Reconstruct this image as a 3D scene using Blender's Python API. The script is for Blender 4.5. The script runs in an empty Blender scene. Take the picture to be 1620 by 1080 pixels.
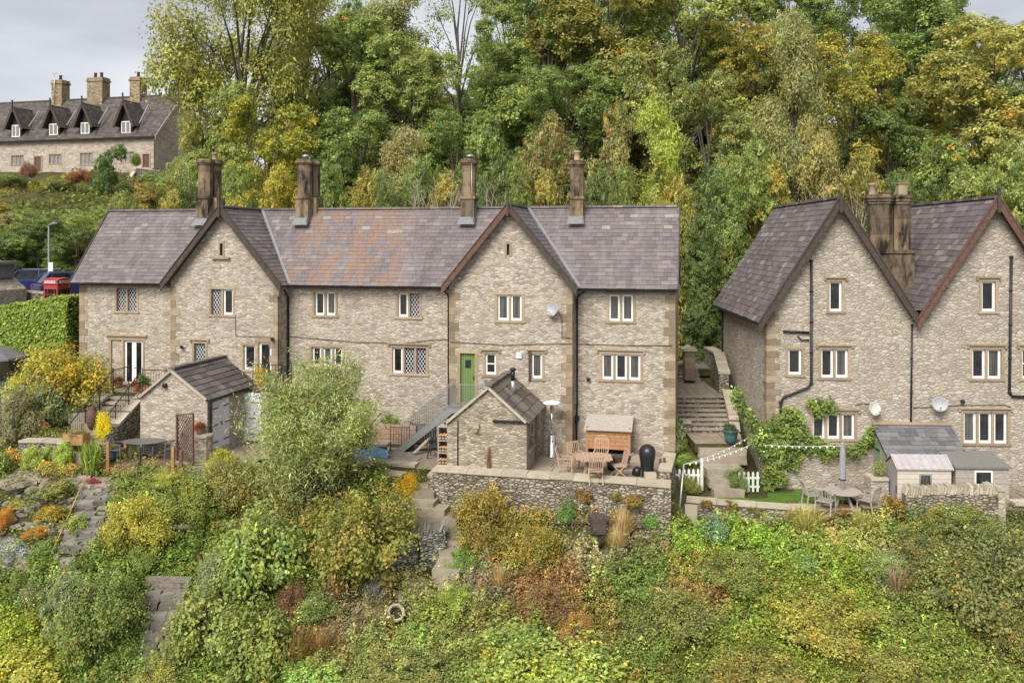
import bpy, math, random
import numpy as np
from mathutils import Vector, Matrix, noise as mnoise

# ------------------------------------------------------------ camera, sky, sun, exposure
SC = bpy.context.scene
COL = SC.collection
F, CX, HY = 1400.0, 810.0, 380.0          # focal length and horizon measured on the 1620 px wide photograph
cam_d = bpy.data.cameras.new("camera"); cam = bpy.data.objects.new("camera", cam_d); COL.objects.link(cam)
cam.location = (0, 0, 0); cam.rotation_euler = (math.radians(90), 0, 0)
cam_d.sensor_width = 36; cam_d.lens = F / 1620 * 36
cam_d.shift_y = -(540 - HY) / 1620
cam_d.clip_start = 0.5; cam_d.clip_end = 6000
SC.camera = cam

SUN_EL, SUN_AZ = 44.0, -153.0              # azimuth measured from +Y towards +X
w = bpy.data.worlds.new("World"); SC.world = w; w.use_nodes = True
nt = w.node_tree; nt.nodes.clear()
out = nt.nodes.new("ShaderNodeOutputWorld"); bg = nt.nodes.new("ShaderNodeBackground")
sky = nt.nodes.new("ShaderNodeTexSky"); sky.sky_type = 'NISHITA'; sky.sun_disc = False
sky.sun_elevation = math.radians(SUN_EL); sky.sun_rotation = math.radians(SUN_AZ)
tc = nt.nodes.new("ShaderNodeTexCoord")
mp = nt.nodes.new("ShaderNodeMapping"); mp.inputs['Scale'].default_value = (1.6, 1.6, 5.5)
nz = nt.nodes.new("ShaderNodeTexNoise"); nz.inputs['Scale'].default_value = 1.25; nz.inputs['Detail'].default_value = 7; nz.inputs['Roughness'].default_value = .5
rp = nt.nodes.new("ShaderNodeValToRGB")
rp.color_ramp.elements[0].position = .36; rp.color_ramp.elements[0].color = (1.35, 1.35, 1.43, 1)
rp.color_ramp.elements[1].position = .68; rp.color_ramp.elements[1].color = (2.7, 2.7, 2.72, 1)
mx = nt.nodes.new("ShaderNodeMixRGB"); mx.inputs[0].default_value = .93
nt.links.new(tc.outputs['Generated'], mp.inputs[0]); nt.links.new(mp.outputs[0], nz.inputs['Vector'])
nt.links.new(nz.outputs['Fac'], rp.inputs[0]); nt.links.new(sky.outputs[0], mx.inputs[1]); nt.links.new(rp.outputs[0], mx.inputs[2])
nt.links.new(mx.outputs[0], bg.inputs[0]); bg.inputs[1].default_value = 0.1
nt.links.new(bg.outputs[0], out.inputs[0])

sun_d = bpy.data.lights.new("sun", 'SUN'); sun = bpy.data.objects.new("sun", sun_d); COL.objects.link(sun)
sun_d.energy = 1.5; sun_d.angle = math.radians(34); sun_d.color = (1, .95, .87)
_e, _a = math.radians(SUN_EL), math.radians(SUN_AZ)
sun.rotation_euler = Vector((math.sin(_a) * math.cos(_e), math.cos(_a) * math.cos(_e), math.sin(_e))).to_track_quat('Z', 'Y').to_euler()
SC.view_settings.view_transform = 'Standard'; SC.view_settings.look = 'None'
SC.view_settings.exposure = 1.85; SC.view_settings.gamma = 1
SC.cycles.max_bounces = 5; SC.cycles.diffuse_bounces = 3; SC.cycles.transparent_max_bounces = 4
SC.cycles.transmission_bounces = 3; SC.cycles.glossy_bounces = 2

# ------------------------------------------------------------ helpers
R = random.Random(7)
def pix(px, py, Y): return Vector(((px - CX) * Y / F, Y, (HY - py) * Y / F))

class Frame:
    """a building's own axes: x along its front, y into it, z up"""
    def __init__(s, deg, px, c, z0):
        s.a = math.radians(deg); s.c = c
        tx = (px - CX) / F; Y = c / (math.sin(s.a) * tx + math.cos(s.a))
        s.o = Vector((tx * Y, Y, z0)); s.rz = -s.a
        s.u = Vector((math.cos(s.a), -math.sin(s.a), 0)); s.n = Vector((math.sin(s.a), math.cos(s.a), 0))
    def on(s, px, py, d=0.0):
        tx = (px - CX) / F; tz = (HY - py) / F
        Y = (s.c + d) / (math.sin(s.a) * tx + math.cos(s.a))
        p = Vector((tx * Y, Y, tz * Y)) - s.o
        return p.dot(s.u), p.z
    def x(s, px, d=0.0): return s.on(px, HY, d)[0]
    def z(s, px, py, d=0.0): return s.on(px, py, d)[1]
    def loc(s, p):
        p = Vector(p) - s.o; return Vector((p.dot(s.u), p.dot(s.n), p.z))
    def wld(s, x, y, z): return s.o + s.u * x + s.n * y + Vector((0, 0, z))

class MB:
    """collects shapes, then links them as ONE mesh object"""
    def __init__(s): s.v = []; s.f = []; s.m = []; s.r = []; s.cur = 0; s.T = None; s.sm = False; s.rnd = None; s.smf = []
    def add(s, vs, fs):
        b = len(s.v)
        for p in vs:
            p = Vector(p)
            s.v.append(tuple(s.T @ p) if s.T is not None else tuple(p))
        for f in fs:
            s.f.append(tuple(i + b for i in f)); s.m.append(s.cur); s.smf.append(s.sm)
            s.r.append(R.random() if s.rnd is None else s.rnd)
    def box(s, x0, x1, y0, y1, z0, z1):
        if x0 > x1: x0, x1 = x1, x0
        if y0 > y1: y0, y1 = y1, y0
        if z0 > z1: z0, z1 = z1, z0
        r = s.rnd; s.rnd = R.random() if r is None else r
        s.add([(x0,y0,z0),(x1,y0,z0),(x1,y1,z0),(x0,y1,z0),(x0,y0,z1),(x1,y0,z1),(x1,y1,z1),(x0,y1,z1)],
              [(0,3,2,1),(4,5,6,7),(0,1,5,4),(1,2,6,5),(2,3,7,6),(3,0,4,7)])
        s.rnd = r
    def cbox(s, c, d, rot=0.0, tilt=0.0, roll=0.0, jit=0.0):
        """box of size d centred at c turned by rot about z"""
        M = Matrix.Translation(c) @ Matrix.Rotation(rot, 4, 'Z') @ Matrix.Rotation(tilt, 4, 'X') @ Matrix.Rotation(roll, 4, 'Y')
        o = s.T; s.T = M if o is None else o @ M
        hx, hy, hz = d[0]/2, d[1]/2, d[2]/2
        r = s.rnd; s.rnd = R.random() if r is None else r
        P = [(-hx,-hy,-hz),(hx,-hy,-hz),(hx,hy,-hz),(-hx,hy,-hz),(-hx,-hy,hz),(hx,-hy,hz),(hx,hy,hz),(-hx,hy,hz)]
        if jit: P = [tuple(q * (1 + R.uniform(-jit, jit)) for q in p) for p in P]
        s.add(P, [(0,3,2,1),(4,5,6,7),(0,1,5,4),(1,2,6,5),(2,3,7,6),(3,0,4,7)])
        s.rnd = r; s.T = o
    def bar(s, a, b, w, h=None):
        """square bar from a to b"""
        a = Vector(a); b = Vector(b); d = b - a; L = d.length
        if L < 1e-6: return
        h = h or w
        q = d.to_track_quat('X', 'Z')
        M = Matrix.Translation((a + b) / 2) @ q.to_matrix().to_4x4()
        o = s.T; s.T = M if o is None else o @ M
        r = s.rnd; s.rnd = R.random() if r is None else r
        s.box(-L/2, L/2, -w/2, w/2, -h/2, h/2)
        s.rnd = r; s.T = o
    def tube(s, pts, rad, n=8, cap=True):
        pts = [Vector(p) for p in pts]; k = len(pts)
        rad = rad if isinstance(rad, (list, tuple)) else [rad] * k
        vs = []; up = Vector((0, 0, 1)); X = None
        for i, p in enumerate(pts):
            d = (pts[min(i+1, k-1)] - pts[max(i-1, 0)])
            d = d.normalized() if d.length > 1e-9 else Vector((0,0,1))
            if X is None:
                X = d.cross(up) if abs(d.z) < .95 else d.cross(Vector((1, 0, 0)))
            X = (X - d * X.dot(d)).normalized(); Yv = d.cross(X)
            for j in range(n):
                t = 2 * math.pi * j / n
                vs.append(p + (X * math.cos(t) + Yv * math.sin(t)) * rad[i])
        fs = [(i*n+j, i*n+(j+1) % n, (i+1)*n+(j+1) % n, (i+1)*n+j) for i in range(k-1) for j in range(n)]
        if cap: fs += [tuple(range(n-1, -1, -1)), tuple((k-1)*n + j for j in range(n))]
        o = s.sm; s.sm = True; r = s.rnd; s.rnd = R.random() if r is None else r
        s.add(vs, fs); s.sm = o; s.rnd = r
    def lathe(s, prof, c=(0,0,0), n=16, smooth=True, ax=None, cap=True):
        c = Vector(c); vs = []; k = len(prof)
        for r, z in prof:
            for j in range(n):
                t = 2 * math.pi * (j + .5) / n
                vs.append(c + Vector((r * math.cos(t), r * math.sin(t), z)))
        fs = [(i*n+j, i*n+(j+1) % n, (i+1)*n+(j+1) % n, (i+1)*n+j) for i in range(k-1) for j in range(n)]
        if cap: fs += [tuple(range(n-1, -1, -1)), tuple((k-1)*n + j for j in range(n))]
        o = s.sm; s.sm = smooth; r = s.rnd; s.rnd = R.random() if r is None else r
        s.add(vs, fs); s.sm = o; s.rnd = r
    def prism(s, poly, y0, y1, ax='y'):
        """poly of (x,z) pushed along y (ax='y'), of (y,z) along x (ax='x'), of (x,y) along z (ax='z')"""
        n = len(poly)
        f = {'y': lambda p, t: (p[0], t, p[1]), 'x': lambda p, t: (t, p[0], p[1]), 'z': lambda p, t: (p[0], p[1], t)}[ax]
        vs = [f(p, y0) for p in poly] + [f(p, y1) for p in poly]
        fs = [tuple(range(n)), tuple(range(2*n-1, n-1, -1))] + [(i, i+n, (i+1) % n+n, (i+1) % n) for i in range(n)]
        r = s.rnd; s.rnd = R.random() if r is None else r
        s.add(vs, fs); s.rnd = r
    def build(s, name, mats, parent=None, loc=None, rz=0.0, bevel=0.0):
        me = bpy.data.meshes.new(name)
        me.from_pydata(s.v, [], s.f)
        for m in (mats if isinstance(mats, (list, tuple)) else [mats]): me.materials.append(m)
        me.polygons.foreach_set('material_index', s.m)
        me.polygons.foreach_set('use_smooth', s.smf)
        at = me.attributes.new('rnd', 'FLOAT', 'FACE'); at.data.foreach_set('value', s.r)
        me.update()
        o = bpy.data.objects.new(name, me); COL.objects.link(o)
        if parent: o.parent = parent
        if loc is not None: o.location = loc
        o.rotation_euler[2] = rz
        if bevel:
            b = o.modifiers.new('bevel', 'BEVEL'); b.width = bevel; b.segments = 2; b.limit_method = 'ANGLE'
        return o

def tag(o, label=None, cat=None, group=None, kind=None):
    if label: o['label'] = label
    if cat: o['category'] = cat
    if group: o['group'] = group
    if kind: o['kind'] = kind
    return o
def thing(name, label, cat, loc=(0,0,0), rz=0.0, group=None):
    o = bpy.data.objects.new(name, None); COL.objects.link(o); o.empty_display_size = .3
    o.location = loc; o.rotation_euler[2] = rz
    return tag(o, label, cat, group)
def copy_tree(o, loc=None, rz=None, label=None, parent=None, scale=None):
    c = o.copy(); COL.objects.link(c)
    if parent is not None: c.parent = parent
    if loc is not None: c.location = loc
    if rz is not None: c.rotation_euler[2] = rz
    if label: c['label'] = label
    if scale: c.scale = (scale,) * 3 if not isinstance(scale, tuple) else scale
    for ch in [x for x in o.children]: copy_tree(ch, parent=c)
    return c

# ------------------------------------------------------------ materials
class N:
    def __init__(s, name):
        s.m = bpy.data.materials.new(name); s.m.use_nodes = True; s.t = s.m.node_tree
        s.b = s.t.nodes['Principled BSDF']; s.o = s.t.nodes['Material Output']
    def n(s, kind, **kw):
        x = s.t.nodes.new('ShaderNode' + kind)
        for k, v in kw.items():
            if k.startswith('i_'):
                k2 = k[2:].replace('_', ' ')
                x.inputs[k2].default_value = v
            else: setattr(x, k, v)
        return x
    def l(s, a, b): s.t.links.new(a, b)
    def coord(s, sc=(1,1,1), which='Object', rot=(0,0,0)):
        a = s.n('TexCoord'); m = s.n('Mapping'); m.inputs['Scale'].default_value = sc; m.inputs['Rotation'].default_value = rot
        s.l(a.outputs[which], m.inputs[0]); return m.outputs[0]
    def noise(s, v, scale, detail=5, rough=.6):
        x = s.n('TexNoise'); x.inputs['Scale'].default_value = scale; x.inputs['Detail'].default_value = detail; x.inputs['Roughness'].default_value = rough
        s.l(v, x.inputs['Vector']); return x.outputs['Fac']
    def ramp(s, fac, stops, interp='LINEAR'):
        x = s.n('ValToRGB'); cr = x.color_ramp; cr.interpolation = interp
        while len(cr.elements) < len(stops): cr.elements.new(.5)
        for e, (p, c) in zip(cr.elements, stops):
            e.position = p; e.color = (*c, 1) if not isinstance(c, (int, float)) else (c, c, c, 1)
        s.l(fac, x.inputs[0]); return x.outputs[0]
    def mix(s, fac, a, b, mode='MIX'):
        x = s.n('MixRGB', blend_type=mode)
        for i, v in ((0, fac), (1, a), (2, b)):
            if hasattr(v, 'node'): s.l(v, x.inputs[i])
            elif isinstance(v, (int, float)): x.inputs[i].default_value = v if i == 0 else (v, v, v, 1)
            else: x.inputs[i].default_value = (*v, 1)
        return x.outputs[0]
    def math(s, op, a, b=0.0):
        x = s.n('Math', operation=op)
        for i, v in ((0, a), (1, b)):
            if hasattr(v, 'node'): s.l(v, x.inputs[i])
            else: x.inputs[i].default_value = v
        return x.outputs[0]
    def bump(s, h, strength=.5, dist=.02):
        x = s.n('Bump'); x.inputs['Strength'].default_value = strength; x.inputs['Distance'].default_value = dist
        s.l(h, x.inputs['Height']); s.l(x.outputs[0], s.b.inputs['Normal'])
    def rnd(s):
        x = s.n('Attribute'); x.attribute_name = 'rnd'; return x.outputs['Fac']
    def set(s, col=None, rough=None, metal=None, spec=None):
        if col is not None:
            if hasattr(col, 'node'): s.l(col, s.b.inputs['Base Color'])
            else: s.b.inputs['Base Color'].default_value = (*col, 1)
        if rough is not None: s.b.inputs['Roughness'].default_value = rough
        if metal is not None: s.b.inputs['Metallic'].default_value = metal
        if spec is not None: s.b.inputs['Specular IOR Level'].default_value = spec
        return s.m

def plain(name, col, rough=.6, metal=0.0, var=.25, scale=6.0, spec=.4):
    k = N(name); v = k.coord()
    f = k.noise(v, scale, 6, .65)
    lo = tuple(c * (1 - var) for c in col); hi = tuple(min(1, c * (1 + var)) for c in col)
    c = k.ramp(f, [(.3, lo), (.7, hi)])
    k.bump(f, .15, .01)
    return k.set(c, rough, metal, spec)

def stone_wall(name, lo, mid, hi, mortar, sc=(5.0, 5.0, 12.5), rand=.9, stain=(.25,.22,.18), edge=.05, bump=.7):
    k = N(name); v = k.coord(); nz = k.n('TexNoise'); nz.inputs['Scale'].default_value = 3.5; nz.inputs['Detail'].default_value = 3
    k.l(v, nz.inputs['Vector'])
    dist = k.mix(.055, v, nz.outputs['Color'], 'ADD')
    mp = k.n('Mapping'); mp.inputs['Scale'].default_value = sc; k.l(dist, mp.inputs[0])
    vo = k.n('TexVoronoi', feature='F1'); vo.inputs['Scale'].default_value = 1; vo.inputs['Randomness'].default_value = rand
    ve = k.n('TexVoronoi', feature='DISTANCE_TO_EDGE'); ve.inputs['Scale'].default_value = 1; ve.inputs['Randomness'].default_value = rand
    k.l(mp.outputs[0], vo.inputs['Vector']); k.l(mp.outputs[0], ve.inputs['Vector'])
    sep = k.n('SeparateColor'); k.l(vo.outputs['Color'], sep.inputs[0])
    c = k.ramp(sep.outputs[0], [(0, lo), (.35, mid), (.8, hi), (1, tuple(x * 1.12 for x in hi))])
    fine = k.noise(v, 22, 5, .7)
    c = k.mix(.55, c, k.ramp(fine, [(.3, .55), (.7, 1.1)]), 'MULTIPLY')
    big = k.noise(v, .55, 6, .65)
    c = k.mix(k.ramp(big, [(.42, 0.0), (.75, .5)]), c, stain)
    warm = k.noise(v, 1.3, 4, .6)
    c = k.mix(k.ramp(warm, [(.5, 0.0), (.8, .45)]), c, (.46, .38, .25))
    m = k.ramp(ve.outputs['Distance'], [(edge * .35, 0.0), (edge, 1.0)])
    c = k.mix(m, mortar, c)
    h = k.math('MULTIPLY', k.ramp(ve.outputs['Distance'], [(0, 0.0), (edge * 2.2, .8), (.4, 1.0)]), 1)
    h = k.math('ADD', h, k.math('MULTIPLY', fine, .5))
    k.bump(h, bump, .035)
    return k.set(c, .92, 0, .2)

M = {}
M['wall'] = stone_wall('limestone_rubble', (.29,.245,.195), (.425,.368,.302), (.53,.468,.398), (.31,.262,.205), edge=.04, bump=.6)
M['wall_pale'] = stone_wall('pale_limestone_rubble', (.345,.295,.24), (.43,.376,.313), (.51,.455,.39), (.30,.255,.20), sc=(4.4, 4.4, 10.5), rand=1.0, bump=.7, edge=.042)
M['wall_far'] = stone_wall('far_limestone', (.34,.28,.23), (.44,.375,.31), (.52,.45,.38), (.38,.32,.27), sc=(2.2,2.2,4.5))
M['chimney_far'] = stone_wall('brown_stone_stack', (.16,.11,.065), (.27,.20,.12), (.36,.28,.18), (.15,.11,.07), sc=(2.2,2.2,4.0))
M['drywall'] = stone_wall('dry_stone', (.15,.13,.105), (.28,.25,.205), (.44,.40,.34), (.06,.05,.035), sc=(5.6, 5.6, 11.5), edge=.09, bump=1.0, stain=(.17,.125,.05))
M['drywall_dark'] = stone_wall('dark_dry_stone', (.10,.095,.09), (.20,.19,.175), (.36,.34,.31), (.02,.02,.016), sc=(5.8, 5.8, 13), edge=.11, bump=1.0, stain=(.12,.12,.07))
M['wall_dark'] = stone_wall('outbuilding_rubble', (.20,.17,.13), (.33,.285,.22), (.45,.395,.31), (.28,.235,.175), sc=(4.8, 4.8, 11.0))

def dressed(name, a, b, dirt=(.12,.10,.075), amt=.5, sc=(1,1,1), th=(.45,.8)):
    k = N(name); v = k.coord(); r = k.rnd()
    c = k.ramp(r, [(0, a), (1, b)])
    f = k.noise(k.coord(sc), 2.6, 6, .7); g = k.noise(v, 30, 4, .6)
    c = k.mix(k.ramp(f, [(th[0], 0.0), (th[1], amt)]), c, dirt)
    c = k.mix(.4, c, k.ramp(g, [(.3, .6), (.7, 1.15)]), 'MULTIPLY')
    k.bump(g, .3, .01)
    return k.set(c, .9, 0, .2)
M['dressed'] = dressed('dressed_gritstone', (.29,.22,.145), (.42,.33,.225))
M['quoin'] = dressed('quoin_gritstone', (.21,.16,.105), (.38,.305,.21), (.10,.08,.06), .75)
M['coping'] = dressed('coping_stone', (.36,.31,.235), (.50,.44,.35), (.16,.15,.10), .6)
M['flag'] = dressed('flagstone', (.24,.20,.15), (.37,.32,.25), (.11,.10,.07), .7)
M['chimney'] = dressed('sooty_gritstone', (.13,.10,.07), (.30,.22,.135), (.014,.012,.011), .95, (1,1,.3), (.44,.62))
M['rock'] = dressed('grey_rock', (.13,.12,.105), (.28,.26,.23), (.09,.085,.05), .6)

def slate_mat(name, stops, moss=(.10,.095,.06), lichen=None, bright=.10, streak=None):
    k = N(name); v = k.coord(); r = k.rnd()
    c = k.ramp(r, stops)
    f = k.noise(v, 1.1, 6, .7)
    c = k.mix(k.ramp(f, [(.5, 0.0), (.85, .55)]), c, moss)
    if streak:
        q = k.noise(k.coord(streak), 1.0, 5, .65); c = k.mix(k.ramp(q, [(.52, 0.0), (.75, .5)]), c, (.27,.245,.245)); c = k.mix(k.ramp(q, [(.3, .35), (.42, 0.0)]), c, (.07,.055,.06))
    g = k.noise(v, 12, 5, .7)
    c = k.mix(.45, c, k.ramp(g, [(.3, .6), (.72, 1.2)]), 'MULTIPLY')
    if lichen:                                                 # orange lichen, streaks running down part of the roof
        x0, x1, colr = lichen
        sx = k.n('SeparateXYZ'); k.l(v, sx.inputs[0])
        band = k.math('MULTIPLY', k.math('SMOOTH_MIN', k.math('SUBTRACT', sx.outputs[0], x0), 1.0), .9)
        b1 = k.n('MapRange'); b1.inputs[1].default_value = x0; b1.inputs[2].default_value = x0 + .8
        b2 = k.n('MapRange'); b2.inputs[1].default_value = x1; b2.inputs[2].default_value = x1 - 1.3
        k.l(sx.outputs[0], b1.inputs[0]); k.l(sx.outputs[0], b2.inputs[0])
        mp = k.n('Mapping'); mp.inputs['Rotation'].default_value = (0, math.radians(-38), 0); mp.inputs['Scale'].default_value = (1.15, .5, .42)
        k.l(v, mp.inputs[0]); q = k.noise(mp.outputs[0], 1.25, 5, .62)
        q2 = k.math('MULTIPLY', r, .30)
        q = k.math('SUBTRACT', q, k.math('SUBTRACT', q2, .15))
        mk = k.math('MULTIPLY', k.ramp(q, [(.47, 0.0), (.56, .8)]), k.math('MULTIPLY', b1.outputs[0], b2.outputs[0]))
        c = k.mix(mk, c, colr)
    k.bump(g, .35, .01)
    return k.set(c, .62, 0, .35)
SL = [(0, (.112,.093,.097)), (.3, (.14,.118,.122)), (.8, (.17,.145,.15)), (.95, (.20,.172,.17)), (1, (.28,.25,.22))]
M['slate_dark'] = slate_mat('dark_slate', [(0, (.07,.06,.062)), (.5, (.11,.095,.098)), (1, (.17,.15,.145))])
M['slate_grey'] = slate_mat('grey_slate', [(0, (.10,.10,.11)), (.5, (.15,.148,.16)), (1, (.2,.19,.19))], bright=.1)
M['slate_brown'] = slate_mat('brown_stone_tile', [(0, (.075,.062,.055)), (.5, (.13,.11,.095)), (1, (.21,.18,.15))])
M['slate_far'] = slate_mat('far_slate', [(0, (.055,.047,.045)), (.5, (.085,.072,.066)), (1, (.13,.11,.10))])
M['lamp_grey'] = plain('painted_grey_steel', (.17,.18,.18), .5, 0, .1)
M['lead'] = plain('lead', (.19,.195,.205), .5, .2, .2)
M['white'] = plain('white_paint', (.78,.78,.77), .45, 0, .05)
M['timber'] = plain('weathered_timber', (.06,.045,.037), .8, 0, .4, 9)
M['timber_red'] = plain('red_brown_timber', (.115,.06,.045), .8, 0, .4, 9)
M['black'] = plain('black_iron', (.02,.02,.022), .45, .2, .2)
M['galv'] = plain('galvanised_steel', (.40,.42,.43), .4, .7, .15)
M['steel'] = plain('stainless_steel', (.55,.55,.54), .25, .9, .1)
M['green_paint'] = plain('green_paint', (.13,.21,.065), .5, 0, .08)
M['lilac'] = plain('lilac_paint', (.64,.65,.78), .5, 0, .06)
M['dish'] = plain('grey_dish', (.33,.34,.36), .5, 0, .15)
M['dish_cream'] = plain('cream_dish', (.55,.53,.48), .5, 0, .1)
M['curtain'] = plain('curtain_cloth', (.20,.19,.17), .9, 0, .4, 12)
k = N('window_glass'); v = k.coord(); f = k.noise(v, 2.2, 3, .6)
M['glass'] = k.set(k.ramp(f, [(.35, (.006,.006,.007)), (.6, (.02,.021,.02)), (.75, (.05,.05,.045))]), .06, 0, .7)  # opaque, near-black colour stands in for the unlit interior behind
k = N('leaded_glass'); M['glass_blue'] = k.set((.010,.009,.03), .06, 0, .7)
k = N('curtained_glass'); v = k.coord((14, 14, .6)); f = k.noise(v, 1.0, 3, .6)
M['glass_curtain'] = k.set(k.ramp(f, [(.35, (.03,.032,.03)), (.65, (.11,.11,.095))]), .08, 0, .7)
# ------------------------------------------------------------ the ground
COLS = [
 (-60, [(-60,-40),(0,-30),(20,-18.5),(24,-14.6),(28,-10.9),(32,-9.0),(36,-7.6),(43,-6.2),(47,-4.4),(50,-3.45),(58,-3.35),(61,-3.0),(75,1.0),(90,4.5),(100,7.6),(110,8),(140,9),(400,10),(3000,0)]),
 (-22, [(-60,-40),(0,-30),(20,-18.2),(24,-14.4),(26,-12.6),(28,-10.7),(30,-9.3),(32,-8.75),(34,-8.2),(36,-7.4),(39,-6.6),(43,-6.2),(47,-4.4),(50,-3.45),(58,-3.35),(61,-3.0),(75,1.0),(90,4.5),(100,7.6),(110,8),(140,9),(400,10),(3000,0)]),
 (-14.5, [(-60,-40),(0,-30),(20,-18.0),(24,-14.5),(26,-12.8),(28,-10.8),(30,-9.45),(31.6,-8.85),(32.6,-8.4),(34.6,-8.2),(35.6,-7.8),(37,-6.8),(39,-6.6),(44,-6.2),(50,-4.5),(60,-.5),(80,6),(100,9),(140,10),(400,10),(3000,0)]),
 (-11, [(-60,-40),(0,-30),(20,-18.0),(24,-14.6),(26,-13.0),(28,-11.2),(30,-9.6),(31.2,-8.8),(32.4,-8.4),(34,-8.38),(40,-8.4),(41.5,-5.7),(44,-5.6),(50,-3.5),(60,.5),(80,8),(120,12),(400,12),(3000,0)]),
 (-4.6, [(-60,-40),(0,-30),(20,-17.8),(24,-14.4),(26,-12.9),(28,-11.5),(30,-10.1),(31.2,-9.3),(31.8,-8.75),(33,-8.45),(38.5,-8.45),(40,-5.8),(44,-5.5),(50,-3.3),(60,.8),(80,9),(120,12),(400,12),(3000,0)]),
 (-3.3, [(-60,-40),(0,-30),(20,-17.0),(24,-14.0),(26,-12.6),(28,-11.4),(30,-10.5),(31.3,-9.95),(31.75,-9.85),(32.1,-8.5),(38,-8.45),(39.6,-5.8),(44,-5.5),(50,-3.3),(60,.8),(80,9),(120,12),(400,12),(3000,0)]),
 (5.4, [(-60,-40),(0,-30),(20,-16.4),(24,-13.7),(26,-12.2),(28,-10.9),(29.7,-9.8),(30.0,-9.7),(30.3,-8.6),(36.5,-8.5),(38.6,-5.9),(44,-5.5),(50,-3.3),(60,.8),(80,9),(120,12),(400,12),(3000,0)]),
 (6.5, [(-60,-40),(0,-30),(20,-16.4),(24,-13.6),(26,-12.1),(28,-10.9),(30,-10.0),(31.3,-9.7),(31.6,-9.35),(33.0,-9.25),(34.5,-8.7),(36,-8.2),(38.2,-7.0),(42,-6.8),(48,-5.9),(52,-3.6),(60,0),(80,8),(120,12),(400,12),(3000,0)]),
 (8.6, [(-60,-40),(0,-30),(20,-16.2),(24,-13.5),(26,-12.1),(28,-11.0),(30,-10.0),(30.9,-9.75),(31.2,-9.32),(32.4,-9.28),(33.4,-8.9),(34.3,-8.05),(36.2,-7.95),(38.2,-7.0),(42,-6.75),(48,-5.95),(52,-3.6),(60,0),(80,8),(120,12),(400,12),(3000,0)]),
 (9.4, [(-60,-40),(0,-30),(20,-16.2),(24,-13.5),(26,-12.1),(28,-11.0),(30,-9.9),(30.5,-9.7),(30.9,-9.32),(33.6,-9.28),(36.5,-8.3),(38.6,-7.2),(42,-6.7),(48,-6),(52,-3.6),(60,0),(80,8),(120,12),(400,12),(3000,0)]),
 (12.5, [(-60,-40),(0,-30),(20,-16.2),(24,-13.4),(26,-12),(28,-10.7),(29.9,-9.75),(30.3,-9.3),(34,-9.28),(42,-6.7),(48,-6),(52,-3.6),(60,0),(80,8),(120,12),(400,12),(3000,0)]),
 (14, [(-60,-40),(0,-30),(20,-16.2),(24,-13.4),(26,-11.9),(28,-10.4),(29.3,-9.6),(29.9,-9.12),(34,-9.1),(42,-6.7),(48,-6),(52,-3.6),(60,0),(80,8),(120,12),(400,12),(3000,0)]),
 (60, [(-60,-40),(0,-30),(20,-17.2),(24,-13.4),(28,-10.4),(29.5,-9.3),(34,-9.0),(42,-6.7),(48,-6),(60,0),(80,8),(120,12),(400,12),(3000,0)]),
]
_cx = np.array([c[0] for c in COLS], float)
def ground_np(X, Y):
    X = np.asarray(X, float); Y = np.asarray(Y, float)
    Z = np.stack([np.interp(Y, [p[0] for p in c[1]], [p[1] for p in c[1]]) for c in COLS])   # per column
    Xc = np.clip(X, _cx[0], _cx[-1]); i = np.clip(np.searchsorted(_cx, Xc) - 1, 0, len(_cx) - 2)
    t = (Xc - _cx[i]) / (_cx[i+1] - _cx[i])
    z = np.take_along_axis(Z, i[None], 0)[0] * (1 - t) + np.take_along_axis(Z, (i+1)[None], 0)[0] * t
    b = (np.sin(X*1.7+Y*.6) * np.sin(Y*2.1-X*.4) * .10 + np.sin(X*.53+1.3) * np.sin(Y*.71) * .14)
    amp = np.where(Y < 31, np.clip((31 - Y) / 1.5, 0, 1), np.where(Y > 50, 1.5, 0))
    return z + b * amp
def gz(x, y): return float(ground_np(np.array([x]), np.array([y]))[0])
def at(px, py, y0=22.0, y1=130.0):
    """where the sight line through a pixel meets the ground"""
    Ys = np.arange(y0, y1, .04); Xs = (px - CX) / F * Ys; Zs = (HY - py) / F * Ys
    g = ground_np(Xs, Ys); k = np.argmax(g >= Zs)
    if g[k] < Zs[k]: k = len(Ys) - 1
    return Vector((Xs[k], Ys[k], g[k]))

def terrain():
    xs = np.concatenate([np.array([-2500,-900,-400,-200,-120,-80]), np.arange(-60, 60.1, .5), np.array([80,120,200,400,900,2500])])
    ys = np.concatenate([np.array([-60,-30,-10,0,6,12,16]), np.arange(19, 50, .3), np.arange(50, 125, 1.5), np.array([130,150,200,300,400,700,1500,3000])])
    X, Y = np.meshgrid(xs, ys); Z = ground_np(X.ravel(), Y.ravel()).reshape(X.shape)
    V = np.stack([X, Y, Z], -1).reshape(-1, 3); nx, ny = len(xs), len(ys)
    fs = [(j*nx+i, j*nx+i+1, (j+1)*nx+i+1, (j+1)*nx+i) for j in range(ny-1) for i in range(nx-1)]
    me = bpy.data.meshes.new('hillside'); me.from_pydata(V.tolist(), [], fs); me.materials.append(M['earth'])
    for p in me.polygons: p.use_smooth = True
    o = bpy.data.objects.new('hillside', me); COL.objects.link(o); tag(o, kind='structure')
k = N('earth'); v = k.coord(); a = k.noise(v, .8, 6, .65); b = k.noise(v, 9, 6, .7)
c = k.ramp(a, [(.35, (.05,.045,.02)), (.5, (.075,.075,.025)), (.65, (.10,.075,.045))])
c = k.mix(.6, c, k.ramp(b, [(.3, .4), (.7, 1.4)]), 'MULTIPLY'); k.bump(b, .8, .08); M['earth'] = k.set(c, .95, 0, .1)
terrain()

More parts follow.
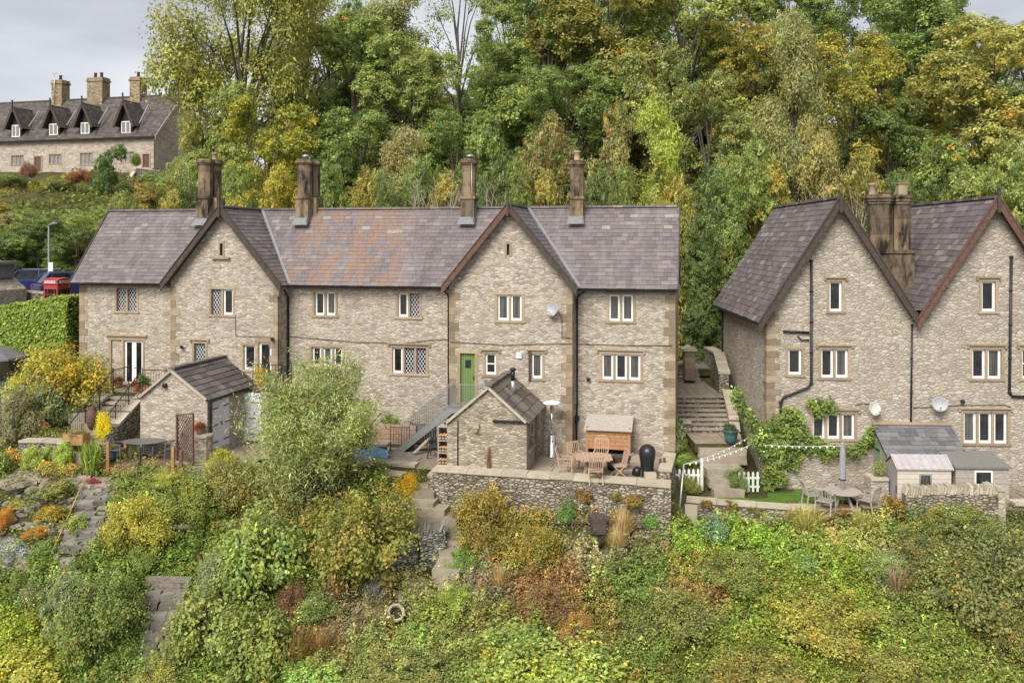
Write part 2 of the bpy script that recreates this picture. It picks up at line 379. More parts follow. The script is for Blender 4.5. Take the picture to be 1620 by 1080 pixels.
# ------------------------------------------------------------ building kit
def clip_poly(poly, out):
    """clip polygon by convex outline (counter-clockwise)"""
    for i in range(len(out)):
        ax, az = out[i]; bx, bz = out[(i+1) % len(out)]
        def side(p): return (bx-ax)*(p[1]-az) - (bz-az)*(p[0]-ax)
        res = []
        for j in range(len(poly)):
            p, q = poly[j], poly[(j+1) % len(poly)]; sp, sq = side(p), side(q)
            if sp >= -1e-9: res.append(p)
            if (sp > 1e-9 and sq < -1e-9) or (sp < -1e-9 and sq > 1e-9):
                t = sp / (sp - sq); res.append((p[0]+(q[0]-p[0])*t, p[1]+(q[1]-p[1])*t))
        poly = res
        if len(poly) < 3: return []
    return poly
def holed_wall(mb, outline, holes, d, depth=.25, ax='y'):
    """upright wall with real openings; outline convex and counter-clockwise in (x, z)"""
    X = sorted({p[0] for p in outline} | {h[0] for h in holes} | {h[2] for h in holes})
    Z = sorted({p[1] for p in outline} | {h[1] for h in holes} | {h[3] for h in holes})
    P = (lambda x, z, t: (x, t, z)) if ax == 'y' else (lambda x, z, t: (t, x, z))
    for i in range(len(X)-1):
        for j in range(len(Z)-1):
            cx, cz = (X[i]+X[i+1])/2, (Z[j]+Z[j+1])/2
            if any(h[0] < cx < h[2] and h[1] < cz < h[3] for h in holes): continue
            pl = clip_poly([(X[i],Z[j]),(X[i+1],Z[j]),(X[i+1],Z[j+1]),(X[i],Z[j+1])], outline)
            if pl: mb.add([P(x, z, d) for x, z in pl], [tuple(range(len(pl)))])
    for x0, z0, x1, z1 in holes:
        c = [(x0,z0),(x1,z0),(x1,z1),(x0,z1)]
        for a in range(4):
            p, q = c[a], c[(a+1) % 4]
            mb.add([P(*p, d), P(*q, d), P(*q, d+depth), P(*p, d+depth)], [(0,1,2,3)])

def slates(mb, o, ux, us, W, L, row=.2, tw=.34, thick=.022, lap=1.18, wob=.006):
    """rows of overlapping slates on the rectangle o + ux*W + us*L (us points up the slope)"""
    o, ux, us = Vector(o), Vector(ux).normalized(), Vector(us).normalized(); n = ux.cross(us).normalized()
    if n.z < 0: n = -n
    rows = max(1, int(round(L / row))); row = L / rows
    for j in range(rows):
        x = -R.uniform(.3, .8) * tw if j % 2 else -R.uniform(0, .3) * tw
        base = R.uniform(-.12, .12)
        while x < W:
            w_ = tw * R.uniform(.72, 1.28); a, b = max(0, x), min(W, x + w_ - .007)
            if b - a > .03:
                y0 = j*row + R.uniform(-wob, wob)*1.5; y1 = min(L, j*row + row*lap)
                t0, t1 = thick + R.uniform(-wob, wob), thick + R.uniform(-wob, wob)
                p = [o+ux*a+us*y0+n*t0, o+ux*b+us*y0+n*t1, o+ux*b+us*y1+n*.003, o+ux*a+us*y1+n*.003, o+ux*a+us*y0-n*.01, o+ux*b+us*y0-n*.01]
                mb.rnd = min(1, max(0, R.random() * .9 + base * .5 + .05))
                mb.add(p, [(0,1,2,3), (4,5,1,0), (0,3,4), (1,5,2)]); mb.rnd = None
            x += w_
def slab(mb, o, ux, us, W, L, t=.08):
    o, ux, us = Vector(o), Vector(ux).normalized(), Vector(us).normalized(); n = ux.cross(us).normalized()
    if n.z < 0: n = -n
    c = [o, o+ux*W, o+ux*W+us*L, o+us*L]
    mb.add([p - n*.004 for p in c] + [p - n*t for p in c], [(0,1,2,3),(7,6,5,4),(0,4,5,1),(1,5,6,2),(2,6,7,3),(3,7,4,0)])

def lattice(mb, x0, x1, z0, z1, y, pw=.135, ph=.2, t=.017):
    """diamond leading clipped to the light"""
    s = ph / pw; W, H = x1-x0, z1-z0
    for sg in (1, -1):
        c = -W*s*2 if sg > 0 else 0
        c = math.floor((-W*s)/ph)*ph if sg > 0 else 0
        while c < H + W*s + ph:
            pts = []
            for xx in (0, W):
                zz = c + sg*s*xx
                if 0 <= zz <= H: pts.append((xx, zz))
            for zz in (0, H):
                xx = (zz - c) / (sg*s)
                if 0 < xx < W: pts.append((xx, zz))
            if len(pts) >= 2:
                pts.sort(); a, b = pts[0], pts[-1]
                if math.hypot(b[0]-a[0], b[1]-a[1]) > .03:
                    mb.bar((x0+a[0], y, z0+a[1]), (x0+b[0], y, z0+b[1]), t, .012)
            c += ph

def window(par, rect, kinds, d, hood=False, sur=.10, mull=.085, sill=True, glass=None, fw=.074, label=None, smat='dressed', ax='y', lt=.017):
    """stone surround with mullions > white frames, panes and leading, set into the wall at depth d"""
    x0, z0, x1, z1 = rect
    P = MB()
    a, b = d - .018, d + .20
    P.box(x0, x0+sur, a, b, z0+sur*.9, z1-sur); P.box(x1-sur, x1, a, b, z0+sur*.9, z1-sur)
    P.box(x0-.03, x1+.03, a-.004, b, z1-sur, z1); P.box(x0-.04, x1+.04, a-.03, b, z0, z0+sur*.9)
    n = len(kinds); iw = (x1-x0-2*sur-(n-1)*mull)/n; L = []
    for i in range(n):
        l = x0+sur+i*(iw+mull); L.append((l, l+iw))
        if i < n-1: P.box(l+iw, l+iw+mull, a+.03, b, z0+sur*.9, z1-sur)
    if hood:
        P.box(x0-.10, x1+.10, a-.07, d+.05, z1+.03, z1+.09)
        P.box(x0-.10, x0-.03, a-.05, d+.05, z1-.06, z1+.028); P.box(x1+.03, x1+.10, a-.05, d+.05, z1-.06, z1+.028)
    w_ = P.build('window', M[smat], par)
    if label: w_['label'] = label
    zz0, zz1 = z0+sur*.9, z1-sur
    fb, pn = MB(), MB()
    hasf = False
    for (l, r), kd in zip(L, kinds):
        g = M['glass']
        pb = MB(); y = d + .13
        if kd in 'WCBHTD':
            f = fw
            fb.box(l, l+f, y-.05, y+.03, zz0, zz1); fb.box(r-f, r, y-.05, y+.03, zz0, zz1)
            fb.box(l+f, r-f, y-.05, y+.03, zz0, zz0+f*1.2); fb.box(l+f, r-f, y-.05, y+.03, zz1-f, zz1); hasf = True
            if kd in 'BH': fb.box(l+f, r-f, y-.045, y+.03, (zz0+zz1)/2-.02, (zz0+zz1)/2+.02)
            pb.box(l+f, r-f, y, y+.02, zz0+f*1.2, zz1-f)
            g = M['glass_curtain'] if kd == 'C' else M['glass']
        else:
            pb.box(l, r, y, y+.02, zz0, zz1); g = M['glass_blue']
            lb = MB(); lattice(lb, l, r, zz0, zz1, y-.012, t=lt); lb.build('leading', M['white'], w_)
        pb.build('pane', g, w_)
    if hasf: fb.build('frame', M['white'], w_)
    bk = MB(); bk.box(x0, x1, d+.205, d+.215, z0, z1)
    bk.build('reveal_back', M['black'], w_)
    return w_

def quoins(mb, x, d, z0, z1, side, h=.33, long=.42, short=.24, proud=.014, ret=True, rd=1, along='y'):
    """alternating corner stones; side=+1: the wall lies towards +x of the corner"""
    z = z0; i = 0
    while z < z1 - .05:
        hh = min(h * R.uniform(.85, 1.1), z1 - z); L = long if i % 2 else short; L *= R.uniform(.92, 1.08)
        S = short if i % 2 else long
        xa, xb = (x - proud, x + L) if side > 0 else (x - L, x + proud)
        mb.box(xa, xb, d - proud, d + (S if ret else .05), z + .008, z + hh)
        z += hh; i += 1

def downpipe(par, pts, r=.035, brackets=True, name='downpipe', m='black'):
    b = MB(); b.tube(pts, r, 8)
    if brackets:
        for i in range(len(pts)-1):
            a, c = Vector(pts[i]), Vector(pts[i+1])
            if abs((c-a).z) > .9:
                n = int(abs((c-a).z) / 1.5) + 1
                for j in range(n+1):
                    p = a.lerp(c, j/n if n else 0); b.tube([p-Vector((0,0,.03)), p+Vector((0,0,.03))], r*1.4, 8)
    return b.build(name, M[m], par)

def octagon(r): return [(r*math.cos(math.pi*(2*i+1)/8), r*math.sin(math.pi*(2*i+1)/8)) for i in range(8)]

# ------------------------------------------------------------ the long terrace
FM = Frame(12, 126, 34.25, -8.4)
Z = FM.o.z
REC = .8; RY = 3.15; OV = .35
zE = -1.9 - Z; zR = 1.4 - Z; zB = -9.2 - Z                      # eaves, ridge and foot in local heights
terr = thing('terrace_house', 'long stone terrace of cottages with two front gables and four chimneys', 'house', FM.o, FM.rz)
xL, xRt = FM.x(126, REC), FM.x(1068, REC)
G = []                                                          # gables: wall left, wall right, centre, half roof width
for wl, wr, fl, fr_ in ((270, 441, 259, 446), (711, 905, 700, 910)):
    a, b = FM.x(wl), FM.x(wr); c = (a + b) / 2
    G.append((a, b, c, (FM.x(fr_, -OV) - FM.x(fl, -OV)) / 2))
def rect(fr, r, d):
    x0, z1 = fr.on(r[0], r[1], d); x1, z0 = fr.on(r[2], r[3], d)
    zc0 = fr.z((r[0]+r[2])/2, r[3], d); zc1 = fr.z((r[0]+r[2])/2, r[1], d)
    return (x0, zc0, x1, zc1)
WIN = [  # pixel box of the stone surround, lights, plane, hood, label
 ((181.5,452,219,495), 'LL', REC, False), ((331,453.5,371.6,501), 'LW', 0, False), ((304,539,328,579), 'L', 0, True),
 ((382,542,407,588), 'W', 0, False), ((494.5,458,534,502), 'WC', REC, False), ((626,459.5,667,504.6), 'WL', REC, False),
 ((490,545,545,583), 'WCW', REC, False), ((617,546,678,594), 'WLL', REC, True), ((783,462,829,510.5), 'CC', 0, False),
 ((763.5,555,788.5,596), 'B', 0, True), ((837,555,861.5,602), 'C', 0, True), ((959,462,1005.5,511.5), 'CC', REC, False),
 ((948,556,1017,604), 'CWC', REC, True)]
rects = [(rect(FM, r, d), kd, d, hd) for r, kd, d, hd in WIN]
def holes_for(rs, a, b, d): return [r for r, _, dd, _ in rs if dd == d and a < (r[0]+r[2])/2 < b]
# doors
fdoor = rect(FM, (172, 532, 229, 612), REC); bdoor = rect(FM, (407.5, 541, 431.5, 602), 0); gdoor = rect(FM, (723.5, 554, 756, 637), 0)
wm = MB()
holed_wall(wm, [(xL,zB),(G[0][0]+.0,zB),(G[0][0]+.0,zE+.1),(xL,zE+.1)], holes_for(rects, xL, G[0][0], REC)+[fdoor], REC)
holed_wall(wm, [(G[0][1],zB),(G[1][0],zB),(G[1][0],zE+.1),(G[0][1],zE+.1)], holes_for(rects, G[0][1], G[1][0], REC), REC)
holed_wall(wm, [(G[1][1],zB),(xRt,zB),(xRt,zE+.1),(G[1][1],zE+.1)], holes_for(rects, G[1][1], xRt, REC), REC)
for gi, (a, b, c, hw) in enumerate(G):
    t = (zR - zE) / hw; zs = zR - .10 - (b - a) / 2 * t
    o = [(a, zB), (b, zB), (b, zs), (c, zR - .10), (a, zs)]
    slit = rect(FM, ((347.8,385,352.2,404) if gi == 0 else (801.8,386,806,403.5)), 0)
    holed_wall(wm, o, holes_for(rects, a, b, 0) + ([bdoor] if gi == 0 else [gdoor]) + [slit], 0)
    wm.add([(a,0,zB),(a,REC,zB),(a,REC,zs),(a,0,zs)], [(0,3,2,1)]); wm.add([(b,0,zB),(b,REC,zB),(b,REC,zs),(b,0,zs)], [(0,1,2,3)])
YB = RY*2 - REC
for x in (xL, xRt):
    wm.add([(x,REC,zB),(x,YB,zB),(x,YB,zE+.05),(x,RY,zR-.08),(x,REC,zE+.05)], [(0,1,2,3,4)])
wm.add([(xL,YB,zB),(xRt,YB,zB),(xRt,YB,zE),(xL,YB,zE)], [(0,1,2,3)])
wm.build('wall', M['wall'], terr)
for (r, kd, d, hd), (pr, *_ ) in zip(rects, WIN): window(terr, r, kd, d, hd)
# narrow loophole vents high in the gables
for gi in (0, 1):
    r = rect(FM, ((347.8,385,352.2,404) if gi == 0 else (801.8,386,806,403.5)), 0)
    b = MB(); b.box(r[0]-.09, r[0], -.015, .2, r[1]-.07, r[3]+.09); b.box(r[2], r[2]+.09, -.015, .2, r[1]-.07, r[3]+.09)
    b.box(r[0], r[2], -.015, .2, r[3], r[3]+.09); b.cur = 1; b.box(r[0], r[2], .12, .15, r[1], r[3]); b.cur = 0
    if gi == 0: b.box(r[0]-.35, r[2]+.35, -.12, .05, r[1]-.15, r[1]-.072)
    b.build('loophole', [M['dressed'], M['black']], terr)
# quoins
for x, d, t_, sd in [(xL, REC, zE, 1), (xRt, REC, zE, -1)] + [(g_[i], 0, zE-.05, 1-2*i) for g_ in G for i in (0, 1)]:
    q = MB(); quoins(q, x, d, zB, t_, sd); q.build('quoins', M['quoin'], terr)
# roof
PIT = math.atan2(zR - zE, RY - (REC - OV))
M['slate_main'] = slate_mat('purple_slate', SL, streak=(1.6,.3,.25), lichen=(FM.x(424, .4), FM.x(650, .4), (.22,.14,.10)))
xa, xb = FM.x(111, .45), FM.x(1072, .45)
rf = MB(); us = Vector((0, RY-(REC-OV), zR-zE)); Lr = us.length
rf.cur = 1; slab(rf, (xa, REC-OV, zE), (1,0,0), us, xb-xa, Lr); slab(rf, (xa, RY*2-(REC-OV), zE), (1,0,0), (0, -us.y, us.z), xb-xa, Lr)
rf.cur = 0; slates(rf, (xa, REC-OV, zE), (1,0,0), us, xb-xa, Lr, row=.205, tw=.33)
slates(rf, (xa, RY*2-(REC-OV), zE), (1,0,0), (0, -us.y, us.z), xb-xa, Lr, row=.4, tw=.8)
x = xa
while x < xb - .4:
    rf.cbox((x+.22, RY, zR+.02), (.43, .22, .09), 0, 0, R.uniform(-.01, .01)); x += .445
for gi, (a, b, c, hw) in enumerate(G):
    for sg in (-1, 1):
        u2 = Vector((-sg*hw, 0, zR-zE)); L2 = u2.length
        rf.cur = 1; slab(rf, (c+sg*hw, -OV, zE), (0,1,0), u2, RY+OV, L2)
        rf.cur = 0; slates(rf, (c+sg*hw, -OV, zE), (0,1,0), u2, RY+OV, L2, row=.205, tw=.33)
    y = -OV
    while y < RY - .3: rf.cbox((c, y+.22, zR+.03), (.2, .43, .09)); y += .445
rf.build('roof', [M['slate_main'], M['timber']], terr)
# lead valleys, bargeboards, finials
for a, b, c, hw in G:
    for sg in (-1, 1):
        vb = MB()
        p0 = Vector((c + sg*hw*.97, REC-OV+.08, zE+.10)); p1 = Vector((c + sg*.1, RY-.06, zR-.02))
        p0 = Vector((c+sg*(hw+.03), REC-OV-.02, zE+.02)); 
        dirv = p1 - p0; side = Vector((1,0,0)) * sg
        vs = []
        for q_ in (p0, p1):
            vs += [q_ + Vector((sg*.12, 0, .03)), q_ + Vector((-sg*.02, 0, .055))]
        vb.add(vs + [p - Vector((0,0,.05)) for p in vs], [(0,1,3,2),(4,6,7,5),(0,2,6,4),(1,5,7,3)]); vb.build('lead_valley', M['lead'], terr)
for gi, (a, b, c, hw) in enumerate(G):
    for sg in (-1, 1):
        bb = MB(); p0 = Vector((c+sg*(hw+.05), -OV-.04, zE-.16)); p1 = Vector((c, -OV-.04, zR-.06))
        d_ = (p1-p0).normalized(); n_ = Vector((d_.z, 0, -d_.x)) * (1 if sg < 0 else 1)
        nn = Vector((-abs(d_.z)*sg*-1, 0, abs(d_.x))) 
        w0 = .13
        vs = [p0 - nn*w0, p1 - nn*w0 - Vector((0,0,.02)), p1 + nn*w0*.6, p0 + nn*w0]
        vs = [p0+Vector((0,0,-.10)), p1+Vector((0,0,-.20)), p1+Vector((0,0,.13)), p0+Vector((0,0,.22))]
        bb.add([v_ for v_ in vs] + [v_ + Vector((0,.07,0)) for v_ in vs], [(0,1,2,3),(7,6,5,4),(0,4,5,1),(1,5,6,2),(2,6,7,3),(3,7,4,0)])
        top = [vs[3]+Vector((0,-.03,.0)), vs[2]+Vector((0,-.03,0)), vs[2]+Vector((0,-.03,.05)), vs[3]+Vector((0,-.03,.05))]
        bb.add(top + [v_ + Vector((0,.12,0)) for v_ in top], [(0,1,2,3),(7,6,5,4),(0,4,5,1),(1,5,6,2),(2,6,7,3),(3,7,4,0)])
        bb.build('bargeboard', M['timber_red'] if (gi == 1 and sg < 0) else M['timber'], terr)
    f = MB(); f.bar((c, -OV-.06, zR-.45), (c, -OV-.06, zR+.33), .09); f.cbox((c, -OV-.06, zR+.36), (.13,.13,.05)); f.lathe([(.05,0),(.035,.06),(.008,.2)], (c,-OV-.06,zR+.385), 6)
    f.build('finial', M['timber'], terr)
for x, m_ in ((xa, 'timber'), (xb, 'timber')):
    bb = MB(); s_ = -1 if x == xa else 1
    bb.prism([(REC-OV-.03, zE-.16), (RY, zR-.08), (RY, zR+.10), (REC-OV-.03, zE+.04)], x, x+s_*.05, 'x'); bb.build('verge_board', M[m_], terr)
f = MB(); f.lathe([(.06,0),(.04,.1),(.06,.14),(.01,.32)], (xa+.05, RY, zR+.05), 6); f.build('finial', M['chimney'], terr)
# gutters and pipes
for a, b in ((xa, G[0][2]-G[0][3]), (G[0][2]+G[0][3], G[1][2]-G[1][3]), (G[1][2]+G[1][3], xb)):
    g = MB(); y = REC-OV-.05
    g.prism([(y-.05, zE-.06), (y-.035, zE-.11), (y+.035, zE-.11), (y+.05, zE-.06)], a, b, 'x'); g.cur = 0
    g.build('gutter', M['black'], terr)
def pp(px, py, d): x, z = FM.on(px, py, d); return (x, d, z)
downpipe(terr, [pp(450,458,.42), pp(456,470,.62), pp(456,474,REC-.06), pp(456,700,REC-.06)])
downpipe(terr, [pp(700,459,.42), pp(708,465,.7), pp(709.5,469,REC-.06), pp(709.5,660,REC-.06)])
downpipe(terr, [pp(926,460,.42), pp(914,469,.65), pp(913,474,REC-.06), pp(913,640,REC-.06), pp(912,665,REC-.06), pp(912,715,REC-.06)])
hb = MB(); c_ = pp(912, 662, REC-.08); hb.prism([(c_[0]-.12,c_[2]+.1),(c_[0]-.06,c_[2]-.12),(c_[0]+.06,c_[2]-.12),(c_[0]+.12,c_[2]+.1)], REC-.16, REC-.02); hb.build('hopper', M['black'], terr)
downpipe(terr, [pp(440,470,-.03), pp(440,640,-.03)], .02)
# cable sagging along the front
cb = MB()
for seg in ([(372,500,0),(372.5,531,0),(395,532.5,0),(433,534,0)], [(456,532,REC),(560,541,REC),(640,543,REC),(690,537,REC),(709,537,REC)], [(712,541,0),(740,542,0),(800,546,0),(860,544,0),(905,544,0)], [(914,544,REC),(990,546,REC),(1064,547,REC)], [(884,494,0),(889,505,0),(889,533,0),(905,535,0)]):
    cb.tube([pp(x_, y_, d_-.03) for x_, y_, d_ in seg], .011, 5)
cb.build('wall_cable', M['black'], terr)
# doors
def leafdoor(rc, n, d, m, name='door'):
    """glazed door leaves"""
    x0, z0, x1, z1 = rc; b = MB(); W_ = (x1-x0)/n
    for i in range(n):
        l, r = x0+i*W_, x0+(i+1)*W_-.012
        b.box(l, l+.10, d+.08, d+.13, z0, z1); b.box(r-.10, r, d+.08, d+.13, z0, z1); b.box(l+.1, r-.1, d+.08, d+.13, z0, z0+.22); b.box(l+.1, r-.1, d+.08, d+.13, z1-.1, z1)
    o = b.build(name, m, terr)
    for i in range(n):
        l, r = x0+i*W_, x0+(i+1)*W_-.012; p = MB(); p.box(l+.1, r-.1, d+.10, d+.12, z0+.22, z1-.1); p.build('pane', M['glass'], o)
    h = MB(); h.bar((x0+W_*(1 if n>1 else .85), d+.05, z0+(z1-z0)*.42), (x0+W_*(1 if n>1 else .85)+.1, d+.05, z0+(z1-z0)*.42), .02); h.build('handle', M['steel'], o)
    return o
s = MB(); x0, z0, x1, z1 = fdoor; xm = FM.x(192.5, REC)
s.box(x0, x0+.13, REC-.018, REC+.2, z0, z1-.17); s.box(x1-.10, x1, REC-.018, REC+.2, z0, z1-.17); s.box(x0-.05, x1+.05, REC-.02, REC+.2, z1-.17, z1); s.box(x0-.12, x1+.12, REC-.09, REC+.02, z1+.01, z1+.08)
s.box(xm, xm+.10, REC-.01, REC+.2, z0, z1-.17); s.build('door_surround', M['dressed'], terr)
s = MB(); s.box(x0+.13, xm, REC+.05, REC+.2, z0, z1-.17); s.build('infill', M['wall'], terr)
leafdoor((xm+.10, z0, x1-.10, z1-.17), 2, REC, M['white'], 'french_door')['label'] = 'white glazed double door'
s = MB(); x0, z0, x1, z1 = bdoor; s.box(x0-.12, x1+.08, -.03, .2, z1, z1+.25); s.box(x0, x0+.04, -.018, .2, z0, z1); s.box(x1-.06, x1, -.018, .2, z0, z1); s.build('door_surround', M['dressed'], terr)
leafdoor((x0+.04, z0, x1-.06, z1), 1, 0, M['white'], 'door')['label'] = 'white glazed door above the lilac gate'
s = MB(); x0, z0, x1, z1 = gdoor; s.box(x0, x0+.12, -.018, .22, z0, z1-.12); s.box(x1-.12, x1, -.018, .22, z0, z1-.12); s.box(x0-.04, x1+.04, -.02, .22, z1-.12, z1); s.build('door_surround', M['dressed'], terr)
s = MB(); n = 6; a, b = x0+.12, x1-.12
for i in range(n): s.box(a+(b-a)*i/n+.004, a+(b-a)*(i+1)/n-.004, .10, .15, z0+.02, z1-.125)
dz = z1-.12-z0
o = s.build('door', M['green_paint'], terr); o['label'] = 'green boarded door with a small square light'
s = MB(); s.box((a+b)/2-.12, (a+b)/2+.12, .085, .1, z0+dz*.70, z0+dz*.86); s.build('pane', M['glass'], o)
s = MB(); s.bar((b-.08, .06, z0+dz*.47), (b-.08, .06, z0+dz*.54), .025); s.build('handle', M['black'], o)
s = MB(); s.box(x0, x1, -.01, .25, z0-.1, z0+.015); s.build('threshold', M['dressed'], terr)
# plank beside the last gable window, small fittings
s = MB(); r = rect(FM, (836.5,556,841,602), 0); s.box(r[0], r[2], -.05, .0, r[1], r[3]); s.build('shutter', M['timber'], terr)
s = MB(); x, z = FM.on(821.5, 562); s.box(x-.1, x+.1, -.08, 0, z-.1, z+.1); s.build('alarm_box', M['white'], terr)
for px, py, d in ((929.6,600,REC), (288,549,0), (431,537,0)):
    s = MB(); x, z = FM.on(px, py, d); s.cbox((x,d-.03,z),(.08,.06,.1)); s.lathe([(.03,-.05),(.07,-.02),(.07,.05),(.03,.07)], (x+.05,d-.13,z+.02), 8); s.build('wall_lamp', M['black'], terr)
# chimneys
def chimney(px, pytop, yl, zb, wd=.72, twin=False, twin_side=1, pot=None, capw=.10, par=None, fr=None, lab=None, pyband=313):
    fr = fr or FM; par = par or terr
    x = fr.x(px, yl); zt = fr.z(px, pytop, yl); zm = fr.z(px, pyband, yl)
    b = MB(); h = wd/2
    b.box(x-h, x+h, yl-h, yl+h, zb, zm-.06); b.box(x-h-.05, x+h+.05, yl-h-.05, yl+h+.05, zm-.06, zm+.05)
    def shaft(cx, cy, r, z1):
        z = zm + .05
        while z < z1 - .02:
            zz = min(z1, z + R.uniform(.5, .7)); b.prism([(cx+p[0], cy+p[1]) for p in octagon(r)], z, zz-.006, 'z'); z = zz
        b.prism([(cx+p[0], cy+p[1]) for p in octagon(r+.05)], z1, z1+.07, 'z'); b.prism([(cx+p[0], cy+p[1]) for p in octagon(r+.11)], z1+.07, z1+.17, 'z'); b.prism([(cx+p[0], cy+p[1]) for p in octagon(r+.04)], z1+.17, z1+.25, 'z')
    shaft(x, yl, h*1.06, zt-.25)
    if twin:
        b.box(x+twin_side*h*.2, x+twin_side*(h+.22), yl+h*.3, yl+h+.55, zb, zm); shaft(x+twin_side*h*.62, yl+h+.25, h*.95, zt-.25)
    o = b.build('chimney', M['chimney'], par)
    if pot:
        p = MB(); r_, hh = pot; ox, oy = (x, yl) if not twin else (x+twin_side*h*.6, yl+h+.2)
        p.lathe([(r_*1.2,0),(r_,.06),(r_*.9,hh*.8),(r_*1.15,hh*.85),(r_*1.1,hh)], (ox, oy, zt-.02), 10); p.build('chimney_pot', M['dressed'], o)
    f = MB(); f.prism([(yl-h-.08, zb+.35), (yl-h-.02, zb+.75), (yl-h+.02, zb+.75), (yl-h, zb+.3)], x-h-.04, x+h+.04, 'x')
    f.add([(x-h-.03,yl-h-.02,zb+.72),(x+h+.03,yl-h-.02,zb+.72),(x+h+.08,yl-h-.30,zb+.43),(x-h-.08,yl-h-.30,zb+.43)], [(0,3,2,1)])
    f.add([(x+h+.02,yl-h-.05,zb+.85),(x+h+.02,yl+.1,zR+.35) if par is terr else (x+h+.02,yl+.1,zb+1.5),(x+h+.02,yl+.1,zb+.9),(x+h+.02,yl-h-.3,zb+.45)], [(0,1,2,3)])
    f.build('flashing', M['lead'], o)
    return o
for px, pt, tw, pot in ((325,252,True,(.13,.35)), (482,252,True,None), (742,252,False,None), (913,254,False,(.13,.42))):
    o = chimney(px, pt, RY-.32, zR-1.15, wd=.60 if px != 913 else .56, twin=tw, pot=pot)
    if px in (482, 742):
        p = MB(); x = FM.x(px, RY-.3); z = FM.z(px, 253, RY-.3); p.lathe([(.12,0),(.12,.12),(.18,.13),(.15,.2),(.03,.24)], (x+.05, RY-.3, z), 10); p.build('cowl', M['galv'], o)
p = MB(); x, z = FM.on(746, 258, RY-.72); z2 = FM.z(746, 345, RY-.72); p.tube([(x,RY-.72,z),(x,RY-.72,z2)], .014, 6); p.build('flue_pipe', M['galv'], terr)
# ------------------------------------------------------------ the twin gabled house on the right
FH = Frame(2.6, 1213, 33.5, -9.6)
HZ = FH.o.z
hs = thing('gabled_house', 'tall pale stone house at right with two steep gables side by side', 'house', FH.o, FH.rz)
HD = 8.7; HO = .38
h0 = FH.x(1213); ha = FH.x(1329.8, -HO); hv = FH.x(1445); hb_ = 2*hv - ha; h1 = hb_ + (hb_ - hv)
hzE = FH.z(1202, 511, -HO); hzR = FH.z(1330, 313, -HO); hw = ha - FH.x(1202, -HO)
hc2 = FH.x(1579, -HO)
hzB = -10.2 - HZ
HW = [((1308,441,1336,496), 'W', True, 'dressed'), ((1243,548,1272,596), 'W', False, 'dressed'), ((1295,548,1345.6,600.7), 'WC', True, 'dressed'), ((1549,441,1579,496), 'W', True, 'dressed'),
      ((1534,548,1588,602.6), 'WC', True, 'dressed'), ((1613,548,1665,602.6), 'BW', True, 'dressed'), ((1281.7,650,1356,697.5), 'WWC', True, 'dressed'), ((1520.5,648,1597.5,704.7), 'CWW', True, 'dressed')]
HR = [(rect(FH, r, 0), kd, hd) for r, kd, hd, _ in HW]
wm = MB()
tt = (hzR - hzE) / hw
L_, R_ = h0, hv
cA = ha; hxr = hc2 + (hc2 - hv)
sl = (hzR-.1) - (cA - L_)*tt; sr = (hzR-.1) - (R_-cA)*tt
holed_wall(wm, [(L_,hzB),(R_,hzB),(R_,sr),(cA,hzR-.1),(L_,sl)], [r for r,_,_ in HR if r[2] < hv], 0)
sr2 = (hzR-.1) - (hc2-hv)*tt
holed_wall(wm, [(hv,hzB),(hxr,hzB),(hxr,sr2),(hc2,hzR-.1),(hv,sr2)], [r for r,_,_ in HR if r[0] > hv], 0)
wm.add([(L_,0,hzB),(L_,HD,hzB),(L_,HD,sl),(L_,0,sl)], [(0,3,2,1)]); wm.add([(hxr,0,hzB),(hxr,HD,hzB),(hxr,HD,sr2),(hxr,0,sr2)], [(0,1,2,3)])
wm.add([(L_,HD,hzB),(R_,HD,hzB),(R_,HD,sr),(cA,HD,hzR-.1),(L_,HD,sl)], [(0,1,2,3,4)]); wm.add([(hv,HD,hzB),(hxr,HD,hzB),(hxr,HD,sr2),(hc2,HD,hzR-.1),(hv,HD,sr2)], [(0,1,2,3,4)])
wm.build('wall', M['wall_pale'], hs)
for r, kd, hd in HR: window(hs, r, kd, 0, hd, sur=.09)
q = MB(); quoins(q, L_, 0, hzB, sl, 1, h=.24, long=.5, short=.3); q.build('quoins', M['quoin'], hs)
M['slate_house'] = slate_mat('streaked_slate', [(0, (.095,.078,.082)), (.4, (.125,.105,.11)), (.85, (.165,.142,.146)), (1, (.27,.245,.23))], streak=(.25,4.5,.25))
rf = MB()
for c, wl, wr in ((cA, hw, hv-cA), (hc2, hc2-hv, hw)):
    for sg, ww in ((-1, wl), (1, wr)):
        rise = ww*tt; u2 = Vector((-sg*ww, 0, rise)); L2 = u2.length
        rf.cur = 1; slab(rf, (c+sg*ww, -HO, hzR-rise), (0,1,0), u2, HD+.5+HO, L2)
        rf.cur = 0; slates(rf, (c+sg*ww, -HO, hzR-rise), (0,1,0), u2, HD+.5+HO, L2, row=.25 if c == hc2 else .24, tw=.42)
    y = -HO
    while y < HD+.3: rf.cbox((c, y+.22, hzR+.03), (.2, .43, .1)); y += .445
rf.build('roof', [M['slate_house'], M['timber']], hs)
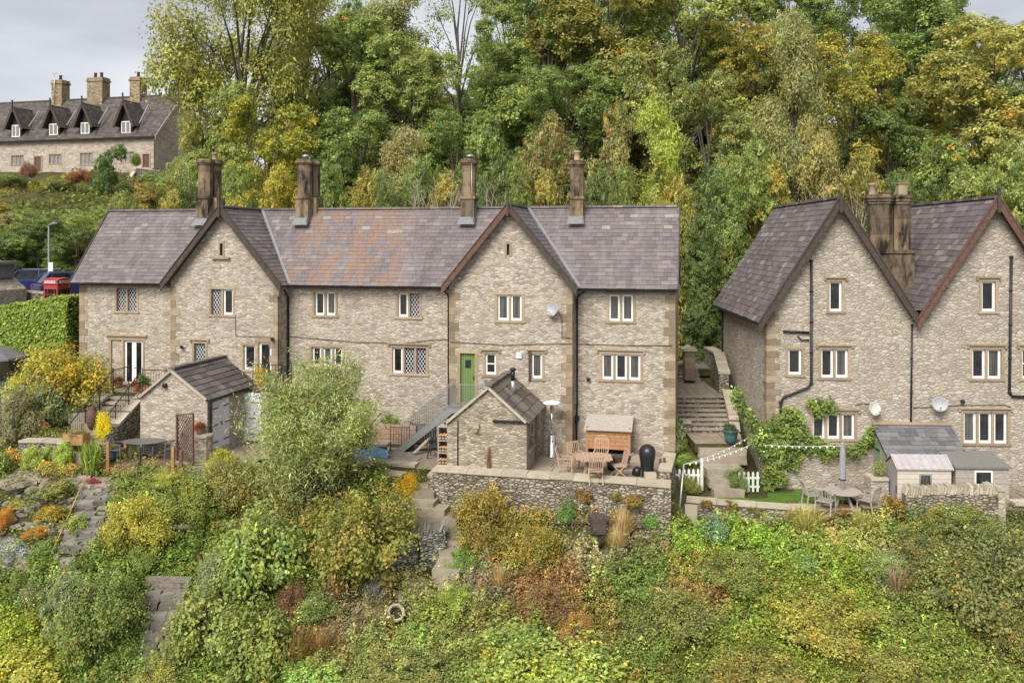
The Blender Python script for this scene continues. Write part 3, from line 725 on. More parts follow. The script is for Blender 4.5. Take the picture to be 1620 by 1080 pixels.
for c, wl, wr, m_ in ((cA, hw, hv-cA, 'timber'), (hc2, hc2-hv, hw, 'timber_red')):
    for sg, ww in ((-1, wl), (1, wr)):
        bb = MB(); e = ww + (.04 if ww == hw else 0)
        p0 = Vector((c+sg*e, -HO-.04, hzR-e*tt)); p1 = Vector((c, -HO-.04, hzR))
        vs = [p0+Vector((0,0,-.32)), p1+Vector((0,0,-.34)), p1+Vector((0,0,.10)), p0+Vector((0,0,.10))]
        bb.add(vs + [v_ + Vector((0,.07,0)) for v_ in vs], [(0,1,2,3),(7,6,5,4),(0,4,5,1),(1,5,6,2),(2,6,7,3),(3,7,4,0)])
        top = [vs[3]+Vector((0,-.03,-.05)), vs[2]+Vector((0,-.03,-.05)), vs[2]+Vector((0,-.03,.03)), vs[3]+Vector((0,-.03,.03))]
        bb.add(top + [v_ + Vector((0,.11,0)) for v_ in top], [(0,1,2,3),(7,6,5,4),(0,4,5,1),(1,5,6,2),(2,6,7,3),(3,7,4,0)])
        bb.build('bargeboard', M[m_], hs)
    f = MB(); f.bar((c, -HO-.07, hzR-.55), (c, -HO-.07, hzR+(.12 if c == cA else .3)), .10); f.lathe([(.05,0),(.035,.06),(.008,.22)], (c,-HO-.07,hzR+(.12 if c == cA else .3)), 6); f.build('finial', M['timber'], hs)
g = MB(); xg = ha-hw-.03; zg = hzE-.03; g.prism([(xg-.05,zg),(xg-.03,zg-.06),(xg+.03,zg-.06),(xg+.05,zg)], -HO, HD+.4); g.build('gutter', M['black'], hs)
g = MB(); g.add([(hv-.22,-HO,sr+.36),(hv+.22,-HO,sr+.36),(hv+.22,HD,sr+.36),(hv-.22,HD,sr+.36)], [(0,1,2,3)]); g.build('lead_valley', M['lead'], hs)
def hp(px, py, d=-.06): x, z = FH.on(px, py, d); return (x, d, z)
downpipe(hs, [hp(1283.5,412), hp(1283.5,606), hp(1278,613), hp(1240,628), hp(1235,636), hp(1233,775)], .05)
downpipe(hs, [hp(1239,524), hp(1280,526)], .045, False); downpipe(hs, [hp(1262,531), hp(1268,538), hp(1280,538)], .025, False)
downpipe(hs, [hp(1443,514), hp(1441,672)], .035)
downpipe(hs, [hp(1600,406), hp(1597,620), hp(1602,627), hp(1640,628)], .05)
x_, z_ = FH.on(1143, 500); 
downpipe(hs, [(L_-.06, HD-.35, sl-.1), (L_-.06, HD-.35, -6.9-HZ)], .04)
cb = MB(); cb.tube([hp(1352,641,-.03), hp(1366,638,-.03), hp(1392,640,-.03)], .012, 5); cb.tube([hp(1445,645,-.03), hp(1520,641,-.03), hp(1590,640,-.03), hp(1601,645,-.03)], .012, 5); cb.build('wall_cable', M['black'], hs)
s = MB(); x, z = FH.on(1521, 634); s.lathe([(.06,-.06),(.09,0),(.05,.07)], (x,-.1,z), 8); s.build('wall_lamp', M['black'], hs)
# the big twin stack standing in the valley
yc = 2.6; cx0 = FH.x(1392, yc); cx1 = FH.x(1426, yc); b = MB()
zc_ = FH.z(1400, 398, yc); zt = FH.z(1400, 312, yc)
b.box(FH.x(1380,yc), FH.x(1439,yc), yc-.5, yc+.45, hzE+.2, zc_-.06); b.box(FH.x(1376,yc), FH.x(1442,yc), yc-.56, yc+.5, zc_-.06, zc_+.07)
for cx_, r_, cy_ in ((cx0, .50, yc), (cx1, .36, yc)):
    z = zc_+.07
    while z < zt-.3:
        zz = min(zt-.28, z+R.uniform(.55,.75)); b.prism([(cx_+p[0], cy_+p[1]) for p in octagon(r_)], z, zz-.008, 'z'); z = zz
    b.prism([(cx_+p[0], cy_+p[1]) for p in octagon(r_+.05)], zt-.28, zt-.18, 'z'); 
for cx_, r_ in ((cx0, .50), (cx1, .36)):
    for e_, za_, zb_ in ((.10, zt-.18, zt-.05), (.15, zt-.05, zt+.02), (.02, zt+.02, zt+.09)): b.prism([(cx_+p[0], yc+p[1]+(.003 if cx_ == cx1 else 0)) for p in octagon(r_+e_)], za_+(.004 if cx_ == cx1 else 0), zb_+(.004 if cx_ == cx1 else 0), 'z')
ch = b.build('chimney', M['chimney'], hs)
p = MB(); p.lathe([(.16,0),(.14,.05),(.12,.40),(.15,.42),(.15,.5)], (cx0-.3, yc, zt+.06), 10); p.build('chimney_pot', M['dressed'], ch)['label'] = 'cream pot'
p = MB(); p.box(cx1-.17, cx1+.17, yc-.17, yc+.17, zt+.08, zt+.52); p.box(cx1-.21, cx1+.21, yc-.21, yc+.21, zt+.52, zt+.58); p.build('chimney_pot', M['quoin'], ch)['label'] = 'square brick flue'
p = MB(); p.lathe([(.14,0),(.13,.15),(.05,.22)], (cx1-.5, yc, zt+.07), 8); p.build('cowl', M['timber_red'], ch)
p = MB(); p.add([(cx1+.45, yc-.6, zc_-1.75),(cx1+.75,yc-.6,zc_-1.1),(cx1+.75,yc+.3,zc_-1.1),(cx1+.45,yc+.3,zc_-1.75)], [(0,1,2,3)]); p.build('flashing', M['lead'], ch)

# ------------------------------------------------------------ satellite dishes
def dish(fr, px, py, r, m, lab, d=0.0, up=.25, turn=-.5):
    x, z = fr.on(px, py, d-.3); o = thing('satellite_dish', lab, 'satellite dish', fr.wld(x, d-.3, z), fr.rz + turn)
    T = Matrix.Rotation(math.pi/2 - up, 4, 'X')
    b = MB(); b.T = T; prof = [(r*t, r*.28*t*t) for t in (0.02,.25,.5,.75,.92,1)]; b.lathe(prof + [(r*1.0, r*.28-.015), (r*.9, r*.2-.015), (.03, -.015)], (0,0,-.05), 20); b.build('reflector', M[m], o)
    a = MB(); a.tube([(0,.05,-.05),(0,.12,-.1),(.0,.28,-.1)], .018, 6); a.build('bracket', M['galv'], o)
    a = MB(); a.tube([(0,-.02,-r*.9),(0,-r*.9,-r*.35)], .01, 5); a.lathe([(.03,-.03),(.035,.03)], (0,-r*.95,-r*.3), 8); a.build('receiver', M['galv'], o)
    return o
dish(FM, 874, 489, .27, 'dish', 'grey satellite dish on the second gable of the long terrace')
dish(FH, 1384, 646, .25, 'dish_cream', 'cream satellite dish beside the vine framed window', turn=.35)
dish(FH, 1487, 639, .27, 'dish', 'grey satellite dish above the slate lean-to roof', turn=-.3)
# ------------------------------------------------------------ outbuildings
def gabled_hut(name, label, fr, d0, d1, pxl, pxr, pxa, pyl, pyr, pya, zb, holes_r=(), mats=('wall_dark','slate_brown'), ov=.10, tilew=.42, row=.28, cat='outbuilding'):
    """small stone building, ridge running back; front gable at d0"""
    x0, x1, xa_ = fr.x(pxl,d0), fr.x(pxr,d0), fr.x(pxa,d0); zl, zr, za = fr.z(pxl,pyl,d0), fr.z(pxr,pyr,d0), fr.z(pxa,pya,d0)
    xc, yc_ = (x0+x1)/2, (d0+d1)/2
    T = thing(name, label, cat, fr.wld(xc, yc_, zb), fr.rz)
    sh = lambda x: x - xc; sy = lambda y: y - yc_
    zl, zr, za = zl-zb, zr-zb, za-zb; base = -.5
    b = MB(); A, B, C_ = sh(x0), sh(x1), sh(xa_); D0, D1 = sy(d0), sy(d1)
    holed_wall(b, [(A,base),(B,base),(B,zr),(C_,za),(A,zl)], [], D0)
    b.add([(A,D1,base),(B,D1,base),(B,D1,zr),(C_,D1,za),(A,D1,zl)], [(0,4,3,2,1)])
    b.add([(A,D0,base),(A,D1,base),(A,D1,zl),(A,D0,zl)], [(0,1,2,3)])
    holed_wall(b, [(D0,base),(D1,base),(D1,zr),(D0,zr)], [(sy(h[0]),h[1],sy(h[2]),h[3]) for h in holes_r], B, -.25, 'x')
    b.build('wall', M[mats[0]], T)
    r = MB()
    for sx, zz in ((A, zl), (B, zr)):
        sg = -1 if sx < C_ else 1
        dx = abs(sx - C_); ex = ov; sl_ = (za-zz)/dx
        u2 = Vector((-sg*(dx+ex), 0, (dx+ex)*sl_)); o = Vector((sx+sg*ex, D0-.06, zz-ex*sl_+.06))
        r.cur = 1; slab(r, o, (0,1,0), u2, D1-D0+.12, u2.length, .07); r.cur = 0; slates(r, o, (0,1,0), u2, D1-D0+.12, u2.length, row=row, tw=tilew, thick=.03)
    y = D0-.05
    while y < D1: r.cbox((C_, y+.2, za+.09), (.26, .39, .07)); y += .4
    r.build('roof', [M[mats[1]], M['black']], T)
    c = MB()
    for sx, zz in ((A, zl), (B, zr)):
        p0, p1 = Vector((sx, D0-.09, zz+.01)), Vector((C_, D0-.09, za+.01)); c.bar(p0, p1, .06, .09)
    c.build('gable_coping', M['coping'], T)
    return T, sh, sy, (A, B, C_, zl, zr, za, D0, D1)

zb1 = -8.15 - Z
T1, sh, sy, g1 = gabled_hut('stone_store', 'stone garden store with lilac double doors and a slate roof', FM, -3.8, -.12, 222, 328, 272, 628, 632, 586, zb1,
    holes_r=[(-3.42, .1, -2.12, 2.0)], mats=('wall', 'slate_dark'), row=.3, tilew=.5)
A, B, C_, zl, zr, za, D0, D1 = g1
b = MB()
for i in range(8):
    y0 = sy(-3.42)+i*1.3/8; b.box(B-.08, B-.03, y0+.003, y0+1.3/8-.003, .1, zr-.06)
dd = b.build('double_door', M['lilac'], T1)
b = MB()
for yy in (-3.38, -2.16):
    for zz in (.35, 1.0, 1.65):
        s_ = 1 if yy < -3 else -1; b.box(B-.03, B-.018, sy(yy), sy(yy)+s_*.4, zz-.02, zz+.025)
b.box(B-.03, B+.01, sy(-2.75), sy(-2.72), .95, 1.1); b.build('hinge', M['black'], dd)
b = MB(); b.box(B+.10, B+.18, D0-.05, D1, zr-.1, zr-.04); b.build('gutter', M['black'], T1)
downpipe(T1, [(B+.1,D0+.05,zr-.08),(B+.07,D0+.12,zr-.3),(B+.07,D0+.12,.05)], .04)
b = MB(); b.tube([(sh(FM.x(262,-3.8)),D0-.12,FM.z(262,609,-3.8)-zb1),(sh(FM.x(262,-3.8)),D0+.02,FM.z(262,609,-3.8)-zb1)], .085, 12); b.build('vent', M['black'], T1)

zb2 = -8.3 - Z
T2, sh, sy, g2 = gabled_hut('stone_outhouse', 'stone outhouse with stepped slate roof and black flue pipe on the patio', FM, -3.42, -.03, 707, 833, 773, 668, 668, 613, zb2,
    holes_r=[(-3.1, .75, -2.1, 1.75), (-1.9, 0.02, -1.0, 1.75)], mats=('wall_dark', 'slate_brown'), row=.36, tilew=.40)
A, B, C_, zl, zr, za, D0, D1 = g2
b = MB()
for yy in (-3.05, -2.0, -1.0): b.bar((B-.1, sy(yy), 0 if yy > -3 else .75), (B-.1, sy(yy), 1.8), .13)
b.bar((B-.1, sy(-2.9), .8), (B-.1, sy(-2.2), 1.7), .1); b.build('timber_post', M['dressed'], T2)
b = MB(); b.box(B-.22, B+.08, sy(-3.15), sy(-2.0), .68, .76); b.build('sill', M['dressed'], T2)
b = MB(); b.box(B-.20, B-.18, sy(-3.1), sy(-1.0), .05, 1.75); b.build('pane', M['glass'], T2)
b = MB(); b.tube([(sh(FM.x(811.5,-1.9)), sy(-1.9), FM.z(811.5,613,-1.9)-zb2-.25), (sh(FM.x(811.5,-1.9)), sy(-1.9), FM.z(811.5,602,-1.9)-zb2)], .085, 10)
fl = b.build('flue', M['galv'], T2)
b = MB(); x_, y_, z_ = sh(FM.x(811.5,-1.9)), sy(-1.9), FM.z(811.5,602,-1.9)-zb2; b.tube([(x_,y_,z_),(x_,y_,z_+.40)], .075, 10); b.lathe([(.12,0),(.12,.05),(.06,.1)], (x_,y_,z_+.39), 10); b.build('flue_cap', M['black'], fl)
b = MB(); x_, z_ = FM.on(780,666,-3.42); x2 = FM.x(830,-3.42); b.box(sh(x_), sh(x2), D0-.09, D0, z_-zb2-.02, z_-zb2+.05); b.build('gutter', M['black'], T2)
b = MB(); x_, z_ = FM.on(754,673,-3.42); b.box(sh(x_)-.11, sh(x_)+.11, D0-.12, D0, z_-zb2-.09, z_-zb2+.06); b.cbox((sh(x_), D0-.1, z_-zb2-.16), (.12,.1,.1)); b.build('bird_box', M['dressed'], T2)
b = MB(); x_, z_ = FM.on(724.5,664,-3.42); b.tube([(sh(x_), D0-.04, z_-zb2), (sh(x_), D0-.04, .2)], .02, 6); b.build('downpipe', M['black'], T2)
# folded aerial dish behind the outhouse ridge
dish(FM, 768, 609, .22, 'galv', 'small grey dish behind the ridge of the patio outhouse', d=-2.2, turn=-1.0)

# slate lean-to, cream shed, weathered shed by the right house
zb3 = -9.08
x0, x1 = FH.x(1379, 0), FH.x(1503, 0); zt_ = FH.z(1440, 671, 0); dA = -1.45; ze_ = FH.z(1402, 723, dA)
T3 = thing('lean_to', 'stone lean-to with a grey slate roof against the gabled house', 'lean-to', FH.wld((x0+x1)/2, dA/2, zb3 - HZ), FH.rz)
T3.location.z = zb3; h = (x1-x0)/2; k_ = -dA/2; zt_ += HZ - zb3; ze_ += HZ - zb3
zt_ -= 0; b = MB(); b.prism([(-k_, -.4), (k_-.02, -.4), (k_-.02, zt_-.05), (-k_, ze_-.1)], -h+.08, h-.08, 'x'); b.build('wall', M['wall_pale'], T3)
b = MB(); us_ = Vector((0, 2*k_+.1, zt_-ze_)); o_ = Vector((-h, -k_-.12, ze_)); b.cur = 1; slab(b, o_, (1,0,0), us_, 2*h, us_.length, .06); b.cur = 0; slates(b, o_, (1,0,0), us_, 2*h, us_.length, row=.23, tw=.34)
b.build('roof', [M['slate_grey'], M['black']], T3)
b = MB(); b.box(-h, h, k_-.12, k_-.02, zt_+.0, zt_+.10); b.build('mortar_fillet', M['dressed'], T3)
b = MB(); b.box(-h+.03, -h+.08, -k_*.1, k_*.75, .1, 1.75); dr = b.build('door', plain('sage_paint', (.20,.27,.17), .5), T3); dr['label'] = 'sage green plank door'
b = MB(); b.box(-h+.01, -h+.03, 0, .4, 1.4, 1.45); b.box(-h+.01, -h+.03, 0, .4, .4, .45); b.build('hinge', M['black'], dr)

M['cream'] = plain('cream_board', (.52,.47,.40), .6, 0, .08); M['shed_side'] = plain('mauve_grey_board', (.31,.28,.29), .6, 0, .08)
M['wood_grey'] = plain('silvered_wood', (.34,.305,.265), .8, 0, .22, 14); M['wood'] = plain('oiled_wood', (.36,.19,.09), .6, 0, .3, 12)
M['wood_pink'] = plain('teak', (.40,.27,.19), .7, 0, .25, 12); M['felt'] = plain('roof_felt', (.17,.165,.15), .9, 0, .2, 20)
M['corr'] = plain('pale_roof_sheet', (.37,.345,.35), .6, 0, .15, 5)
cf = -1.75 - .3
def shed_box(name, label, pxl, pxr, d0, dep, pyeave, pyridge, zb, wall, side, roofm, kind):
    x0, x1 = FH.x(pxl, d0), FH.x(pxr, d0); ze = FH.z(pxl, pyeave, d0) + HZ - zb
    T = thing(name, label, 'shed', FH.wld((x0+x1)/2, d0+dep/2, 0), FH.rz); T.location.z = zb; h, k = (x1-x0)/2, dep/2
    b = MB(); b.cur = 0
    n = max(3, int((ze)/.16))
    for i in range(n): b.box(-h, h, -k-.005*(i % 2), -k+.04, i*ze/n, (i+1)*ze/n-.008)
    b.box(-h, h, k-.04, k, 0, ze); b.build('wall', M[wall], T)
    zr_ = FH.z(pxl, pyridge, d0 + (k if kind == 'gable' else dep)) + HZ - zb
    for s_ in (-1, 1):
        b = MB()
        if kind == 'gable': b.prism([(-k+.04, -.1), (k-.04, -.1), (k-.04, ze), (0, zr_-.06), (-k+.04, ze)], s_*h, s_*(h-.04), 'x')
        else: b.prism([(-k+.04, -.1), (k-.04, -.1), (k-.04, zr_-.06), (-k+.04, ze)], s_*h, s_*(h-.04), 'x')
        b.build('side_panel', M[side], T)
    b = MB()
    if kind == 'gable':
        for s_ in (-1, 1):
            b.add([(-h-.06, s_*(k+.08), ze-.02), (h+.06, s_*(k+.08), ze-.02), (h+.06, 0, zr_), (-h-.06, 0, zr_), (-h-.06, s_*(k+.08), ze+.02), (h+.06, s_*(k+.08), ze+.02), (h+.06, 0, zr_+.04), (-h-.06, 0, zr_+.04)], [(0,1,2,3),(4,5,6,7),(0,1,5,4),(1,2,6,5),(3,0,4,7)])
            for i in range(9): x = -h + 2*h*i/8; b.bar((x, s_*(k+.08), ze+.03), (x, 0, zr_+.05), .03, .02)
    else:
        b.add([(-h-.06, -k-.08, ze-.02), (h+.06, -k-.08, ze-.02), (h+.06, k+.06, zr_), (-h-.06, k+.06, zr_), (-h-.06, -k-.08, ze+.05), (h+.06, -k-.08, ze+.05), (h+.06, k+.06, zr_+.06), (-h-.06, k+.06, zr_+.06)], [(0,1,2,3),(4,5,6,7),(0,1,5,4),(1,2,6,5),(2,3,7,6),(3,0,4,7)])
    b.build('roof', M[roofm], T)
    return T, h, k, ze
T4, h, k_, ze = shed_box('garden_shed', 'small cream plastic shed with pale ribbed roof by the lean-to', 1420, 1505, -2.55, 1.0, 741, 719.5, -9.05, 'cream', 'shed_side', 'corr', 'gable')
def shed_win(T, h, k, pxl, pxr, x0, x1, z0, z1, fm):
    a = -h + 2*h*x0; c = -h + 2*h*x1; b = MB(); t = .05
    b.box(a-t, a, -k-.03, -k+.0, z0-t, z1+t); b.box(c, c+t, -k-.03, -k, z0-t, z1+t); b.box(a, c, -k-.03, -k, z1, z1+t); b.box(a, c, -k-.03, -k, z0-t, z0)
    w_ = b.build('window', M[fm], T); b = MB(); b.box(a, c, -k-.02, -k-.008, z0, z1); b.build('pane', M['glass_curtain' if fm == 'galv' else 'glass'], w_)
shed_win(T4, h, k_, 0, 0, .43, .60, .62, 1.0, 'galv')
b = MB(); b.box(-h-.02, -h, -k_+.08, -k_+.12, .35, .6); b.build('handle', M['black'], T4)
T5, h, k_, ze = shed_box('garden_shed', 'silvered wooden shed with sloping dark felt roof behind the upright stones', 1512, 1596, -2.5, 1.3, 739, 715, -9.05, 'wood_grey', 'wood_grey', 'felt', 'pent')
shed_win(T5, h, k_, 0, 0, .38, .66, .72, 1.12, 'white')

# blue summerhouse at the left edge
o_ = pix(-14, 615, 38.5); T6 = thing('summerhouse', 'pale blue timber summerhouse with a grey roof at the left edge', 'summerhouse', o_, -.2)
M['blue_paint'] = plain('blue_paint', (.22,.40,.52), .5, 0, .08)
b = MB()
for sx in (-1, 1):
    for sy_ in (-1, 1): b.box(sx*.9-.06, sx*.9+.06, sy_*.9-.06, sy_*.9+.06, 0, 1.35)
b.box(-.9, .9, -.93, -.87, 0, .45); b.box(.87, .93, -.9, .9, 0, .45); b.box(-.95, .95, -.95, .95, 1.28, 1.36); b.build('frame', M['blue_paint'], T6)
b = MB(); b.box(-.84, .84, -.91, -.89, .45, 1.28); b.box(.89, .91, -.84, .84, .45, 1.28); b.build('pane', M['glass_curtain'], T6)
b = MB(); b.lathe([(1.45, 1.32), (1.42, 1.40), (.75, 1.72), (.05, 1.95)], (0,0,0), 8, smooth=False); b.build('roof', M['slate_grey'], T6)
# stone cottage corner beyond the hedge
o_ = pix(-44, 500, 46); T7 = thing('stone_cottage', 'stone cottage corner with grey slate coping at the far left edge', 'house', o_, -.3)
b = MB(); b.prism([(-1.6,-1.5),(1.5,-1.5),(1.5,1.35),(.7,1.95),(-1.6,1.95)], -2, 2); b.build('wall', M['wall'], T7)
b = MB(); b.box(-1.6, .9, -1.5, 1.8, 1.95, 2.65); b.build('dormer', M['lead'], T7); b = MB(); b.box(-1.6, 1.15, -1.7, 2, 2.652, 2.82); b.build('roof', M['slate_grey'], T7)

# ------------------------------------------------------------ the upper cottages
FU = Frame(15, 0, 0, 0); FU.c = 1; _t = (-810/F); _Y = 104.0
FU.c = _Y * (math.sin(FU.a) * (242-810)/F + math.cos(FU.a)); _p = Frame(15, -60, FU.c, 7.6); FU = _p; UZ = FU.o.z
up = thing('cottage_row', 'distant stone cottages on the hill with four dormers and three chimneys', 'house', FU.o, FU.rz)
ux0, ux1 = 0.0, FU.x(243); uze = FU.z(242, 216); URY = 4.9
uzr = FU.z(285, 150, URY)
uo = -.4
uw = [((17,245,38,262),'LL'), ((77,243,98,260),'LL'), ((126,241,147,262),'LL'), ((190,239,212,258),'LL')]
ur = [rect(FU, r, 0) for r, _ in uw]; ud = [rect(FU, (55,248,65,272), 0), rect(FU, (226.5,244,236.5,265), 0)]
b = MB(); holed_wall(b, [(ux0,-2),(ux1,-2),(ux1,uze+.1),(ux0,uze+.1)], ur+ud, 0)
for x in (ux0, ux1): b.add([(x,0,-2),(x,2*URY,-2),(x,2*URY,uze),(x,URY,uzr-.1),(x,0,uze)], [(0,1,2,3,4)])
b.build('wall', M['wall_far'], up)
for r in ur: window(up, r, 'LLL' if r[2]-r[0] > 1.4 else 'LL', 0, False, sur=.12, lt=.03)
for i, r in enumerate(ud):
    b = MB(); b.box(r[0]-.18, r[0], -.05, .1, r[1], r[3]+.18); b.box(r[2], r[2]+.18, -.05, .1, r[1], r[3]+.18); b.box(r[0], r[2], -.05, .1, r[3], r[3]+.18); b.build('door_surround', M['dressed'], up)
    b = MB(); b.box(r[0], r[2], .05, .12, r[1], r[3]); b.build('door', M['timber_red'], up)['label'] = 'dark red door'
b = MB(); us_ = Vector((0, URY-uo, uzr-uze)); o_ = Vector((ux0, uo, uze)); b.cur = 1; slab(b, o_, (1,0,0), us_, ux1+.5-ux0, us_.length); slab(b, (ux0, 2*URY-uo, uze), (1,0,0), (0,-us_.y,us_.z), ux1+.5-ux0, us_.length)
b.cur = 0; slates(b, o_, (1,0,0), us_, ux1+.5-ux0, us_.length, row=.3, tw=.5)
b.box(ux0, ux1+.5, URY-.12, URY+.12, uzr-.02, uzr+.12); b.build('roof', [M['slate_far'], M['black']], up)
b = MB(); b.prism([(uo-.04, uze-.35), (URY, uzr-.35), (URY, uzr+.1), (uo-.04, uze+.06)], ux1+.5, ux1+.58, 'x'); b.build('bargeboard', M['wood_grey'], up)
b = MB(); b.box(ux0, ux1+.5, uo-.12, uo, uze-.15, uze-.02); b.build('gutter', M['black'], up)
for pl, pr_, pb, pt, pa in ((19,32,217,197,171), (78,92,214,195,168), (128,142,212,193,165), (192,207,211,191,160)):
    d_ = .15; x0 = FU.x(pl-2,d_); x1 = FU.x(pr_+2,d_); z0 = FU.z(pl,pb,d_); z1 = FU.z(pl,pt,d_); zt_ = FU.z((pl+pr_)/2,pa,d_); xc = (x0+x1)/2
    dm = MB(); dm.prism([(x0,z0),(x1,z0),(x1,z1),(xc,zt_-.3),(x0,z1)], d_, 2.6); dmo = dm.build('dormer', M['black'], up)
    s_ = MB(); hw_ = (x1-x0)/2+.55; rise = (zt_-z1)*1.35
    for sg in (-1, 1): 
        u2 = Vector((-sg*hw_, 0, rise)); o_ = (xc+sg*hw_, d_-.5, zt_+.1-rise); slab(s_, o_, (0,1,0), u2, 3.0, u2.length, .1); slates(s_, o_, (0,1,0), u2, 3.0, u2.length, row=.3, tw=.5)
    s_.build('dormer_roof', M['slate_far'], dmo)
    s_ = MB()
    for sg in (-1, 1):
        s_.bar((xc+sg*hw_, d_-.55, zt_-.05-rise), (xc, d_-.55, zt_+.0), .1, .3)
    s_.bar((xc, d_-.6, zt_-.6), (xc, d_-.6, zt_+.9), .14); s_.build('bargeboard', M['timber'], dmo)
    s_ = MB(); s_.box(x0+.2, x1-.2, d_-.05, d_-.01, z0, z1-.1); s_.cur = 1; xm = (x0+x1)/2; s_.box(x0+.32, xm-.07, d_-.08, d_-.05, z0+.12, z1-.2); s_.box(xm+.07, x1-.32, d_-.08, d_-.05, z0+.12, z1-.2)
    s_.build('window', [M['white'], M['curtain']], dmo)
    s_ = MB(); s_.bar((x1+.75, .5, z1-.3), (x1+.55, 2.4, zt_-.1), .16, .06); s_.build('flashing', M['lead'], dmo)
for pl, pr_, pt in ((88,104,128), (144,168,124), (211,227,123)):
    yl = URY; x0, x1 = FU.x(pl, yl), FU.x(pr_, yl); zt_ = FU.z((pl+pr_)/2, pt, yl); b = MB()
    b.box(x0, x1, yl-.7, yl+.7, uzr-1.0, zt_-.5); b.box(x0-.12, x1+.12, yl-.8, yl+.8, zt_-.5, zt_-.3); b.box(x0-.02, x1+.02, yl-.7, yl+.7, zt_-.3, zt_); b.box(x0-.1,x1+.1,yl-.85,yl+.8,uzr-1.0,uzr-.4)
    c = b.build('chimney', M['chimney_far'], up)
    for q_ in ((.3, .7) if pr_-pl > 20 else (.5,)):
        p = MB(); p.lathe([(.22,0),(.17,.5),(.22,.55),(.2,.7)], (x0+(x1-x0)*q_, yl, zt_), 8); p.build('chimney_pot', M['timber_red'], c)
b = MB(); x_, z_ = FU.on(86, 115, URY-.9); b.tube([(x_,URY-.9,z_),(x_,URY-.9,z_-4)], .05, 5); b.bar((x_-.4,URY-.9,z_-.1),(x_+.5,URY-.9,z_-.1), .05); b.build('aerial', M['galv'], up)
# ------------------------------------------------------------ patios, walls, steps
M['paving'] = plain('brown_paving', (.22,.185,.15), .9, 0, .25, 3); M['path'] = plain('worn_path', (.25,.205,.15), .9, 0, .3, 4)
M['tarmac'] = plain('asphalt', (.16,.155,.15), .9, 0, .15, 8)
def flags(name, fr, x0, x1, y0, y1, z, m='flag', sz=(.7,.55), kind='structure', parent=None, gap=.012, base=.35):
    """rows of paving slabs in a building's axes (world height z)"""
    b = MB(); y = y0
    while y < y1 - .02:
        yy = min(y1, y + sz[1]*R.uniform(.8, 1.2)); yy = y1 if y1-yy < .12 else yy
        x = x0
        while x < x1 - .02:
            xx = min(x1, x + sz[0]*R.uniform(.7, 1.4)); xx = x1 if x1-xx < .15 else xx
            b.box(x+gap, xx-gap, y+gap, yy-gap, z-.08, z+R.uniform(-.006, .006)); x = xx
        y = yy
    b.cur = 1; b.box(x0, x1, y0, y1, z-base, z-.015)
    o = b.build(name, [M[m], M['earth']], parent, loc=(fr.o.x, fr.o.y, 0), rz=fr.rz)
    if kind and not parent: o['kind'] = kind
    return o
def wall_run(name, label, pts, h_under, th, m='drywall', cop='coping', cop_h=.10, cop_over=.05, cop_len=.9, group=None, upright=False):
    """stone wall following points (x,y,ztop) in world space, coping stones on top"""
    o0 = Vector(pts[0]); T = thing(name, label, 'stone wall', o0, 0, group)
    b, c = MB(), MB()
    for i in range(len(pts)-1):
        p, q = Vector(pts[i])-o0, Vector(pts[i+1])-o0; d = (q-p); L = Vector((d.x,d.y,0)).length; u = Vector((d.x,d.y,0))/L; n = Vector((-u.y,u.x,0)); sl = d.z/L
        hu0, hu1 = (h_under if not isinstance(h_under, (list,tuple)) else (h_under[i])), (h_under if not isinstance(h_under, (list,tuple)) else (h_under[i+1]))
        c0, c1 = p - Vector((0,0,cop_h)), q - Vector((0,0,cop_h))
        vs = []
        seg = max(1, int(L/.45))
        for k in range(seg+1):
            t = k/seg; cc = c0.lerp(c1, t) + n*R.uniform(-.015,.015); hh = hu0+(hu1-hu0)*t
            vs += [cc-n*th/2, cc+n*th/2, cc+n*(th/2+.04)-Vector((0,0,hh)), cc-n*(th/2+.06)-Vector((0,0,hh))]
        fs = []
        for k in range(seg):
            a = 4*k; fs += [(a,a+4,a+5,a+1),(a+3,a+7,a+4,a),(a+1,a+5,a+6,a+2)]
        fs += [(0,1,2,3), tuple(4*seg+j for j in (3,2,1,0))]
        b.add(vs, fs)
        s = 0.0
        while s < L - .01:
            if upright:
                l = R.uniform(.07,.13); hh = R.uniform(.20,.32); cc = p + u*(s+l/2) + Vector((0,0,sl*(s+l/2)-cop_h+hh/2))
                c.cbox(cc, (l*.9, th*R.uniform(.9,1.1), hh), math.atan2(u.y,u.x), 0, R.uniform(.05,.35), .12)
            else:
                l = min(cop_len*R.uniform(.6,1.3), L-s); l = L-s if L-s-l < .2 else l
                cc = p + u*(s+l/2) + Vector((0,0,sl*(s+l/2)-cop_h/2))
                M4 = Matrix.Translation(cc) @ Matrix.Rotation(math.atan2(u.y,u.x),4,'Z') @ Matrix.Rotation(-math.atan(sl),4,'Y')
                c.T = M4; c.box(-l/2+.006, l/2-.006, -th/2-cop_over, th/2+cop_over, -cop_h/2+R.uniform(-.01,.01), cop_h/2+R.uniform(-.012,.012)); c.T = None
            s += l
    b.build('wall_face', M[m], T); c.build('coping', M[cop], T)
    return T
def W_(px, py, Y): return tuple(pix(px, py, Y))

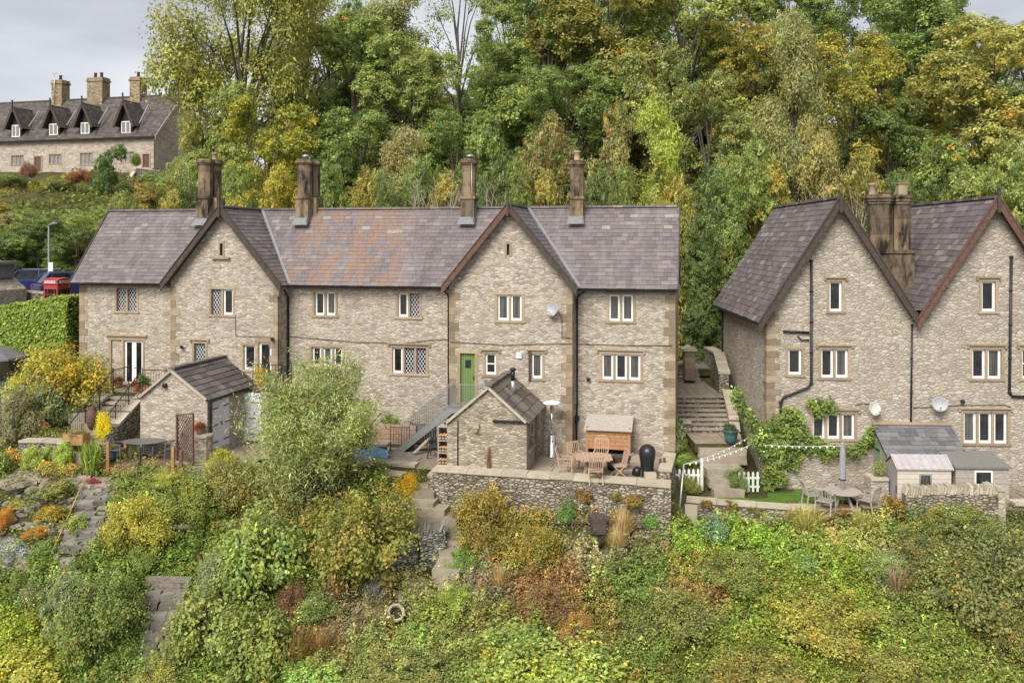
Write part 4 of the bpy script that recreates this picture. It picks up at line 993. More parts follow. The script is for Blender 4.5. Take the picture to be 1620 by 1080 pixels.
# patio of the middle cottages and its retaining wall
pl, pr_ = FM.x(690,-3.6), FM.x(1062,-3.6)
flags('patio', FM, FM.x(832,-3.4), FM.x(1062,-3.3), -3.55, .78, -8.3, 'flag', (.8,.6))
flags('yard', FM, FM.x(560,-2.4), FM.x(706,-3.4)-.02, -3.3, .78, -8.34, 'paving', (1.2,.9))
a = FM.wld(pl, -3.75, 0); b_ = FM.wld(FM.x(908,-3.75), -3.75, 0); c_ = FM.wld(pr_, -3.75, 0)
wall_run('retaining_wall', 'rough stone retaining wall along the front of the patio', [(a.x,a.y,-8.12),(b_.x,b_.y,-8.14),(c_.x,c_.y,-8.2)], [2.2,2.1,1.75], .5, cop_h=.12, cop_len=1.2)
e_ = FM.wld(FM.x(1058,-2.9), -1.7, 0)
wall_run('low_wall', 'short stone wall closing the right end of the patio', [(c_.x-.15,c_.y+.35,-7.85),(e_.x-.0,e_.y,-7.7)], 1.6, .35, cop_len=.6)
s0 = FM.wld(FM.x(690,-3.75), -3.75, 0)
a2, b2 = W_(592,728,33.0), W_(660,733,32.6)
wall_run('low_wall', 'low stone wall with pale coping below the blue tarpaulin', [a2, b2], .7, .4, cop_len=1.0)
a2, b2 = W_(600,743,32.3), W_(640,748,32.0)
wall_run('low_wall', 'lower ledge of stone left of the yellow bush', [a2, b2], .6, .35, m='drywall_dark', cop_len=.8)
# stone steps down from the yard
def steps(name, label, boxes, m='flag', rz=None, parent_frame=None):
    T = thing(name, label, 'steps', boxes[0][0], 0)
    b = MB(); o = Vector(boxes[0][0])
    for (c, d, rot) in boxes:
        cc = Vector(c) - o; b.cbox(cc - Vector((0,0,d[2]/2)), d, rot, 0, 0, .03)
    b.build('tread', M[m], T); 
    return T
wall_run('low_wall', 'stone wall end beside the top of the yard steps', [W_(688,752,31.7), W_(697,741,32.3)], 1.4, .5, m='drywall', cop_len=.5)
bx = [(W_(668,762,32.1),(1.0,.55,.5),-.2), (W_(668,775,31.6),(1.0,.5,.5),-.2), (W_(666,790,31.2),(1.1,.7,.8),-.2), (W_(686,801,30.9),(1.0,.7,.8),-.25), (W_(708,814,30.6),(.95,.7,.8),-.3),
      (W_(716,838,30.2),(.75,.5,.6),-.25), (W_(716,852,29.8),(.8,.5,.6),-.25), (W_(717,868,29.4),(.85,.5,.6),-.25), (W_(714,882,29.0),(.9,.5,.6),-.25), (W_(708,897,28.6),(.9,.5,.6),-.2)]
steps('stone_steps', 'worn stone steps going down from the yard past the round bush', bx)
wall_run('dry_stone_wall', 'small dry stone wall with upright coping beside the steps', [W_(622,842,29.6), W_(664,840,29.5), W_(704,832,29.6)], 1.35, .45, m='drywall_dark', cop='rock', cop_h=.08, upright=True)
# long stairs between the houses
def zof(py, Y): return (HY-py)/F*Y
bx = []; n = 8
T = thing('stone_stairs', 'broad stone stairs climbing between the two houses', 'steps', (8.0, 36.2, -8.0), -.02)
b = MB()
for i in range(n):
    z = -7.85 + (i+1)*.145; y = 36.2 + i*.26; xl_ = (7.35 if i < 3 else 6.55); xr_ = 8.95 + .02*i
    x = xl_
    while x < xr_ - .02:
        xx = min(xr_, x + R.uniform(.7, 1.3)); xx = xr_ if xr_-xx < .3 else xx
        b.box(x+.005-8, xx-.005-8, y-36.2-.03, y-36.2+.30, z+8-.07, z+8-.002*i); x = xx
b.build('tread', M['flag'], T)
b = MB()
for i in range(n): b.box((7.38 if i < 3 else 6.58)-8, 8.93-8, i*.26, i*.26+.3, -.6, (i+1)*.145+.15-.072)
b.build('riser', M['drywall_dark'], T)
b = MB()
for i in range(3): b.box(7.6-8, 8.8-8, 5.6+i*.3, 6.6+i*.3, 1.3+i*.17-.15, 1.3+(i+1)*.17); 
b.build('upper_tread', M['flag'], T)
W0 = Frame(0, 810, 1, 0); W0.o = Vector((0,0,0))
flags('landing', W0, 6.5, 9.1, 38.2, 42.0, -6.69, 'path', (1.3,1.0))
flags('road', W0, 5.5, 13.5, 42.6, 47.5, -6.17, 'tarmac', (8,6))
flags('lower_landing', W0, 7.1, 8.95, 34.3, 36.2, -7.86, 'path', (1.2,.9), base=.35)
bx = [((8.1,34.2,-8.02),(1.8,.4,.3),0), ((8.05,33.9,-8.25),(1.8,.4,.3),0), ((7.9,33.3,-8.5),(1.4,1.0,.35),0), ((7.9,32.65,-8.75),(1.35,.6,.3),.0), ((7.85,32.2,-9.02),(1.1,.5,.3),.03)]
steps('stone_steps', 'broken paved steps from the stairs foot down to the lawn', bx)
# pier and walls by the stairs
T = thing('gate_pier', 'brown stone gate pier with a sloping cap at the head of the stairs', 'pillar', (7.0+.75, 41.6, -6.7), 0); T.location = pix(1090, 600, 41.6)
b = MB(); 
for i in range(5): b.box(-.24,.24,-.28,.28,i*.27,(i+1)*.27-.008)
b.build('shaft', M['quoin'], T); b = MB(); b.prism([(-.32,1.35),(.32,1.35),(.32,1.45),(0,1.6),(-.32,1.45)], -.32, .32); b.build('cap', M['coping'], T)
wall_run('stone_wall', 'stone wall left of the gate pier', [W_(1066,575,42), W_(1083,570,42)], .9, .4)
wall_run('stone_wall', 'stone wall with rounded coping climbing beside the right house', [W_(1146,588,38.2), W_(1137,556,41.5), W_(1121,548,44.5)], 2.0, .4, cop_len=.6)
wall_run('stone_wall', 'retaining wall right of the long stairs under the creeper', [W_(1170,735,34.0), W_(1160,655,36.2), W_(1150,615,38.2)], [2.2,1.6,1.2], .3, m='wall_pale', cop_len=.7)
wall_run('low_wall', 'stone planter block left of the lower stairs', [W_(1078,664,36.4), W_(1092,664,36.4)], 1.3, .5, cop_len=.8)
# lawn, lawn wall and shed wall
k = N('lawn'); v = k.coord(); f = k.noise(v, 3, 5, .6); M['lawn'] = k.set(k.ramp(f, [(.3, (.06,.12,.018)), (.7, (.10,.17,.03))]), .95, 0, .1)
b = MB(); xs = np.linspace(6.6, 12.9, 34); ys = np.linspace(30.5, 33.9, 12); vs = [(x, max(y, 31.45-(x-6.6)*.16), -9.29 + .03*math.sin(x*3)*math.cos(y*4)) for y in ys for x in xs]
b.add(vs, [(j*34+i, j*34+i+1, (j+1)*34+i+1, (j+1)*34+i) for j in range(11) for i in range(33)]); o = b.build('lawn', M['lawn']); tag(o, kind='structure')
flags('shed_terrace', FH, FH.x(1350,-2), FH.x(1620,-2)+1.5, -3.0, -.02, -9.06, 'path', (.9,.7))
wall_run('retaining_wall', 'low stone wall with flat pale coping along the lawn edge', [W_(1086,787,31.5), W_(1160,793,31.1), W_(1250,799,30.7), W_(1340,801,30.5), W_(1440,803,30.3)], [.75,.8,.85,.9,.9], .42, cop_h=.09, cop_len=1.1)
wall_run('dry_stone_wall', 'dry stone wall topped with upright slabs before the sheds', [W_(1430,779,29.9), W_(1500,777,29.7), W_(1575,777,29.5)], 1.3, .42, m='drywall', cop='coping', cop_h=.04, upright=True)
wall_run('gate_post', 'pale stone block at the right end of the upright slab wall', [W_(1572,769,29.45), W_(1586,769,29.45)], 1.3, .3, m='wall_pale', cop_len=.5)
wall_run('low_wall', 'low stone wall at the right edge behind the brambles', [W_(1600,792,30.0), W_(1700,792,30.0)], .8, .4, cop_len=.9)
wall_run('planter_pillar', 'stone planter pillar between lawn table and cream shed', [W_(1372,752,31.3), W_(1400,752,31.3)], 1.1, .6, m='wall_pale', cop_len=.8)
# standing slab and blocks
def slabstone(px, py, Y, d, rot, lab, roll=0.0):
    T = thing('stone_slab', lab, 'stone slab', pix(px, py, Y), rot); b = MB(); b.cbox((0,0,d[2]/2-.05), d, 0, 0, roll, .05); b.build('slab', M['coping'], T)
slabstone(1093, 836, 30.4, (.42,.16,.88), -.1, 'tall pale slab standing against the lawn wall')
slabstone(1072, 836, 30.3, (.36,.2,.42), .1, 'squat pale block at the foot of the pole')
slabstone(1056, 838, 30.1, (.30,.25,.38), .2, 'squared stone at the foot of the patio wall corner')
slabstone(893, 838, 30.6, (.5,.2,.5), 0, 'rough grey slab leaning at the foot of the patio wall', .1)

# ---- terrace, stairs and balcony at the left cottage
tz = -6.3
flags('terrace', FM, FM.x(165,-.6), FM.x(300,-.6), -1.6, .78, tz, 'flag', (.8,.6), base=2.0)
p0 = FM.wld(FM.x(165,-.6), -1.7, 0); p1 = FM.wld(FM.x(300,-.6), -1.7, 0)
x0s = FM.x(150,-2.8); x1s = x0s + 1.25
T = thing('stone_stairs', 'stone stairs with black railings down from the glazed door', 'steps', FM.wld(x0s, -1.6, 0), FM.rz); T.location.z = tz
b = MB()
for i in range(10):
    z = -(i+1)*.17; y = -(i)*.27; b.box(-.05+R.uniform(-.03,.03), 1.3+R.uniform(-.03,.03), y-.29, y+.02, z-.10, z)
b.build('tread', M['flag'], T); b = MB()
for i in range(10): b.box(0, 1.25, -i*.27-.27, -i*.27, -2.4, -(i+1)*.17-.102)
b.build('riser', M['drywall_dark'], T)
q0 = FM.wld(x0s+1.45, -1.75, 0); q1 = FM.wld(x0s+1.45, -3.6, 0); q2 = FM.wld(x0s+3.6, -1.75, 0)
wall_run('stone_wall', 'rough stone wall under the left terrace railing', [(q1.x,q1.y,-7.2),(q0.x,q0.y,tz+.02),(q2.x,q2.y,tz+.02)], [1.3,2.2,2.2], .35, m='drywall', cop_len=.6)
wall_run('stone_wall', 'stone block wall left of the terrace stairs', [tuple(FM.wld(x0s-.3,-2.3,0).xy)+(-6.5,), tuple(FM.wld(x0s-.3,-.2,0).xy)+(-6.1,)], 2.2, .5, m='drywall', cop_len=.7)
def railing(name, label, fr, pts, h=.95, gap=.12, r=.010, m='black', post_every=1.2, parent=None, cat='railing', pr=.022):
    """pts are (x,y,z) in a frame; upright bars between two rails"""
    o = Vector(pts[0]); T = thing(name, label, cat, fr.wld(o.x, o.y, 0), fr.rz); T.location.z = o.z
    P = [Vector(p)-o for p in pts]; b, c, d = MB(), MB(), MB()
    for i in range(len(P)-1):
        p, q = P[i], P[i+1]; L = (q-p).length; n = max(2, int(L/gap)); up = Vector((0,0,h))
        b.bar(p+up, q+up, .03); b.bar(p+Vector((0,0,.1)), q+Vector((0,0,.1)), .02)
        for k in range(n+1):
            t = p.lerp(q, k/n); c.tube([t+Vector((0,0,.1)), t+up], r, 4, False)
        k = max(1, int(round(L/post_every)))
        for j in range(k+1):
            t = p.lerp(q, j/k); d.tube([t-Vector((0,0,.1)), t+up+Vector((0,0,.08))], pr, 6)
    b.build('rail', M[m], T); c.build('bars', M[m], T); d.build('post', M[m], T)
    return T
xa_, xb_ = x0s+1.35, x0s+3.5
railing('railing', 'black iron railing along the terrace edge by the glazed door', FM, [(xa_,-1.62,tz),(xb_,-1.62,tz),(xb_,-.3,tz)])
railing('railing', 'black iron handrail on the right side of the terrace stairs', FM, [(xa_-.05,-1.66,tz),(xa_-.05,-4.1,tz-1.65)], h=.9, post_every=.9)
railing('railing', 'black iron handrail on the left side of the terrace stairs', FM, [(x0s-.02,-.6,tz),(x0s-.02,-1.62,tz),(x0s-.02,-4.2,tz-1.7)], h=.9, post_every=.9)
# balcony with the lilac gate below
bx0, bx1 = FM.x(402,-.9), FM.x(447,-.9); bz = -6.02
flags('balcony', FM, bx0, bx1, -1.05, -.02, bz, 'flag', (.8,.5), base=.15)
gx0, gx1 = FM.x(386,-1.0), FM.x(411.5,-1.0)
T = thing('garden_gate', 'tall lilac boarded gate right of the stone store', 'gate', FM.wld((gx0+gx1)/2, -1.0, 0), FM.rz); T.location.z = -8.25; h = (gx1-gx0)/2
b = MB()
for i in range(5): b.box(-h+i*2*h/5+.003, -h+(i+1)*2*h/5-.003, -.03, .02, .05, 1.85)
b.build('boards', M['lilac'], T); b = MB(); 
for zz in (.3, .95, 1.6): b.box(h-.45, h, -.045, -.03, zz, zz+.04)
b.bar((-h+.1,-.06,.9),(-h+.1,-.06,1.2), .03); b.build('hinge', M['black'], T)
b = MB(); b.box(-h-.12,-h-.01,-.05,.1,0,2.0); b.box(h+.01,h+.12,-.05,.1,0,2.0); b.box(-h-.12,h+.12,-.05,.1,1.87,2.0); b.build('frame', M['lilac'], T)
p0 = FM.wld(gx1+.1, -.9, 0); p1 = FM.wld(bx1, -.9, 0)
wall_run('stone_wall', 'stone wall under the balcony right of the lilac gate', [(p0.x,p0.y,-6.18),(p1.x,p1.y,-6.18)], 2.4, .3, m='wall')
railing('railing', 'black iron balcony railing above the lilac gate', FM, [(bx0,-1.0,bz),(bx1,-1.0,bz),(bx1,-.1,bz)])
flags('lower_yard', FM, FM.x(328,-2), FM.x(450,-1.5), -4.6, -.1, -8.3, 'path', (.9,.8), base=.3)

# ---- left garden walls
wall_run('dry_stone_wall', 'tall dry stone wall stepping up below the yellow bush', [W_(-8,622,36.5), W_(16,612,36.6), W_(48,598,36.8)], [1.9,2.0,2.2], .5, m='drywall_dark', cop='coping')
wall_run('dry_stone_wall', 'high rubble wall end beside the yellow bush', [W_(46,588,36.6), W_(78,598,36.2)], [2.4,2.2], .4, m='drywall_dark', cop='rock', cop_over=.0)
wall_run('low_wall', 'low coped stone wall above the flower bed', [W_(36,694,33.8), W_(75,694,33.6), W_(112,697,33.4)], .75, .4, m='drywall')
wall_run('low_wall', 'short stone ledge behind the timber deck', [W_(120,700,34.0), W_(172,697,34.2)], .6, .4, m='drywall')
bx = [(W_(135,715,33.4),(1.0,.6,.4),0), (W_(137,700,34.0),(1.1,.6,.4),0), (W_(138,685,34.6),(1.1,.6,.4),0), (W_(138,668,35.3),(1.1,.6,.4),0), (W_(136,652,36.0),(1.1,.6,.4),0), (W_(136,640,36.7),(1.1,.6,.4),0)]
steps('stone_steps', 'mossy stone steps between the planters left of the railings', bx)
# paving strip, rockery steps and lower paths
def rubble_path(name, pts, w, m='rock', n=40, sz=.35, kind='structure'):
    b = MB(); 
    P = [at(*p) for p in pts]
    for i in range(n):
        t = R.random()*(len(P)-1); j = min(int(t), len(P)-2); p = P[j].lerp(P[j+1], t-j); d = (P[j+1]-P[j]); d.z = 0; d.normalize(); s = Vector((-d.y, d.x, 0))
        q = p + s*R.uniform(-w,w)/2; q.z = gz(q.x, q.y); b.cbox(q+Vector((0,0,.02)), (sz*R.uniform(.7,1.4), sz*R.uniform(.6,1.1), .12), R.uniform(0,3), R.uniform(-.08,.08), R.uniform(-.08,.08), .15)
    o = b.build(name, M[m]); tag(o, kind=kind); return o
rubble_path('garden_path', [(10,757),(60,752),(110,757),(170,768)], .9, 'flag', 110, .42)
rubble_path('lower_path', [(0,893),(50,888),(110,900)], .5, 'flag', 60, .4)
def stair_run(name, label, pts, w, n, m, th=.14, rot=0.0, jit=.12):
    P = [at(*p) for p in pts]; o = P[0]; T = thing(name, label, 'steps', o, 0); b = MB()
    for i in range(n):
        t = i/(n-1)*(len(P)-1); j = min(int(t), len(P)-2); p = P[j].lerp(P[j+1], t-j)
        a = -w/2
        while a < w/2 - .05:
            l = min(R.uniform(.3,.7), w/2-a); b.cbox(p-o+Vector((a+l/2, R.uniform(-.04,.04), R.uniform(-.02,.03))), (l*.93, .38*R.uniform(.85,1.1), th*R.uniform(.8,1.2)), rot+R.uniform(-.10,.10), R.uniform(-.06,.06), R.uniform(-.07,.07), jit*1.3); a += l
    b.build('tread', M[m], T); return T
stair_run('rockery_steps', 'narrow layered stone steps through the rockery', [(150,772),(142,830),(118,870)], 1.1, 15, 'rock', .13)
stair_run('stone_steps', 'stone steps half hidden right of the deck', [(318,742),(312,765),(285,800),(275,880)], .9, 12, 'rock', .13)
M['sleeper'] = plain('old_sleeper', (.20,.17,.15), .9, 0, .3, 10)
stair_run('sleeper_steps', 'old timber and stone steps in the lower left garden', [(262,945),(258,1000),(250,1060)], 1.35, 8, 'rock', .3)
T = thing('timber_wall', 'stacked old timber sleepers above the lower left steps', 'retaining wall', at(262,950), -.05)
b = MB()
for i in range(4): b.cbox((R.uniform(-.05,.05), .25, .1+i*.16), (1.45, .18, .15), R.uniform(-.02,.02), 0, 0, .03)
b.build('sleeper', M['sleeper'], T)
# rocks of the rockery: individually placed boulders
rock_meshes = []
for s in range(5):
    rr = random.Random(50+s); b = MB(); n = 9
    prof = [(.02,-.35),(.32,-.32),(.5,-.12),(.52,.08),(.36,.26),(.16,.33),(.02,.34)]
    vs = []; 
    for r_, z in prof:
        for j in range(n):
            t = 2*math.pi*j/n; kf = rr.uniform(.78,1.2); vs.append((r_*math.cos(t)*kf, r_*math.sin(t)*kf*.8, z*rr.uniform(.85,1.15)))
    fs = [(i*n+j, i*n+(j+1)%n, (i+1)*n+(j+1)%n, (i+1)*n+j) for i in range(len(prof)-1) for j in range(n)]
    b.add(vs, fs + [tuple(range(n-1,-1,-1)), tuple((len(prof)-1)*n+j for j in range(n))]); o = b.build('rock', M['rock']); rock_meshes.append(o.data); bpy.data.objects.remove(o)
def rock(px, py, s, lab, grp='grey rocks set in the garden slope', sq=(1,1,.7)):
    o = bpy.data.objects.new('rock', R.choice(rock_meshes)); COL.objects.link(o); p = at(px, py); o.location = p + Vector((0,0,s*.08))
    o.scale = (s*sq[0]*R.uniform(.8,1.25), s*sq[1]*R.uniform(.8,1.2), s*sq[2]*R.uniform(.8,1.2)); o.rotation_euler = (R.uniform(-.2,.2), R.uniform(-.2,.2), R.uniform(0,6.28)); tag(o, lab, 'rock', grp)
    return o
for i in range(85):
    px, py = R.uniform(-5, 128), R.uniform(768, 845)
    if px > 55 and 805 < py < 830: continue
    rock(px, py, R.uniform(.16,.46), 'grey rockery stone on the slope below the flower bed')
rock(28, 775, .9, 'largest pale rockery boulder under the flower bed', None)
for i in range(26): rock(R.uniform(0, 62), R.uniform(945, 968), R.uniform(.18,.36), 'grey stone in the low rubble edge at lower left', 'stones of the lower left rubble edge')
for i in range(20): rock(R.uniform(150,190), R.uniform(762, 790), R.uniform(.16,.34), 'pale stone beside the top of the rockery steps', 'stones beside the rockery steps')
for i in range(16): rock(R.uniform(975,1045), R.uniform(812,842), R.uniform(.2,.45), 'pale rubble stone under the right end of the patio wall', 'rubble under the patio wall')
for i in range(30): rock(R.uniform(865,1045), R.uniform(872,896), R.uniform(.16,.4), 'pale stone in the tumbled row across the slope', 'tumbled row of stones')
for i in range(10): rock(R.uniform(620,660), R.uniform(925,945), R.uniform(.15,.3), 'stone edging the small path below the steps', 'stones edging the lower path')
for px, py in ((1378,856),(1384,862),(1372,864),(1213,880),(505,985),(520,975),(1095,905)): rock(px, py, .28, 'pale stone lying among the brambles', 'stones among the brambles')
steps('path_slab', 'square stone slab in the small path below the steps', [(tuple(at(660,925)+Vector((0,0,.1))),(.6,.5,.2),.3), (tuple(at(640,940)+Vector((0,0,.06))),(.5,.4,.2),.5)])
# ------------------------------------------------------------ furniture and other things that stand about
def frm(fr, px, py, d=None, z=None):
    return None
def onpx(px, py, z):
    """point on the level plane z under a pixel"""
    Y = z * F / (HY - py); return pix(px, py, Y)
def part(T, name, m, fn, bevel=0):
    b = MB(); fn(b); return b.build(name, M[m] if isinstance(m, str) else m, T, bevel=bevel)
PZ = -8.3
# steel stairs to the green door
d0_, d1_ = -1.05, -.15
lx0, lx1 = FM.x(716,-.6), FM.x(768,-.6); lz = FM.z(740,637,0) - .02
zf = PZ - Z; bxf = FM.x(640,-.6)
T = thing('metal_staircase', 'galvanised steel staircase rising to the green door', 'staircase', FM.wld(0,0,0), FM.rz); T.location = FM.wld(lx0, -.6, zf); sx_ = lambda x: x - lx0; sz_ = lambda z: z - zf
part(T, 'landing', 'galv', lambda b: (b.box(0, sx_(lx1), d0_+.6, d1_+.6, sz_(lz)-.06, sz_(lz)), b.bar((0,d0_+.6,sz_(lz)-.1),(sx_(lx1),d0_+.6,sz_(lz)-.1),.05,.2)))
for yy in (d0_, d1_): part(T, 'stringer', 'galv', lambda b: b.bar((sx_(bxf), yy+.6, .05), (0.05, yy+.6, sz_(lz)-.1), .02, .26))
def tr(b):
    for i in range(9): t = (i+.5)/9; b.box(sx_(bxf)*(1-t)-.13, sx_(bxf)*(1-t)+.13, d0_+.62, d1_+.58, (sz_(lz))*t-.02, (sz_(lz))*t+.02)
part(T, 'tread', 'galv', tr)
def rl(b, x0, z0, x1, z1, y, n):
    up = Vector((0,0,.92)); a, c = Vector((x0,y,z0)), Vector((x1,y,z1)); b.bar(a+up, c+up, .025); b.bar(a+Vector((0,0,.1)), c+Vector((0,0,.1)), .02)
    for i in range(n+1): t = a.lerp(c, i/n); b.tube([t, t+up], .009, 4, False)
part(T, 'stair_railing', 'galv', lambda b: rl(b, sx_(bxf), .1, 0, sz_(lz), d1_+.6, 26)); part(T, 'stair_railing', 'galv', lambda b: rl(b, sx_(bxf), .1, 0, sz_(lz), d0_+.6, 26))
part(T, 'landing_railing', 'galv', lambda b: rl(b, 0, sz_(lz), sx_(lx1), sz_(lz), d0_+.6, 15))
part(T, 'support_leg', 'galv', lambda b: (b.bar((.3,-.4,0),(.3,-.4,sz_(lz)),.06), b.bar((1.1,-.4,0),(1.1,-.4,sz_(lz)),.06)))

M['plastic'] = plain('dark_green_plastic', (.035,.055,.06), .4, 0, .1); M['cast'] = plain('grey_metal', (.16,.155,.16), .5, .3, .2)
M['tarp'] = plain('blue_tarpaulin', (.14,.27,.42), .45, 0, .25, 8); M['terracotta'] = plain('terracotta', (.38,.16,.08), .75, 0, .2, 8)
M['decking'] = plain('deck_board', (.17,.10,.07), .7, 0, .3, 10); M['orange_post'] = plain('new_timber', (.36,.17,.07), .7, 0, .2, 8)
M['log'] = plain('cut_log', (.42,.27,.15), .8, 0, .4, 20); M['cover'] = plain('black_cover', (.015,.015,.017), .35, 0, .3, 6)
M['blue_pot'] = plain('blue_glaze', (.08,.20,.38), .3, 0, .2); M['teal_pot'] = plain('teal_glaze', (.05,.14,.15), .3, 0, .2); M['soil'] = plain('potting_soil', (.04,.03,.02), .95, 0, .3, 30)
M['red_paint'] = plain('post_office_red', (.36,.05,.05), .4, 0, .1); M['car_blue'] = plain('car_blue', (.03,.045,.17), .25, .3, .1, 3); M['rubber'] = plain('tyre_rubber', (.02,.02,.02), .8)
M['parasol'] = plain('grey_canvas', (.27,.26,.28), .85, 0, .15); M['string'] = plain('white_bulb', (.8,.8,.76), .4, 0, .05)

def slat_chair(name, label, loc, rot, m, back='slats', grp=None, seat=.44, w=.48, bh=.52, thin=.035):
    T = thing(name, label, 'chair', loc, rot, grp); h = w/2
    part(T, 'seat', m, lambda b: [b.box(-h, h, -h+i*w/6+.008, -h+(i+1)*w/6-.008, seat-.025, seat) for i in range(6)])
    def bk(b):
        b.bar((-h,h-.02,seat-.02),(-h,h+.12,seat+bh),thin); b.bar((h,h-.02,seat-.02),(h,h+.12,seat+bh),thin); b.bar((-h,h+.12,seat+bh),(h,h+.12,seat+bh),thin*1.3,thin*1.6)
        if back == 'arch': b.tube([(-h,h+.12,seat+bh),(-h*.5,h+.13,seat+bh+.1),(0,h+.13,seat+bh+.13),(h*.5,h+.13,seat+bh+.1),(h,h+.12,seat+bh)], .018, 6)
        for i in range(1, 6): x = -h + w*i/6; b.bar((x,h-.02,seat+.05),(x,h+.115,seat+bh), .022, .015)
    part(T, 'backrest', m, bk)
    for sx in (-1, 1):
        part(T, 'leg', m, lambda b: b.bar((sx*h,-h+.02,0),(sx*h,-h+.04,seat+.2),thin)); part(T, 'leg', m, lambda b: b.bar((sx*h,h+.06,0),(sx*h,h-.02,seat),thin))
        part(T, 'arm', m, lambda b: b.bar((sx*h,-h,seat+.2),(sx*h,h+.05,seat+.22),.045,.025))
    return T
def fold_chair(name, label, loc, rot, m, grp=None):
    T = thing(name, label, 'chair', loc, rot, grp)
    part(T, 'seat', m, lambda b: [b.box(-.22,.22,-.2+i*.075,-.2+i*.075+.06,.43,.455) for i in range(6)])
    def bk(b):
        b.bar((-.22,.2,.4),(-.22,.32,.98),.035); b.bar((.22,.2,.4),(.22,.32,.98),.035); b.bar((-.22,.32,.97),(.22,.32,.97),.05,.06)
        for i in range(1,6): x = -.22+.44*i/6; b.bar((x,.2,.5),(x,.31,.95),.025,.012)
    part(T, 'backrest', m, bk)
    for sx in (-1,1):
        part(T, 'leg', m, lambda b: b.bar((sx*.2,-.28,0),(sx*.2,.24,.52),.035)); part(T, 'leg', m, lambda b: b.bar((sx*.23,.3,0),(sx*.23,-.2,.45),.035))
    return T
def pot(name, label, loc, r, h, m, plantm=None, cat='plant pot', grp=None, oval=1):
    T = thing(name, label, cat, loc, 0, grp)
    part(T, 'pot', m, lambda b: b.lathe([(r*.68,0),(r*.9,h*.5),(r,h*.9),(r*1.1,h*.92),(r*1.1,h),(r*.95,h),(r*.9,h*.9)], (0,0,0), 16)); part(T, 'soil', 'soil', lambda b: b.lathe([(r*.93,h*.86),(.01,h*.9)], (0,0,0), 12, cap=False))
    return T

# plastic chair, log store, logs, bins under the stairs
p = onpx(691,722,PZ); p.z = PZ; T = thing('plastic_chair', 'dark green plastic armchair with fan back before the log store', 'chair', p, -.1)
def bk(b):
    for i in range(7):
        t = -1+2*i/6; b.tube([(.10*t,.2,.42),(.20*t,.27,.65),(.24*t,.32,.88+.06*(1-t*t))], .016, 5)
    b.tube([(-.26,.2,.42),(-.28,.3,.7),(-.22,.34,.93),(0,.35,1.02),(.22,.34,.93),(.28,.3,.7),(.26,.2,.42)], .022, 6)
part(T, 'backrest', 'plastic', bk); part(T, 'seat', 'plastic', lambda b: b.prism([(-.26,-.24),(.26,-.24),(.23,.22),(-.23,.22)], .39, .42, 'z'))
for sx in (-1,1):
    part(T, 'leg', 'plastic', lambda b: b.tube([(sx*.3,-.27,0),(sx*.26,-.22,.64)], [.025,.03], 6)); part(T, 'leg', 'plastic', lambda b: b.tube([(sx*.3,.27,0),(sx*.24,.2,.42)], [.025,.03], 6)); part(T, 'arm', 'plastic', lambda b: b.bar((sx*.28,-.26,.65),(sx*.28,.28,.68),.06,.03))
p = FM.wld(FM.x(710,-2.6), -2.9, zf); T = thing('log_store', 'narrow open wooden log store beside the stone outhouse', 'log store', p, FM.rz)
part(T, 'frame', 'wood_grey', lambda b: (b.box(-.28,-.24,-.2,.3,0,1.5), b.box(.22,.26,-.2,.3,0,1.5), [b.box(-.24,.22,-.2,.3,z,z+.04) for z in (.05,.5,.95,1.45)], b.box(-.24,.22,.28,.3,0,1.45)))
def lg(b):
    for z in (.10,.55,1.0):
        for i in range(4):
            for j in range(2): b.cur = 0; b.tube([(-.19+i*.11,-.2,z+.05+j*.11),(-.19+i*.11,.2,z+.05+j*.11)], R.uniform(.04,.055), 7)
part(T, 'firewood', 'log', lg)
p = onpx(688,716,PZ); T = thing('firewood_pile', 'loose split logs lying under the steel stairs', 'firewood', (p.x, p.y+.5, PZ), 0); part(T, 'logs', 'log', lambda b: [b.tube([(R.uniform(-.7,.6),R.uniform(-.1,.5),.07+R.random()*.25),(R.uniform(-.7,.6),R.uniform(.1,.6),.07+R.random()*.25)], .06, 7) for i in range(12)])
p = onpx(665,718,PZ); T = thing('plank', 'pale plank leaning under the steel stairs', 'plank', (p.x, p.y, PZ), 0); part(T, 'board', 'wood_grey', lambda b: b.bar((-.25,0,.03),(.35,.5,.55),.16,.03))
p = FM.wld(FM.x(666,-.3), -.25, zf); T = thing('bin', 'grey slatted bin enclosure against the wall behind the stairs', 'bin store', p, FM.rz); part(T, 'slats', 'cast', lambda b: [b.box(-.45+i*.1,-.45+i*.1+.08,-.03,.0,.1,.95) for i in range(10)]); part(T, 'frame', 'cast', lambda b: (b.box(-.5,.6,0,.03,.85,.95), b.box(-.5,.6,0,.03,.1,.18), b.box(-.5,-.45,-.03,.1,0,1), b.box(.55,.6,-.03,.1,0,1)))
railing('fence_panel', 'small rusty upright bar fence left of the steel stairs', FM, [(FM.x(618,-.9),-.9,PZ),(FM.x(648,-.9),-.9,PZ)], h=.9, gap=.11, r=.014, m='timber_red', cat='fence')
p = FM.wld(FM.x(612,-.4), -.35, zf); T = thing('board_fence', 'low brown board wall against the terrace behind the slab table', 'fence', p, FM.rz); part(T, 'board', 'wood_pink', lambda b: [b.box(-1.0,1.2,-.03,.03,.1+i*.2,.28+i*.2) for i in range(4)]); part(T, 'post', 'timber', lambda b: (b.box(-.9,-.8,.03,.1,0,.9), b.box(1.0,1.1,.03,.1,0,.9)))
p = onpx(588,722,PZ-.1); T = thing('slab_table', 'stone slab table with a crumpled blue tarpaulin below', 'table', (p.x, p.y+.3, gz(p.x,p.y)), -.1)
